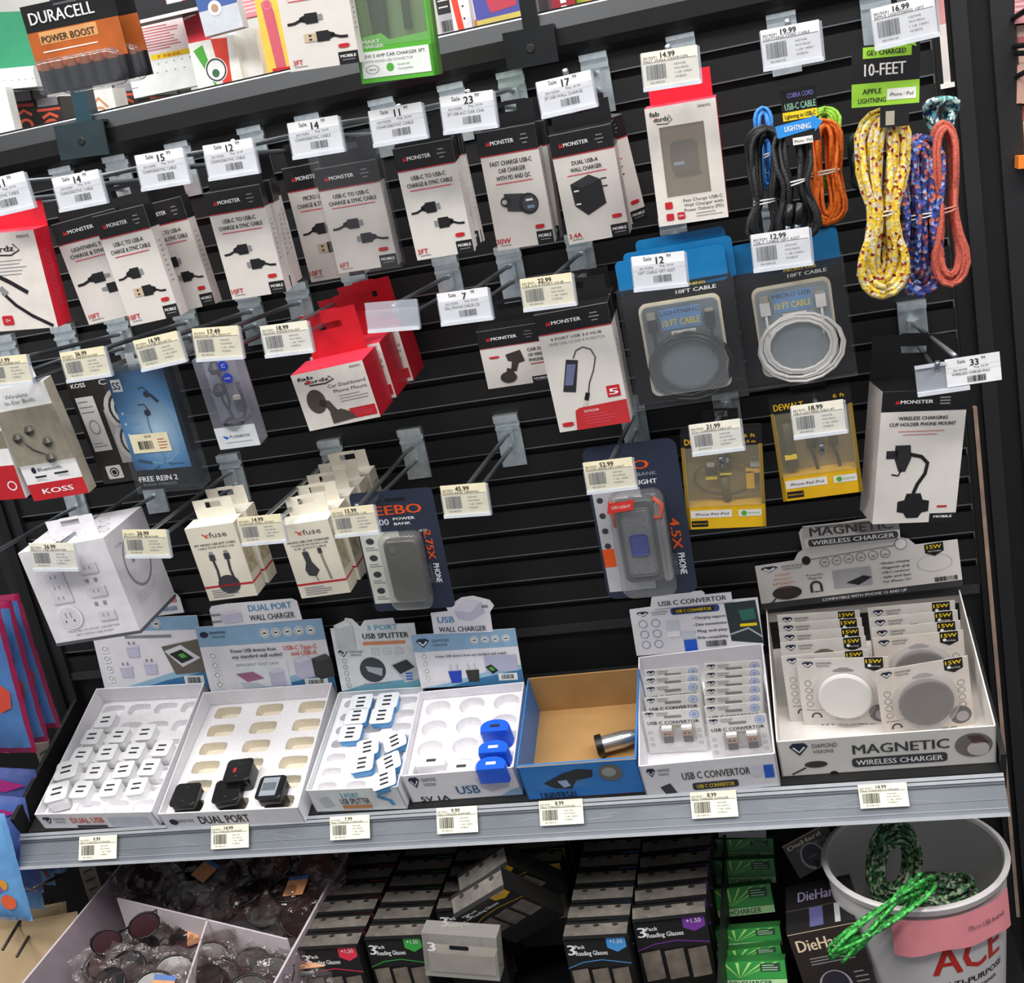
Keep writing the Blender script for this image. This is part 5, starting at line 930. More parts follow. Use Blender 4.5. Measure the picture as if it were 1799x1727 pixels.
b = MB(); b.lathe([(.0108, -.0215), (.0135, -.021), (.0135, -.0135), (.0108, -.013)], BLKM, 20); b.lathe([(0, -.0205), (.0102, -.0205), (.0115, -.022)], m('b9b2a8', .3, .4), 20); b.build('cap', q); b = MB(); b.box(-.004, .004, -.006, .006, -.0215, -.0208, DG); b.build('usb_port', q)
# 6 usb c convertor tray
def f6(F): dvlogo(F, .08, .24, .7, ar=6); F.text('USB C CONVERTOR', .55, .42, .22, DG, wd=.50, l=2, bold=True); F.rect(.36, .66, .70, .88, NAVY, 2, .02); F.text('USB C CONVERTOR', .53, .77, .12, YEL, wd=.28, l=3, bold=True); F.rect(.82, .30, .88, .62, LAV2, 2); F.rect(.90, .30, .97, .70, BLU, 2); F.poly([(.12, .7), (.2, .6), (.24, .95), (.16, 1)], DG, 2)
r6, T6, W6, L6 = tray([(1127, 1343), (1364, 1329), (1338, 1131), (1117, 1155)], .056, 'white carton of carded USB C convertors beside the brown carton', front=f6)
def h6(F):
    dvlogo(F, .10, .14, 1.0, ar=1.6); F.rect(.32, .06, .70, .20, m('3a4a8c'), 2, .02); F.rect(.34, .08, .66, .18, K, 3); F.text('USB C CONVERTOR', .50, .13, .06, YEL, wd=.28, l=4, bold=True)
    for i in range(3):
        for j in range(2): F.ring(.09+j*.10, .34+i*.22, .035, .006, m('8c9cb4'), 2)
    F.rect(.27, .30, .37, .66, m('d4dae4'), 2); F.rect(.27, .54, .37, .66, WHT, 3); F.rect(.38, .56, .48, .72, m('d4dae4'), 2); F.rect(.39, .74, .49, .98, BLU, 3)
    for i, t in enumerate(('Charging support', 'Data transmission', 'Plug and play', 'Wide compatibility')): F.text('- '+t, .48, .30+i*.14, .055, DG, wd=.26, al='l', l=3, bold=True)
    F.poly([(.74, .06), (.98, .04), (1, .94), (.76, .84)], m('2a3438'), 2); F.poly([(.84, .22), (.96, .2), (.97, .42), (.86, .44)], m('2c6a5c'), 3); F.rect(.84, .50, .97, .56, YEL, 4); F.line([(.76, .7), (.9, .6), (1, .8)], .015, m('a9b4b8'), 4); F.bars(.56, .80, .72, .92, l=3)
header(r6, [(1107, 1073), (1332, 1046), (1340, 1132), (1118, 1155)], yb(T6, L6, .04), h6, outline=[(0, 1), (1, 1), (1, 0), (.62, 0), (.60, -.2), (.58, -.24), (.19, -.20), (.17, .0), (0, .02)])
header(r6, [(1146, 1054), (1284, 1040), (1287, 1056), (1148, 1071)], yb(T6, L6, .04)+.0016, lambda F: F.text('USB C CONVERTOR', .5, .5, .5, DG, wd=.86, l=1, bold=True), name='header_topper', th=.0005)
def cardM(TLp, TRp, n, lean, h):
    A, B = US(TLp[0], TLp[1], n), US(TRp[0], TRp[1], n); X = (B-A).normalized(); W = (B-A).length; Zd = (SN*math.cos(lean)-SD*math.sin(lean)); Zd = (Zd-X*Zd.dot(X)).normalized(); return basis(X, Zd.cross(X), Zd, (A+B)/2-Zd*h), W
def convcard(TLp, TRp, label, front=False):
    M, W = cardM(TLp, TRp, .066, .18, .062); H = .062; q = thing('carded_adapter', label, 'carded adapter', M, 'carded USB C convertors'); b = MB(); b.box(-W/2, W/2, 0, .0006, 0, H, m('dcdad8')); F = Face(b, W, H)
    dvlogo(F, .12, .08, 1.6, ar=1.); F.circ(.88, .12, .085, m('9cacd0'), 1); F.ring(.88, .12, .06, .01, WHT, 2); F.rect(.36, .12, .66, .18, m('8a8886'), 1, .02); F.text('USB C CONVERTOR', .5, .28, .07, K, wd=.88, l=1, bold=True); F.rect(.26, .36, .66, .42, K, 1, .02); F.text('USB C CONVERTOR', .46, .39, .03, YEL, wd=.34, l=2)
    for i in range(3): F.ring(.08, .50+i*.15, .035, .008, GRY, 1); F.ring(.92, .50+i*.15, .035, .008, GRY, 1)
    b.build('backing_card', q)
    if front:
        for x in (-.12, .22):
            b = MB(); b.box(x*W-.0055, x*W+.0055, -.006, -.001, .30*H, .46*H, m('2a2826', .3)); b.box(x*W-.006, x*W+.006, -.0062, -.001, .46*H, .60*H, m('b08a68', .3, .5)); b.box(x*W-.006, x*W+.006, -.0065, -.001, .60*H, .66*H, m('e4e2e0', .3)); b.box(x*W-.004, x*W-.001, -.0064, -.006, .50*H, .54*H, K); b.box(x*W+.001, x*W+.004, -.0064, -.006, .50*H, .54*H, K); b.build('usb_adapter', q)
        b = MB(); b.box(-.26*W, .36*W, -.0085, 0, .24*H, .68*H, clear('e8e8ec', .13, .06)); b.build('blister', q)
    return q
CV = lambda x, y: (1000+x*.4441, 850+y*.4441)
LC = [(735, 720), (768, 750), (800, 775), (845, 828), (905, 886)]; rws = [(a, b_) for a, b_ in LC]
for i, (ya, yb_) in enumerate([(728, 715), (758, 744), (792, 776), (838, 824)]): convcard(CV(295, ya+10), CV(512, yb_+5), 'carded USB C convertor, %s from the back of the left column' % CN[i])
convcard(CV(287, 903), CV(518, 888), 'front carded USB C convertor of the left column, two adapters showing', True)
for i, (ya, yb_) in enumerate([(712, 697), (745, 728), (778, 760), (810, 792), (845, 828), (880, 862)]): convcard(CV(533, ya), CV(757, yb_), 'carded USB C convertor, %s from the back of the right column' % (CN+ORD[3:])[i])
convcard(CV(540, 930), CV(778, 908), 'front carded USB C convertor of the right column, two adapters showing', True)
# 7 magnetic charger tray
IV = m('e6e1dc', .5, noise=.02)
def f7(F): dvlogo(F, .10, .26, .9, ar=6); F.circ(.17, .70, .055, m('3c3634'), 2, .45); F.line([(.12, .78), (.05, .95)], .01, DG, 2); F.text('MAGNETIC', .57, .36, .26, DG, wd=.44, l=2, bold=True); F.rect(.34, .60, .78, .86, DG, 2, .02); F.text('WIRELESS CHARGER', .56, .73, .14, WHT, wd=.40, l=3, bold=True); F.circ(.90, .46, .085, m('7a7270'), 2, 1.); F.circ(.92, .56, .05, m('d4ccc8'), 3); F.poly([(.87, .2), (.93, .2), (.97, .4), (.9, .42)], m('5a3c38'), 3); F.circ(.25, 1., .02, K, 2)
r7, T7, W7, L7 = tray([(1369, 1305), (1745, 1276), (1690, 1035), (1341, 1068)], .060, 'large white carton of carded magnetic wireless chargers at the right end of the shelf', mat=IV, inner=m('dcd8d4'), front=f7)
def h7(F):
    F.rect(0, .86, 1, 1, DG, 1); F.text('COMPATIBLE WITH IPHONE 12 AND UP', .52, .93, .06, WHT, wd=.42, l=2, bold=True); F.poly([(.62, .86), (1, .80), (1, .86)], IV, 2); dvlogo(F, .07, .13, .9, ar=2.2)
    for i, t in enumerate(('HIGH', 'EFFICIENCY!', 'SPEED!', 'TIME SAVING')): F.text(t, .13, .27+i*.095, .05, m('d8845c'), wd=.07+.02*(i % 3), l=2)
    F.circ(.14, .68, .075, m('3c3432'), 2, .5); F.line([(.08, .78), (.02, .98)], .008, DG, 2); F.circ(.26, .03, .022, K, 2, 1.1); F.line([(.28, .02), (.70, -.05)], .003, K, 2); F.circ(.73, -.07, .028, WHT, 2); F.ring(.73, -.07, .03, .003, GRY, 3)
    for i in range(6): F.ring(.35+i*.06, .12-.006*i, .025, .004, GRY, 2); F.rect(.34+i*.06, .10, .36+i*.06, .13, GRY, 3)
    F.text('Powerful', .29, .36, .05, DG, wd=.08, l=2); F.text('Magnet', .29, .43, .05, DG, wd=.07, l=2); F.ring(.29, .62, .032, .012, DG, 2); F.rect(.255, .62, .325, .72, IV, 3); F.rect(.258, .60, .272, .74, DG, 4); F.rect(.308, .60, .322, .74, DG, 4)
    F.rect(.38, .32, .57, .72, m('b4b2b4'), 2); F.poly([(.44, .62), (.53, .50), (.57, .56), (.50, .70)], m('24262a'), 3)
    for i, t in enumerate(('Wireless charging', 'Magnetic grip', 'USB-C connector', 'Safe and fast', 'For iPhone 12+')): F.text('- '+t, .61, .30+i*.10, .045, DG, wd=.15, al='l', l=2, bold=True)
    F.ring(.88, .42, .085, .004, m('c8c4c0'), 2, .55); F.poly([(.84, .02), (.93, .0), (.93, .18), (.885, .28), (.84, .2)], K, 2); F.text('15W', .885, .08, .08, YEL, wd=.07, l=3, bold=True); F.text('Fast Charging', .885, .17, .03, WHT, wd=.06, l=3); F.bars(.87, .74, .98, .84, l=3)
header(r7, [(1323, 991), (1683, 951), (1692, 1034), (1341, 1067)], .016, h7, mat=IV, outline=[(0, 1), (1, 1), (1, 0), (.80, 0), (.77, -.14), (.735, -.19), (.71, -.16), (.71, -.60), (.69, -.70), (.26, -.66), (.245, -.58), (.25, -.20), (.225, -.15), (.20, 0), (0, .02)])
header(r7, [(1410, 925), (1578, 907), (1582, 945), (1414, 963)], .0185, lambda F: (F.rect(0, .05, 1, .60, IV, 0), F.text('MAGNETIC', .5, .30, .40, DG, wd=.86, l=1, bold=True), F.rect(.04, .64, .98, .98, DG, 1, .03), F.text('WIRELESS CHARGER', .51, .81, .2, WHT, wd=.86, l=2, bold=True)), mat=IV, name='header_topper', th=.0005)
def magcard(TLp, TRp, label, disc=None, n=.092):
    H = .098; M, W = cardM(TLp, TRp, n, .22, H); q = thing('carded_charger', label, 'carded charger', M, 'carded magnetic chargers'); b = MB(); b.box(-W/2, W/2, 0, .0008, 0, H, m('d9cfc6' if disc == 'd' else 'd5d0cb')); F = Face(b, W, H)
    dvlogo(F, .12, .08, 1.3, ar=1.); F.poly([(.74, .0), (.94, .0), (.94, .14), (.84, .19), (.74, .14)], K, 1); F.text('15W', .84, .05, .05, YEL, wd=.17, l=2, bold=True); F.circ(.79, .11, .02, WHT, 2); F.text('Fast Charge', .86, .12, .02, WHT, wd=.1, l=2)
    F.poly([(.38, .17), (.46, .13), (.54, .13), (.62, .17), (.60, .19), (.40, .19)], m('6c6660'), 1)
    for i in range(4): F.ring(.10, .34+i*.10, .04, .008, GRY, 1); F.ring(.90, .34+i*.10, .04, .008, GRY, 1)
    F.ring(.16, .82, .06, .02, DG, 1); F.rect(.09, .83, .23, .88, m('d5d0cb'), 2); F.text('Powerful', .16, .72, .02, DG, wd=.2, l=1); F.text('MAGNETIC', .5, .955, .05, DG, wd=.6, l=1, bold=True); F.circ(.86, .78, .12, m('66666a'), 1); F.circ(.88, .80, .07, m('a9a6a8'), 2)
    b.build('backing_card', q)
    if disc:
        b = MB(); b.M = T3((0, 0, .50*H)) @ Matrix.Rotation(math.radians(90), 4, 'X'); c = m('eeebe8', .35, noise=0) if disc == 'w' else m('5a524e', .3)
        b.lathe([(.029, .001), (.030, .003), (.030, .007), (.028, .0085), (0, .0085)], c, 36); b.build('charging_disc', q)
        b = MB(); b.M = T3((0, 0, .50*H)) @ Matrix.Rotation(math.radians(90), 4, 'X'); b.lathe([(.037, .0005), (.036, .008), (.032, .011), (0, .0115)], clear('c8c6c8', .25 if disc == 'd' else .12, .05), 32)
        b.M = T3((0, 0, .13*H)); b.box(-.012, .012, -.008, 0, -.01*H, .12*H, clear('d0ccc8', .3, .05)); b.build('blister', q)
    return q
MG = [(520, 500), (553, 530), (590, 566), (630, 602), (683, 655)]
for i, (a, c) in enumerate(MG): magcard(CV(822+4*i, a), CV(1148+8*i, c), 'carded magnetic charger, %s from the back of the left column' % (CN+['fifth'])[i])
for i, (a, c) in enumerate([(492, 462), (532, 499), (573, 540), (612, 578)]): magcard(CV(1180+7*i, a), CV(1525+11*i, c), 'carded magnetic charger, %s from the back of the right column' % CN[i], 'd' if i == 3 else None)
magcard(CV(898, 695), CV(1262, 684), 'front carded magnetic charger with a white disc in a clear blister', 'w'); magcard(CV(1208, 742), CV(1576, 680), 'front carded magnetic charger with a dark disc in a clear blister', 'd')
# shelf price labels
for px, pr_, lab in (([(139, 1472), (206, 1465), (204, 1507), (139, 1513)], '9.99', 'leftmost'), ([(372, 1452), (437, 1446), (437, 1488), (370, 1493)], '14.99', 'second from the left'), ([(582, 1436), (649, 1430), (650, 1472), (578, 1477)], '7.99', 'third from the left'), ([(767, 1421), (838, 1414), (840, 1461), (768, 1466)], '9.99', 'fourth from the left'), ([(947, 1408), (1023, 1402), (1026, 1446), (949, 1452)], '8.99', 'fourth from the right'), ([(1212, 1393), (1294, 1387), (1296, 1433), (1216, 1440)], '8.99', 'third from the right'), ([(1507, 1380), (1592, 1373), (1598, 1415), (1512, 1422)], '14.99', 'rightmost')):
    P0 = LIP0+LO*.0062; M, W, H = fit(px, P0, SX, LU); cen = M @ Vector((0, 0, H/2)); M = basis(SX, -LO, LU, cen-LU*(H/2)); b = MB(); b.box(-W/2, W/2, -.0004, .0004, 0, H, m('f6f3dc', .55)); draw_reg(Face(b, W, H, base=.0005), pr_, 'MAG WIRELESS CHARGER'); tag(b.build('price_label', None, M), 'cream price label on the shelf edge, %s of the seven' % lab, 'price label', 'price labels on the shelf edge')
# ------------------------------------------------------------------ under the shelf
DZ = -.40
mb = MB(); mb.box(-.606, .63, -.46, 0, DZ-.02, DZ, m('121214', .5)); mb.box(-.606, .63, -.462, -.458, -.78, DZ, m('121214', .5)); o = mb.build('base_deck'); o['kind'] = 'structure'
# bucket
bc = Vector((.515, -.155, DZ+.0005)); BW = m('c9c5c6', .35, noise=.04, scale=8, coat=.2); r = thing('bucket', 'white plastic bucket with red and black lettering and a pink paper band', 'bucket', T3(bc))
b = MB(); hB = .200; R1, R0 = .103, .086
b.lathe([(0, 0), (R0, 0), (R1-.004, hB-.03), (R1-.004, hB-.012), (R1, hB-.010), (R1+.002, hB-.002), (R1, hB), (R1-.004, hB), (R1-.006, hB-.004), (R1-.008, hB-.03), (R0-.003, .004), (0, .004)], BW, 56)
def cyl(an0, off): 
    def wp(q):
        z_ = q.z; rr = R0+(R1-.004-R0)*z_/(hB-.03)+off; a = an0+q.x/rr; return Vector((rr*math.cos(a), rr*math.sin(a), z_))
    return wp
vd = math.atan2(CAM.y-bc.y, CAM.x-bc.x)
b.warp = cyl(vd+.42, .0006); F = Face(b, .12, hB); RR = m('b4281e', .5)
F.text('ACE', .60, .37, .20, RR, wd=.74, l=0, bold=True)
F.text('MULTI-PURPOSE', .60, .545, .04, K, wd=.80, l=0, bold=True); F.text('CONTAINER', .72, .61, .022, K, wd=.36, l=0, bold=True)
b.warp = cyl(vd-.75, .0006); F = Face(b, .05, hB)
for i in range(4): F.line([(.2+.15*i, .40), (.22+.15*i, .9)], .02, GRY, 0)
b.warp = None; b.build('body', r)
b = MB(); N_ = 40; vs = []
a0, a1 = vd-.30, vd+1.10
PKM = m('e88f98', .6, noise=.04)
for i in range(N_+1):
    a = a0+(a1-a0)*i/N_; t_ = i/N_; rr = R1+.003; w_ = .0016*math.sin(9*t_); zt = hB-.012; zbm = hB-.064+.010*math.sin(2.2*t_+.5)-.002*math.sin(14*t_)
    vs += [((rr+w_)*math.cos(a), (rr+w_)*math.sin(a), zbm), ((rr+w_*.3)*math.cos(a), (rr+w_*.3)*math.sin(a), zt)]
b.add(vs, [(2*i, 2*i+2, 2*i+3, 2*i+1) for i in range(N_)], PKM, True); b.add([(x*1.004, y*1.004, z_) for x, y, z_ in vs], [(2*i, 2*i+2, 2*i+3, 2*i+1) for i in range(N_)], PKM, True)
b.warp = lambda q: Vector(((R1+.0052)*math.cos(vd+.62+q.x/R1), (R1+.0052)*math.sin(vd+.62+q.x/R1), q.z)); F = Face(b, .08, hB); F.text('Micro USB Android', .62, .16, .030, DG, wd=.25, l=0, rot=-4); b.build('paper_band', r)
RT = Vector((0, 0, 1))
def greencord(center, a, b_, n, label, mt, tilt, r_=.003, seed=2):
    Mx = T3(center) @ tilt; q = thing('cord_bundle', label, 'charging cord', Mx, 'cords in the bucket'); bb = MB(); R5 = random.Random(seed)
    for i in range(n):
        f = .45+.55*(i+.5)/n; ph = R5.uniform(0, 1)
        bb.tube([(a*f*math.cos(t/18*6.283+ph), .010*math.sin(i*2.1+t/18*6.283), b_*f*math.sin(t/18*6.283+ph)) for t in range(18)], r_, mt, 6, True)
    bb.build('cord', q); return q
BG = braid(['2f9c3c', '58c860', '1c5c28', '2f9c3c'], 260); BG2 = braid(['284c30', '6a8c6c', '1c3024', 'a0a88c', '2c6c38'], 260)
Pb = uz(1560, 1625, DZ+hB+.006)
greencord(Vector((Pb.x-.005, Pb.y+.018, Pb.z-.004)), .074, .030, 10, 'bright green speckled cord draped over the bucket rim', BG, Matrix.Rotation(.45, 4, 'Z') @ Matrix.Rotation(-.42, 4, 'Y') @ Matrix.Rotation(.9, 4, 'X'), .0021, 3)
Pb = uz(1570, 1520, DZ+hB-.02); greencord(Vector((Pb.x, Pb.y, Pb.z)), .032, .058, 14, 'dark green speckled cord standing up inside the bucket', BG2, Matrix.Rotation(.3, 4, 'Z') @ Matrix.Rotation(.2, 4, 'Y'), .0024, 5)
Pb = uz(1650, 1570, DZ+hB-.06); greencord(Vector((Pb.x, Pb.y+.01, Pb.z)), .045, .03, 6, 'dark green cord coil lying low in the bucket', BG2, Matrix.Rotation(1.2, 4, 'X'), .0036, 6); greencord(Vector((.50, -.16, DZ+.09)), .06, .05, 10, 'deep heap of dark cords at the bottom of the bucket', BG2, Matrix.Rotation(1.5, 4, 'X'), .006, 8)
# reading glasses packs, shade under the shelf partly put into their darker colours
GT = -.215; GH = .125
def gpack(label, M, W, badge, D=.0318):
    q = thing('reading_glasses_pack', label, 'reading glasses', M, 'three packs of reading glasses'); bc_ = m(badge, .45); b = MB(); G1 = None
    b.box(-W/2, W/2, .003, D, 0, GH, m('1c1b1a', .4), top=m('706b65', .35, noise=.3, scale=60)); F = Face(b, W, GH, T3((0, .003, 0))); F.rect(0, 0, 1, .33, m('201e20'), 1)
    F.text('3', .10, .13, .11, WHT, wd=.11, l=2, bold=True); F.text('Pack', .24, .10, .04, WHT, wd=.16, l=2, bold=True); F.text('Reading Glasses', .41, .17, .05, WHT, wd=.50, l=2, bold=True); F.poly([(.67, 0), (.97, 0), (.97, .12), (.82, .17), (.67, .12)], bc_, 2); F.text('+1.50', .82, .05, .05, WHT, wd=.2, l=3)
    F.line([(0, .33), (.25, .27), (.55, .25), (1, .30)], .015, bc_, 2)
    for k in range(3): F.poly([(.04+.32*k, .36), (.30+.32*k, .34), (.32+.32*k, .66), (.06+.32*k, .68)], m('7a7066', .5, noise=.25, scale=60), 1); F.circ(.18+.32*k, .86, .13, m('1c1c1e'), 1)
    T = Face(b, W, D, top_M(GH, D)); 
    for k in range(3): T.circ(.2+.3*k, .25, .05, m('2a2724'), 1, .7)
    T.rect(0, .80, 1, 1, m('101010'), 1); T.rect(0, .0, 1, .15, m('141414'), 1)
    b.build('case', q); return q
names = ['front', 'second', 'third', 'fourth', 'fifth', 'sixth', 'seventh', 'eighth', 'ninth', 'tenth']
def gcol(pA, pB, n, badge, cname, pitch=.0335):
    A, B = uz(pA[0], pA[1], GT), uz(pB[0], pB[1], GT); W = (B-A).length-.004; X = (B-A).normalized(); c = (A+B)/2; first = None
    for k in range(n):
        M_ = basis(X, Vector((0, 0, 1)).cross(X), Vector((0, 0, 1)), Vector((c.x, c.y+k*pitch, GT-GH))); lab = '%s reading glasses pack from the front in the %s column' % (names[k], cname) if k else 'front reading glasses pack of the %s column' % cname
        if first is None: first = gpack(lab, M_, W, badge)
        else: copy_tree(first, M_, lab)
    return first
gcol((1108, 1622), (1243, 1608), 7, '7a3fa0', 'purple badge'); gcol((985, 1652), (1103, 1646), 8, '4f9ce0', 'blue badge'); gcol((884, 1526), (988, 1516), 3, 'd8a81c', 'yellow badge'); gcol((762, 1603), (868, 1594), 6, 'e0583c', 'orange badge'); gcol((636, 1652), (742, 1648), 8, '3fae4c', 'green badge'); gcol((518, 1670), (628, 1664), 8, 'e83c50', 'red badge')
for (u, v), ro, lab in (((925, 1568), -.55, 'toppled reading glasses pack, upper of the two fallen ones'), ((915, 1610), -.5, 'toppled reading glasses pack, lower of the two fallen ones')):
    P = uz(u, v, GT+.0); M_ = T3((P.x, P.y, P.z-.01)) @ Matrix.Rotation(ro, 4, 'Y') @ Matrix.Rotation(.55, 4, 'X') @ Matrix.Scale(.92, 4) @ T3((0, 0, -GH*.3)); gpack(lab, M_, .085, 'e8b01c')
P = uz(800, 1640, GT+.02); q = thing('clear_case', 'empty clear plastic case standing on the orange badge packs', 'plastic case', T3((P.x, P.y-.01, P.z-.055)) @ Matrix.Rotation(.12, 4, 'Y')); b = MB(); b.box(-.045, .045, 0, .024, 0, .06, clear('c8c4be', .35, .1, .4, 60)); b.box(-.04, .04, .004, .020, .004, .03, m('9a9286', .5, noise=.2, scale=40)); F = Face(b, .09, .06); F.text('3', .12, .3, .2, WHT, wd=.1, l=1, bold=True); F.rect(.36, .24, .62, .34, K, 1, .02); b.build('shell', q)
pa, pb = uz(516, 1727, -.30), uz(1252, 1727, -.30)
q = thing('floor_display_box', 'dark display box holding the reading glasses packs, violet and blue along its rim', 'display box', T3((.02, -.38, DZ+.001))); b = MB(); xl, xr = uz(520, 1668, GT).x-.012, uz(1243, 1608, GT).x+.008
b.box(xl-.02, xr-.02, .0, .003, 0, .115, m('2a2a30')); b.box(xr-.115, xr-.02, -.001, .0, .095, .118, m('8a4fb4')); b.box(xr-.26, xr-.115, -.001, .0, .095, .118, m('7fc4e8')); b.box(xl-.02, xr-.02, .0, .37, 0, .003, m('1c1c20')); b.box(xr-.0195, xr-.017, 0, .37, 0, .15, m('161618')); b.build('carton', q)
# green charger boxes
GBX = [([(1253, 1473), (1358, 1475), (1360, 1504), (1256, 1506)], .03), ([(1250, 1514), (1363, 1507), (1360, 1550), (1260, 1554)], .07), ([(1244, 1563), (1357, 1553), (1358, 1602), (1262, 1612)], .11), ([(1256, 1635), (1370, 1627), (1374, 1660), (1262, 1668)], .17), ([(1257, 1672), (1371, 1660), (1376, 1692), (1264, 1694)], .20), ([(1262, 1692), (1380, 1685), (1382, 1730), (1268, 1735)], .235)]
for i, (px, d) in enumerate(GBX):
    M, W, H = frame(px, d, -25); q = thing('boxed_charger', 'green and white battery charger box, %s from the top of the green stack' % (['first']+ORD)[i], 'boxed charger', M, 'stacked green charger boxes'); b = MB(); b.box(-W/2, W/2, 0, .03, 0, H, m('1c5c2c', .4), top=m('2c7c38')); F = Face(b, W, H)
    F.rect(0, 0, 1, .72, m('2c8c3c', .4), 1)
    for k in range(5): F.poly([(.3, .68), (.05+.2*k, .05), (.10+.2*k, .05)], m('a8d878'), 2)
    F.rect(.62, .10, .92, .42, m('1c3c24'), 3); F.lines(.65, .16, .9, 3, .09, m('9cc0a0'), .4, 4); F.rect(0, .74, 1, 1, m('9cc890'), 2); F.text('OP+CHARGER', .45, .87, .18, m('10301c'), wd=.66, l=3, bold=True); b.build('carton', q)
M, W, H = frame([(1262, 1442), (1345, 1438), (1345, 1470), (1262, 1474)], .02, -10); q = thing('boxed_charger', 'white topped charger box above the green stack, just under the shelf', 'boxed charger', M); b = MB(); b.box(-W/2, W/2, 0, .02, 0, H, m('c8c4cc')); F = Face(b, W, H); F.lines(.2, .2, .8, 3, .18, DG, .4); b.build('carton', q)
# black battery chargers
def diehard(px, d, tilt, yaw, D, label, rot=0):
    M, W, H = frame(px, d, tilt, yaw); q = thing('boxed_charger', label, 'boxed charger', M); b = MB(); BD = m('2b2422', .4); b.box(-W/2, W/2, 0, D, 0, H, BD, top=m('1c1a1c')); F = Face(b, W, H); F.line([(0, .03), (1, .03)], .012, m('c9b89c'), 1); F.text('DieHard', .44, .16, .12, m('e0ccae'), wd=.72, l=1, bold=True); F.lines(.2, .30, .9, 3, .03, GRY, .35, 1); F.circ(.45, .62, .24, m('a8a4b0'), 1, 1.1); F.circ(.45, .60, .20, m('2c2834'), 2, 1.1); F.rect(.40, .75, .50, .98, m('2c2834'), 2); F.text('DieHard', .45, .62, .035, m('b8a8c8'), wd=.2, l=3); F.lines(.75, .5, .95, 6, .05, GRY, .3, 2)
    T = Face(b, W, D, top_M(H, D)); T.text('DieHard', .5, .30, .22, m('9a90b4'), wd=.62, l=1, bold=True); T.rect(.35, .58, .55, .98, m('5c5c8c'), 1); T.rect(.72, .58, .80, .98, m('b8b8c0'), 1); T.rect(0, .56, 1, .58, m('4c4440'), 1); b.build('carton', q)
diehard([(1390, 1640), (1505, 1612), (1552, 1780), (1432, 1810)], .235, -6, 0, .10, 'tall black battery charger box with cream lettering beside the bucket')
diehard([(1378, 1490), (1450, 1440), (1478, 1500), (1405, 1548)], .10, -30, 0, .03, 'small black battery charger box tipped against the back under the shelf')
# sunglasses bin
SW_ = m('c9bfc4', .6, noise=.05); zt = -.20
A, B_ = uz(213, 1519, zt), uz(150, 1690, zt); C_ = uz(560, 1480, zt)
q = thing('divided_bin', 'cardboard bin with white dividers full of bagged sunglasses, lower left', 'display bin', T3((0, -.40, DZ+.001))); b = MB()
bx0, bx1, by0, by1 = min(A.x, B_.x)-.002, uz(520, 1660, zt).x-.006, 0, .385; hz = zt-DZ-.001
for a in ((bx0, bx0+.003, by0, by1, 0, hz), (bx1-.003, bx1, by0, by1, 0, hz*.96), (bx0, bx1, by0, by0+.003, 0, hz*.9), (bx0, bx1, by1-.003, by1, 0, hz), (bx0, bx1, by0, by1, 0, .002)): b.box(*a, m('a89aa4', .6, noise=.06), top=SW_)
b.build('carton', q); b = MB()
D1, D2, D3 = uz(207, 1580, zt), uz(365, 1618, zt), uz(505, 1652, zt); oy = .40
b.M = T3((0, oy, 0))
for P1, P2 in ((D1, D2), (D2, D3), (D2, uz(325, 1740, zt))):
    dd = Vector((P2.x-P1.x, P2.y-P1.y, 0)); nn = Vector((-dd.y, dd.x, 0)).normalized()*.0012; vs = [(P1+nn), (P2+nn), (P2-nn), (P1-nn)]; b.add([(v.x, v.y, zz) for zz in (.002, hz+.002) for v in vs], [(0, 1, 5, 4), (1, 2, 6, 5), (2, 3, 7, 6), (3, 0, 4, 7), (4, 5, 6, 7)], SW_)
b.build('divider', q)
BAGM = [clear('5c4a48', .22, .08, 1.0, 90), clear('8c8484', .16, .07, 1.0, 120), clear('4a3230', .30, .08, 1.0, 90)]
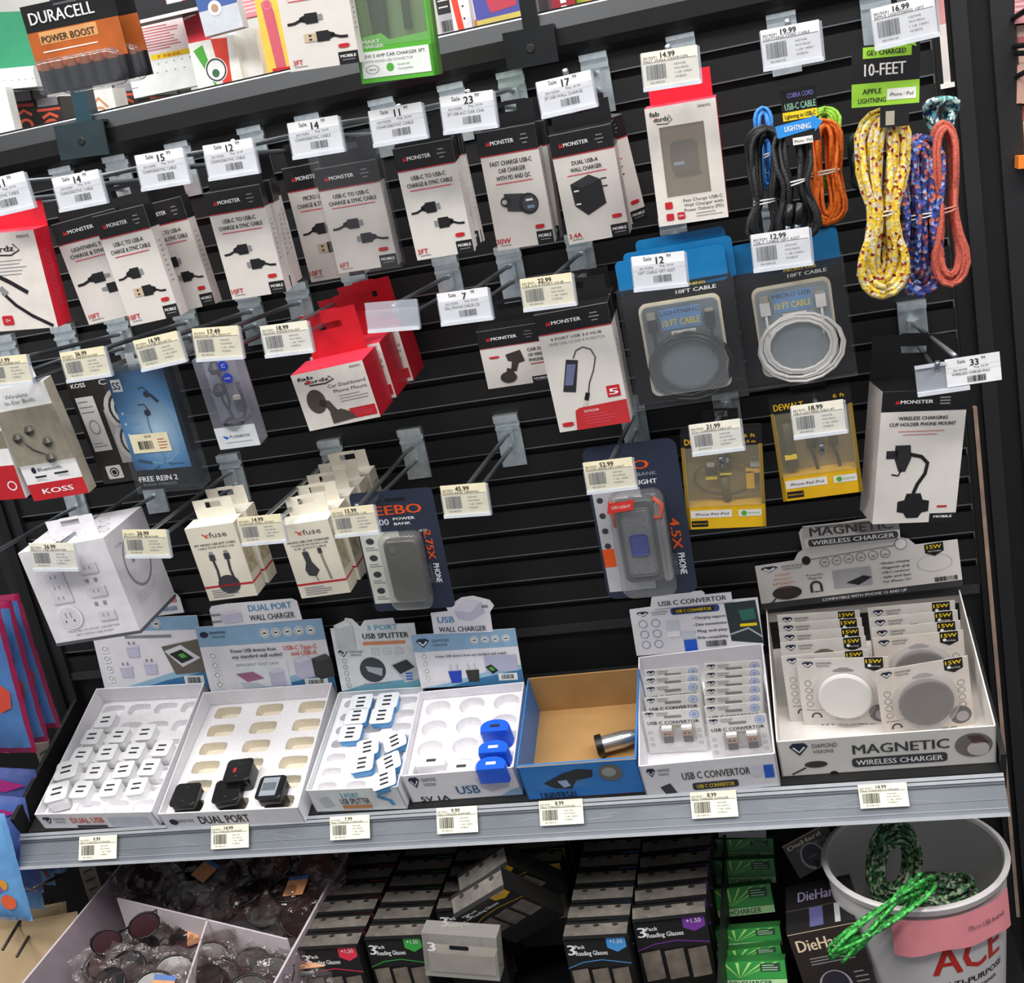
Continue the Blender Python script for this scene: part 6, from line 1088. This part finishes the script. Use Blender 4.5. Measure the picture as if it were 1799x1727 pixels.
def shades(label, P, rx, ry, rz, lens, bagm, seed, bag=True):
    M_ = T3(P) @ Matrix.Rotation(rz, 4, 'Z') @ Matrix.Rotation(rx, 4, 'X') @ Matrix.Rotation(ry, 4, 'Y'); q = thing('bagged_sunglasses' if bag else 'sunglasses', label, 'sunglasses', M_, 'bagged sunglasses'); b = MB(); R6 = random.Random(seed); FM = m('1a1616', .25)
    for s_ in (-1, 1): b.tube([(s_*.033+.026*math.cos(t/16*6.283), .004*math.cos(t/16*6.283)*s_, .021*math.sin(t/16*6.283)) for t in range(16)], .0016, FM, 6, True)
    b.tube([(-.008, 0, .006), (0, -.002, .010), (.008, 0, .006)], .0014, FM)
    fr = b.build('frame', q)
    for s_ in (-1, 1): b = MB(); b.add([(s_*.033+.025*math.cos(t/16*6.283), .004*math.cos(t/16*6.283)*s_, .020*math.sin(t/16*6.283)) for t in range(16)], [tuple(range(16))], m(lens, .22, noise=0)); b.build('lens', fr)
    for s_ in (-1, 1): b = MB(); b.tube([(s_*.058, 0, .008), (s_*.058, .02, .010), (s_*.02, .024, .006), (s_*-.02, .022, -.004)], .0015, FM); b.build('temple', q)
    if bag:
        b = MB(); nx, ny = 16, 8; vs = []
        for sgn in (-1, 1):
            for i in range(nx+1):
                for j in range(ny+1):
                    u_, v_ = i/nx*2-1, j/ny*2-1; puff = (1-u_**4)*(1-v_**4); vs.append((u_*.070+R6.uniform(-.003, .003), sgn*(.003+.010*puff)+R6.uniform(-.005, .005)+.010, v_*.031+R6.uniform(-.003, .003)))
        n1 = (nx+1)*(ny+1); b.add(vs, [(s_*n1+i*(ny+1)+j, s_*n1+(i+1)*(ny+1)+j, s_*n1+(i+1)*(ny+1)+j+1, s_*n1+i*(ny+1)+j+1) for s_ in (0, 1) for i in range(nx) for j in range(ny)], bagm, False); b.build('plastic_bag', q)
        if seed % 4 != 1: return q
        b = MB(); b.box(.030, .060, -.0035+0, -.003, -.014, .010, m('c88c60', .5)); b.box(.030, .060, -.0036, -.0032, .010, .016, m('4c6ca8')); b.build('paper_label', q)
    return q
SP = [(285, 1522, .0, 'top left'), (330, 1512, .02, 'top with an orange label'), (290, 1556, -.03, 'middle left'), (355, 1560, -.01, 'middle'), (430, 1530, .01, 'upper right'), (470, 1565, 0, 'right'), (520, 1520, .02, 'far right'), (430, 1595, -.02, 'lower right'), (490, 1600, -.02, 'corner'), (540, 1500, -.01, 'rear corner')]
lens_ = ['2a1c18', '181416', '3a2420', '1c1618']
for i, (u, v, dz, nm) in enumerate(SP): P = uz(u, v, zt+dz); shades('bagged dark sunglasses in the rear half of the bin, %s one' % nm, P, rnd.uniform(-1.3, -.5), rnd.uniform(-.4, .4), rnd.uniform(-.7, .7), lens_[i % 4], BAGM[i % 3], i)
SP2 = [(225, 1672, -.03, 'rear'), (290, 1660, -.03, 'labelled'), (200, 1705, -.02, 'left'), (265, 1705, -.01, 'middle'), (320, 1700, -.02, 'right'), (230, 1735, .0, 'front')]
for i, (u, v, dz, nm) in enumerate(SP2): P = uz(u, v, zt+dz); shades('bagged sunglasses in the front left cell of the bin, %s one' % nm, P, rnd.uniform(-1.3, -.7), rnd.uniform(-.3, .3), rnd.uniform(-.6, .6), lens_[i % 4], BAGM[(i+1) % 3], 20+i)
for i, (u, v, dz, nm, bg) in enumerate(((430, 1712, -.02, 'glossy wraparound', True), (485, 1690, -.03, 'far corner', True), (400, 1735, -.02, 'front', True))): P = uz(u, v, zt+dz); shades('shiny black sunglasses in the front right cell of the bin, %s one' % nm, P, -1.0, .2, rnd.uniform(-.5, .5), '0c0c10', BAGM[i % 3], 40+i, bg)
P = uz(220, 1640, zt+.002); shades('unbagged pair of round purple tinted sunglasses against the white divider', P, -.25, -.1, .5, '3c2028', None, 60, False).scale = (.75, .75, .75)
# ------------------------------------------------------------------ goods left of the shelf
def foil(px, d, label, body, edge, fn, name='foil_bag', yaw=0, tilt=0, puff=.010, cat='gift bag', group=None):
    M, W, H = frame(px, d, tilt, yaw); q = thing(name, label, cat, M, group); b = MB(); nx, ny = 18, 22; R7 = random.Random(int(px[1][0]*3+px[0][1])); vs = []
    for sgn in (-1, 1):
        for i in range(nx+1):
            for j in range(ny+1):
                u_, v_ = i/nx*2-1, j/ny*2-1; p_ = max(0, (1-u_**6))*max(0, (1-v_**6)); vs.append((u_*W/2, sgn*(puff*p_)+R7.uniform(-.0008, .0008), (v_+1)/2*H))
    n1 = (nx+1)*(ny+1)
    def fc(s_, i, j): a = s_*n1+i*(ny+1)+j; return (a, a+ny+1, a+ny+2, a+1) if s_ == 0 else (a, a+1, a+ny+2, a+ny+1)
    inner = [fc(s_, i, j) for s_ in (0, 1) for i in range(1, nx-1) for j in range(1, ny-1)]; outer = [fc(s_, i, j) for s_ in (0, 1) for i in range(nx) for j in range(ny) if i in (0, nx-1) or j in (0, ny-1)]
    b.add(vs, inner, body, True); b.add(vs, outer, edge, True); F = Face(b, W, H, base=puff+.0005); fn(F); b.build('bag', q); return q
BB1 = m('4a74ac', .25, noise=.12, scale=25, coat=.3, bump=.3); MGT = m('8e1a48', .3, coat=.3); RDF = m('c84a38', .35)
def p3(F):
    for i in range(3): F.text('3', .32+.28*(i % 2), .22+.08*i, .07, m('dce8f4'), wd=.14, l=1, bold=True)
    F.poly([(.1, .62), (.4, .5), (.7, .48), (.9, .55), (.85, .66), (.5, .72), (.2, .78)], RDF, 1); F.circ(.3, .8, .14, m('d8883c'), 2); F.circ(.65, .42, .10, m('5ca86c'), 2)
foil([(-38, 1052), (42, 1040), (96, 1272), (20, 1290)], .13, 'rearmost blue gift bag with a magenta border hanging left of the shelf', BB1, MGT, p3, group='blue bags with magenta borders')
foil([(-60, 1062), (28, 1052), (78, 1300), (-2, 1308)], .17, 'middle blue gift bag with a magenta border left of the shelf', BB1, MGT, p3, group='blue bags with magenta borders')
foil([(-95, 1072), (8, 1062), (55, 1318), (-40, 1326)], .21, 'front blue gift bag with a magenta border at the left edge', BB1, MGT, p3, group='blue bags with magenta borders')
BB2 = m('5868a8', .25, noise=.15, scale=25, coat=.3, bump=.3); BB3 = m('6fa8e0', .25, noise=.08, scale=20, coat=.3, bump=.3)
def p4(F): F.poly([(0, .0), (.9, .12), (.6, .2), (0, .12)], m('c43c8c', .3), 1)
foil([(-60, 1345), (66, 1352), (92, 1520), (-40, 1530)], .14, 'dusky blue bag with a pink fold under the magenta bordered bags', BB2, BB2, p4)
foil([(-70, 1395), (48, 1400), (72, 1560), (-50, 1565)], .18, 'violet blue crinkled bag between two paler ones', m('5c74b8', .25, noise=.15, scale=25, coat=.3, bump=.3), BB2, p4)
def p5(F): F.circ(.74, .62, .09, m('e8a030'), 1); F.circ(.68, .66, .06, m('8c5cb4'), 2); F.circ(.78, .78, .12, m('e8683c'), 1); F.circ(.6, .52, .07, m('6cb84c'), 1)
foil([(-90, 1432), (12, 1425), (52, 1612), (-60, 1618)], .23, 'light blue bag printed with coloured balls at the left edge', BB3, BB3, p5)
for k, (px, d) in enumerate((([(40, 1500), (62, 1498), (72, 1590), (30, 1600)], .16), ([(76, 1510), (88, 1510), (98, 1548), (58, 1556)], .12), ([(98, 1505), (112, 1503), (118, 1530), (88, 1536)], .09))): foil(px, d, ['blue and magenta bag end, lowest of three under the shelf end', 'blue bag end, middle of three under the shelf end', 'blue bag end, highest and smallest of three under the shelf end'][k], BB3, m('8fb8dc', .3), lambda F: F.poly([(.2, 0), (.6, 0), (.9, .6), (.7, .6)], MGT, 1), puff=.006)
KR = m('b59c78', .65, noise=.08, scale=12, bump=.3)
foil([(-60, 1612), (118, 1632), (158, 1800), (-40, 1800)], .20, 'brown paper bag bundle at the bottom left corner, front one', KR, KR, lambda F: (F.rect(.0, .36, .34, .55, m('e4d8b8'), 1), F.lines(.1, .42, .32, 4, .03, GRY, .3, 2)), name='paper_bag', tilt=-35, puff=.02, cat='paper bag')
foil([(-40, 1596), (95, 1612), (140, 1700), (-40, 1690)], .13, 'brown paper bag bundle behind the front one at the bottom left', m('94805f', .65, noise=.1, scale=12), KR, lambda F: None, name='paper_bag', tilt=-35, puff=.012, cat='paper bag')
for px, d, lab in (([(64, 1308), (88, 1304), (110, 1385), (82, 1392)], .05, 'narrow slotted metal bracket left of the shelf, above its end'), ([(140, 1516), (168, 1514), (184, 1590), (156, 1596)], .05, 'narrow slotted metal bracket under the left end of the shelf')):
    M, W, H = frame(px, d); b = MB(); b.box(-W/2, W/2, 0, .004, 0, H, m('8c8278', .45, .3, noise=.3, scale=30)); F = Face(b, W, H)
    for i in range(4): F.poly([(.2, .2+.2*i), (.8, .12+.2*i), (.8, .16+.2*i), (.2, .25+.2*i)], DG, 1)
    tag(b.build('shelf_bracket', None, M), lab, 'bracket')
for i, (p1, p2) in enumerate((((5, 1668), (70, 1560)), ((30, 1680), (90, 1580)), ((60, 1560), (145, 1520)))): A, B_ = uy(p1[0], p1[1], -.26), uy(p2[0], p2[1], -.02); b = MB(); b.tube([A, B_], .0022, m('4c4440', .4, .5)); tag(b.build('peg_wire'), 'thin dark peg wire at the lower left, %s of three' % ('outermost', 'middle', 'innermost')[i], 'peg wire', 'peg wires at the lower left')
# ------------------------------------------------------------------ what shows beyond the top cap and the right upright
def bg(px, d, D, label, cat, name, col, fn=None, group=None, rough=.5, tilt=0, top=None):
    px = [px[0], px[1]]+[(x, y+38) if (y > 249-.2*x-24 and x < 1760) else (x, y) for x, y in px[2:]]
    M, W, H = frame(px, -d, tilt); q = thing(name, label, cat, M, group); b = MB(); b.box(-W/2, W/2, 0, D, 0, H, m(col, rough), top=top)
    if fn: fn(Face(b, W, H))
    b.build('body', q); return q
mb = MB(); mb.box(-2.4, .63, 1.30, 1.34, -.78, 2.2, m('d9d8d4', .6, noise=.1, scale=4)); mb.box(.75, 2.4, .9, .94, -.78, 2.2, m('a8928c', .6, noise=.15, scale=4)); struct('wall_far', mb)
PB = m('eef2f0', .45, noise=.02)
def peg_dots(F, x0, x1, y0, y1, nx, ny):
    for i in range(nx):
        for j in range(ny): F.circ(x0+(x1-x0)*i/(nx-1), y0+(y1-y0)*j/max(1, ny-1), .010, GRY, 1)
def jar_fn(F): F.rect(.1, 0, .9, .15, m('8c8c90'), 1); F.rect(.05, .19, .95, .24, m('c84a3c'), 1); F.ring(.5, .52, .30, .12, m('d8583a'), 1, .8); F.line([(.2, .36), (.5, .29), (.8, .37)], .1, m('d8583a'), 1)
bg([(0, 28), (62, 14), (75, 118), (-10, 135)], .42, .03, 'dark green panel at the top left behind the batteries', 'board', 'green_board', '2f8a64')
def lipfn(F): peg_dots(F, .1, .95, .6, .6, 8, 1)
bg([(-40, 128), (58, 112), (64, 148), (-36, 165)], .36, .10, 'white perforated metal shelf edge at the left behind the batteries', 'shelf edge', 'metal_shelf', 'e8ecea', lipfn)
bg([(-20, 160), (14, 150), (34, 245), (0, 255)], .34, .02, 'white perforated upright at the far left beyond the top cap', 'upright', 'metal_post', 'eceeec', lambda F: peg_dots(F, .4, .6, .1, .9, 2, 5))
for k, px in enumerate(([(20, 165), (62, 155), (72, 232), (32, 242)], [(66, 178), (108, 165), (118, 222), (74, 234)], [(196, 145), (238, 148), (252, 195), (212, 205)], [(262, 160), (318, 150), (322, 186), (268, 194)], [(-12, 210), (12, 206), (18, 245), (-6, 250)])):
    bg(px, .40, .04, 'black jar with an orange ring label, '+['under the batteries at left', 'second under the batteries', 'right of the copper swirled roll', 'in the slot of the perforated panel', 'cut off at the left edge'][k], 'jar', 'jar', '28201e', jar_fn, 'black jars with orange rings')
bg([(148, 165), (196, 152), (216, 205), (160, 216)], .34, .04, 'white wrapped roll with a copper swirl beyond the top cap', 'roll', 'wrapped_roll', 'e6e2de', lambda F: (F.ring(.45, .45, .25, .08, m('c88c60'), 1, .8), F.line([(.2, .3), (.5, .15), (.75, .35)], .08, m('c88c60'), 1)))
def pbf(F): peg_dots(F, .12, .95, .12, .12, 8, 1); peg_dots(F, .16, .97, .38, .38, 7, 1); F.rect(.1, .68, .0, .7, GRY, 1)
bg([(222, 118), (338, 92), (352, 150), (236, 172)], .36, .02, 'white perforated panel with rows of small holes, upper centre left', 'panel', 'perforated_panel', 'f0f4f2', pbf)
bg([(330, 150), (232, 172), (244, 212), (352, 186)][1:2]+[(330, 150), (352, 190), (244, 212)], .44, .01, 'white back sheet below the perforated panel', 'panel', 'perforated_panel', 'f4f6f4')
bg([(405, 58), (450, 48), (472, 150), (428, 162)], .34, .02, 'white perforated column right of the red and green striped bag', 'panel', 'perforated_panel', 'f2f4f2', lambda F: peg_dots(F, .35, .75, .12, .9, 2, 5))
bg([(338, 78), (412, 58), (436, 158), (356, 184)], .33, .03, 'white bag with green and red stripes and a round crest', 'bag', 'striped_bag', 'f4f4f0', lambda F: (F.poly([(.08, .1), (.3, .05), (.42, .55), (.5, .75)], GRN, 1), F.poly([(.50, .0), (.85, .02), (.78, .4), (.72, .98), (.58, .7)], m('e0402c'), 1), F.circ(.48, .38, .24, WHT, 2), F.ring(.48, .38, .22, .03, DG, 3), F.circ(.46, .42, .08, m('3c6c4c'), 3)))
def redtxt(F): F.rect(0, 0, .08, 1, m('2c54a8'), 1); F.lines(.14, .08, .9, 9, .075, m('c86a70'), .4); F.rect(.3, .82, .98, .96, YEL, 1); F.text('7 FREE', .6, .9, .07, RED, wd=.4, l=2)
bg([(224, 52), (325, 28), (338, 92), (236, 118)], .38, .02, 'pale package with red lines of text and a yellow strip', 'package', 'printed_package', 'e8dcdc', redtxt)
bg([(206, 62), (230, 56), (242, 112), (218, 118)], .36, .02, 'white and blue package with a yellow foot beside the batteries', 'package', 'printed_package', 'c8d4e4', lambda F: (F.rect(.1, .8, .8, .98, YEL, 1), F.lines(.1, .1, .8, 6, .1, m('3c5ca8'), .4)))
bg([(196, -30), (330, -55), (345, -2), (206, 22)], .38, .02, 'white package with blue and pink bands at the top edge', 'package', 'printed_package', 'e4e4ec', lambda F: (F.rect(.15, 0, .28, 1, m('2c6cd0'), 1), F.lines(.3, .1, .9, 7, .12, m('d88c98'), .4)))
bg([(200, 28), (345, -2), (350, 18), (206, 50)], .30, .03, 'low dark shelf rail with a white edge crossing above the packages', 'shelf rail', 'shelf_rail', '18181c', lambda F: F.rect(0, .72, 1, 1, W_, 1))
bg([(234, 0), (278, -12), (285, 20), (240, 28)], .31, .02, 'black clip hanging in front of the far rail', 'clip', 'plastic_clip', '1c1c22')
bg([(312, -10), (340, -18), (364, 84), (334, 92)], .34, .02, 'red and white striped candy strip at the upper left', 'strip', 'striped_strip', 'd43444', lambda F: [F.poly([(0, .1+.08*k), (.8, .06+.08*k), (.8, .09+.08*k), (0, .14+.08*k)], W_, 1) for k in range(5)])
bg([(342, -10), (408, -28), (428, 46), (360, 66)], .28, .02, 'blue and silver blister pack with a round button cell', 'package', 'blister_pack', 'c4cad2', lambda F: (F.rect(0, 0, 1, .42, m('3c5c9c'), 1), F.circ(.42, .42, .17, m('d8dce0'), 2), F.circ(.42, .42, .09, m('b08c70'), 3)))
bg([(415, -8), (462, -20), (470, 22), (424, 34)], .42, .02, 'pink lined card behind the yellow packs', 'package', 'printed_package', 'd8808c', lambda F: F.lines(.1, .1, .9, 5, .16, m('e8b8bc'), .5))
bg([(452, -12), (500, -22), (520, 136), (474, 150)], .30, .02, 'yellow pack holding a long red lighter', 'lighter pack', 'lighter_pack', 'f0c04c', lambda F: (F.poly([(.2, .1), (.5, .05), (.62, .2), (.72, .68), (.35, .68)], m('c85868'), 1), F.ring(.42, .12, .16, .04, m('d8788c'), 2), F.rect(.2, .68, .85, .76, RED, 1)))
bg([(440, 60), (470, 52), (478, 92), (446, 98)], .40, .02, 'plain yellow pack behind the lighter pack', 'package', 'printed_package', 'f0dc3c')
bg([(508, 118), (632, 92), (636, 112), (512, 140)], .36, .05, 'row of orange and yellow candies under the hanging cable box', 'candy', 'candy_tray', 'e8a03c', lambda F: [F.circ(.1+.16*k, .5, .07, m('d83c34' if k % 2 else 'f0c040'), 1) for k in range(6)])
bg([(592, -25), (622, -30), (636, 92), (604, 98)], .38, .03, 'white and blue bottle between the hanging boxes', 'bottle', 'plastic_bottle', 'e4e8f0', lambda F: (F.rect(0, .45, 1, .55, YEL, 1), F.rect(0, .85, 1, .93, RED, 1), F.lines(.1, .1, .9, 4, .09, m('4c6cb0'), .4)))
bg([(760, -30), (792, -38), (806, 58), (776, 66)], .36, .03, 'black package with a barcode right of the green box', 'package', 'printed_package', '25252a', lambda F: (F.rect(0, .6, 1, 1, m('b4b4b8'), 1), F.bars(.1, .72, .9, .92, l=2), F.lines(.1, .1, .8, 4, .12, W_, .2)))
bg([(786, -30), (824, -38), (832, 68), (806, 76)], .33, .02, 'orange red and white thermometer shaped pack', 'package', 'printed_package', 'f0ecec', lambda F: (F.poly([(0, 0), (.35, 0), (.6, .7), (.3, .75)], m('e8442c'), 1), [F.rect(.6, .15+.15*k, .7, .17+.15*k, K, 2) for k in range(5)]))
bg([(800, 42), (842, 34), (846, 54), (806, 62)], .40, .02, 'orange wrapped sweets beyond the cap', 'candy', 'candy_tray', 'e88430')
bg([(784, 70), (900, 42), (902, 58), (786, 90)], .42, .05, 'tray of mixed coins coloured sweets beyond the cap', 'candy', 'candy_tray', 'c8c4bc', lambda F: [F.circ(.1+.13*k, .5, .06, m(['e8d83c', 'd84c4c', 'e8e8ec'][k % 3]), 1) for k in range(7)])
bg([(822, -25), (918, -45), (928, 26), (842, 46)], .28, .02, 'blue bordered blister with a red toy boat', 'toy pack', 'blister_pack', '4c50a0', lambda F: (F.poly([(.2, .1), (.85, .05), (.8, .7), (.3, .75)], m('b83c50'), 1), F.rect(0, .86, 1, 1, m('c8b860'), 1)))
bg([(936, 0), (962, -8), (970, 34), (942, 42)], .40, .04, 'black bottle with white letters beyond the cap', 'bottle', 'plastic_bottle', '2a2628', lambda F: F.rect(.1, .5, .5, .9, W_, 1))
bg([(964, -22), (1004, -30), (1012, 20), (972, 30)], .38, .04, 'dark red can with white lettering beyond the cap', 'can', 'drink_can', '8c1c2c', lambda F: [F.rect(.4, .2+.25*k, .65, .36+.25*k, W_, 1) for k in range(3)])
bg([(1010, -25), (1040, -32), (1044, 8), (1014, 16)], .40, .04, 'green and orange packet beyond the red tray', 'package', 'printed_package', '8cb43c', lambda F: F.rect(.5, 0, 1, 1, m('e89c4c'), 1))
bg([(1042, -35), (1075, -42), (1080, 2), (1046, 8)], .40, .04, 'yellow packet beyond the red tray', 'package', 'printed_package', 'e8c83c')
bg([(938, 34), (1150, -14), (1152, 22), (940, 70)], .14, .25, 'long red tray edge along the far side of the top cap', 'tray', 'red_tray', 'b0344a', lambda F: F.rect(0, 0, 1, .10, m('e4b8b8'), 1))
# right margin
bg([(1782, -20), (1900, -30), (1900, 30), (1784, 40)], -.02, .1, 'pink packages at the upper right edge beyond the upright', 'package', 'printed_package', 'c88890', lambda F: (F.lines(0, .1, .6, 5, .15, m('e0b0b4'), .5)))
bg([(1784, 42), (1900, 36), (1900, 100), (1786, 110)], -.01, .1, 'cream and pink package third down at the right edge', 'package', 'printed_package', 'd4b4a4', lambda F: F.rect(0, .3, 1, .5, m('b8606c'), 1))
bg([(1786, 112), (1900, 105), (1900, 172), (1788, 180)], -.02, .1, 'pale brown package lower down at the right edge', 'package', 'printed_package', 'c8a090')
bg([(1786, 184), (1900, 178), (1900, 300), (1792, 306)], -.01, .1, 'white boxed package with a pink band at the right edge', 'package', 'printed_package', 'e8e4e4', lambda F: F.rect(0, 0, 1, .22, m('c8707c'), 1))
bg([(1789, 272), (1900, 268), (1900, 290), (1790, 294)], .02+(-.06), .02, 'orange tag at the right edge beyond the upright', 'tag', 'plastic_tag', 'f08830')
bg([(1790, 310), (1900, 306), (1900, 900), (1800, 900)], -.0, .1, 'dark shelf goods at the right edge beyond the upright', 'package', 'printed_package', '2c2830', lambda F: [F.rect(0, .04+.13*k, 1, .05+.13*k, m('c8c0b8'), 1) for k in range(5)])
for i, (p1, p2) in enumerate((((1772, 38), (1830, 0)), ((1775, 82), (1830, 76)), ((1778, 94), (1830, 92)), ((1780, 138), (1830, 112)))): A, B_ = uy(p1[0], p1[1], .0), uy(p2[0], p2[1], -.12); b = MB(); b.tube([A, B_], .003, m('16161a', .3)); tag(b.build('peg_wire'), 'black peg wire beside the right upright, %s from the top' % ['first', 'second', 'third', 'fourth'][i], 'peg wire', 'peg wires at the upper right')
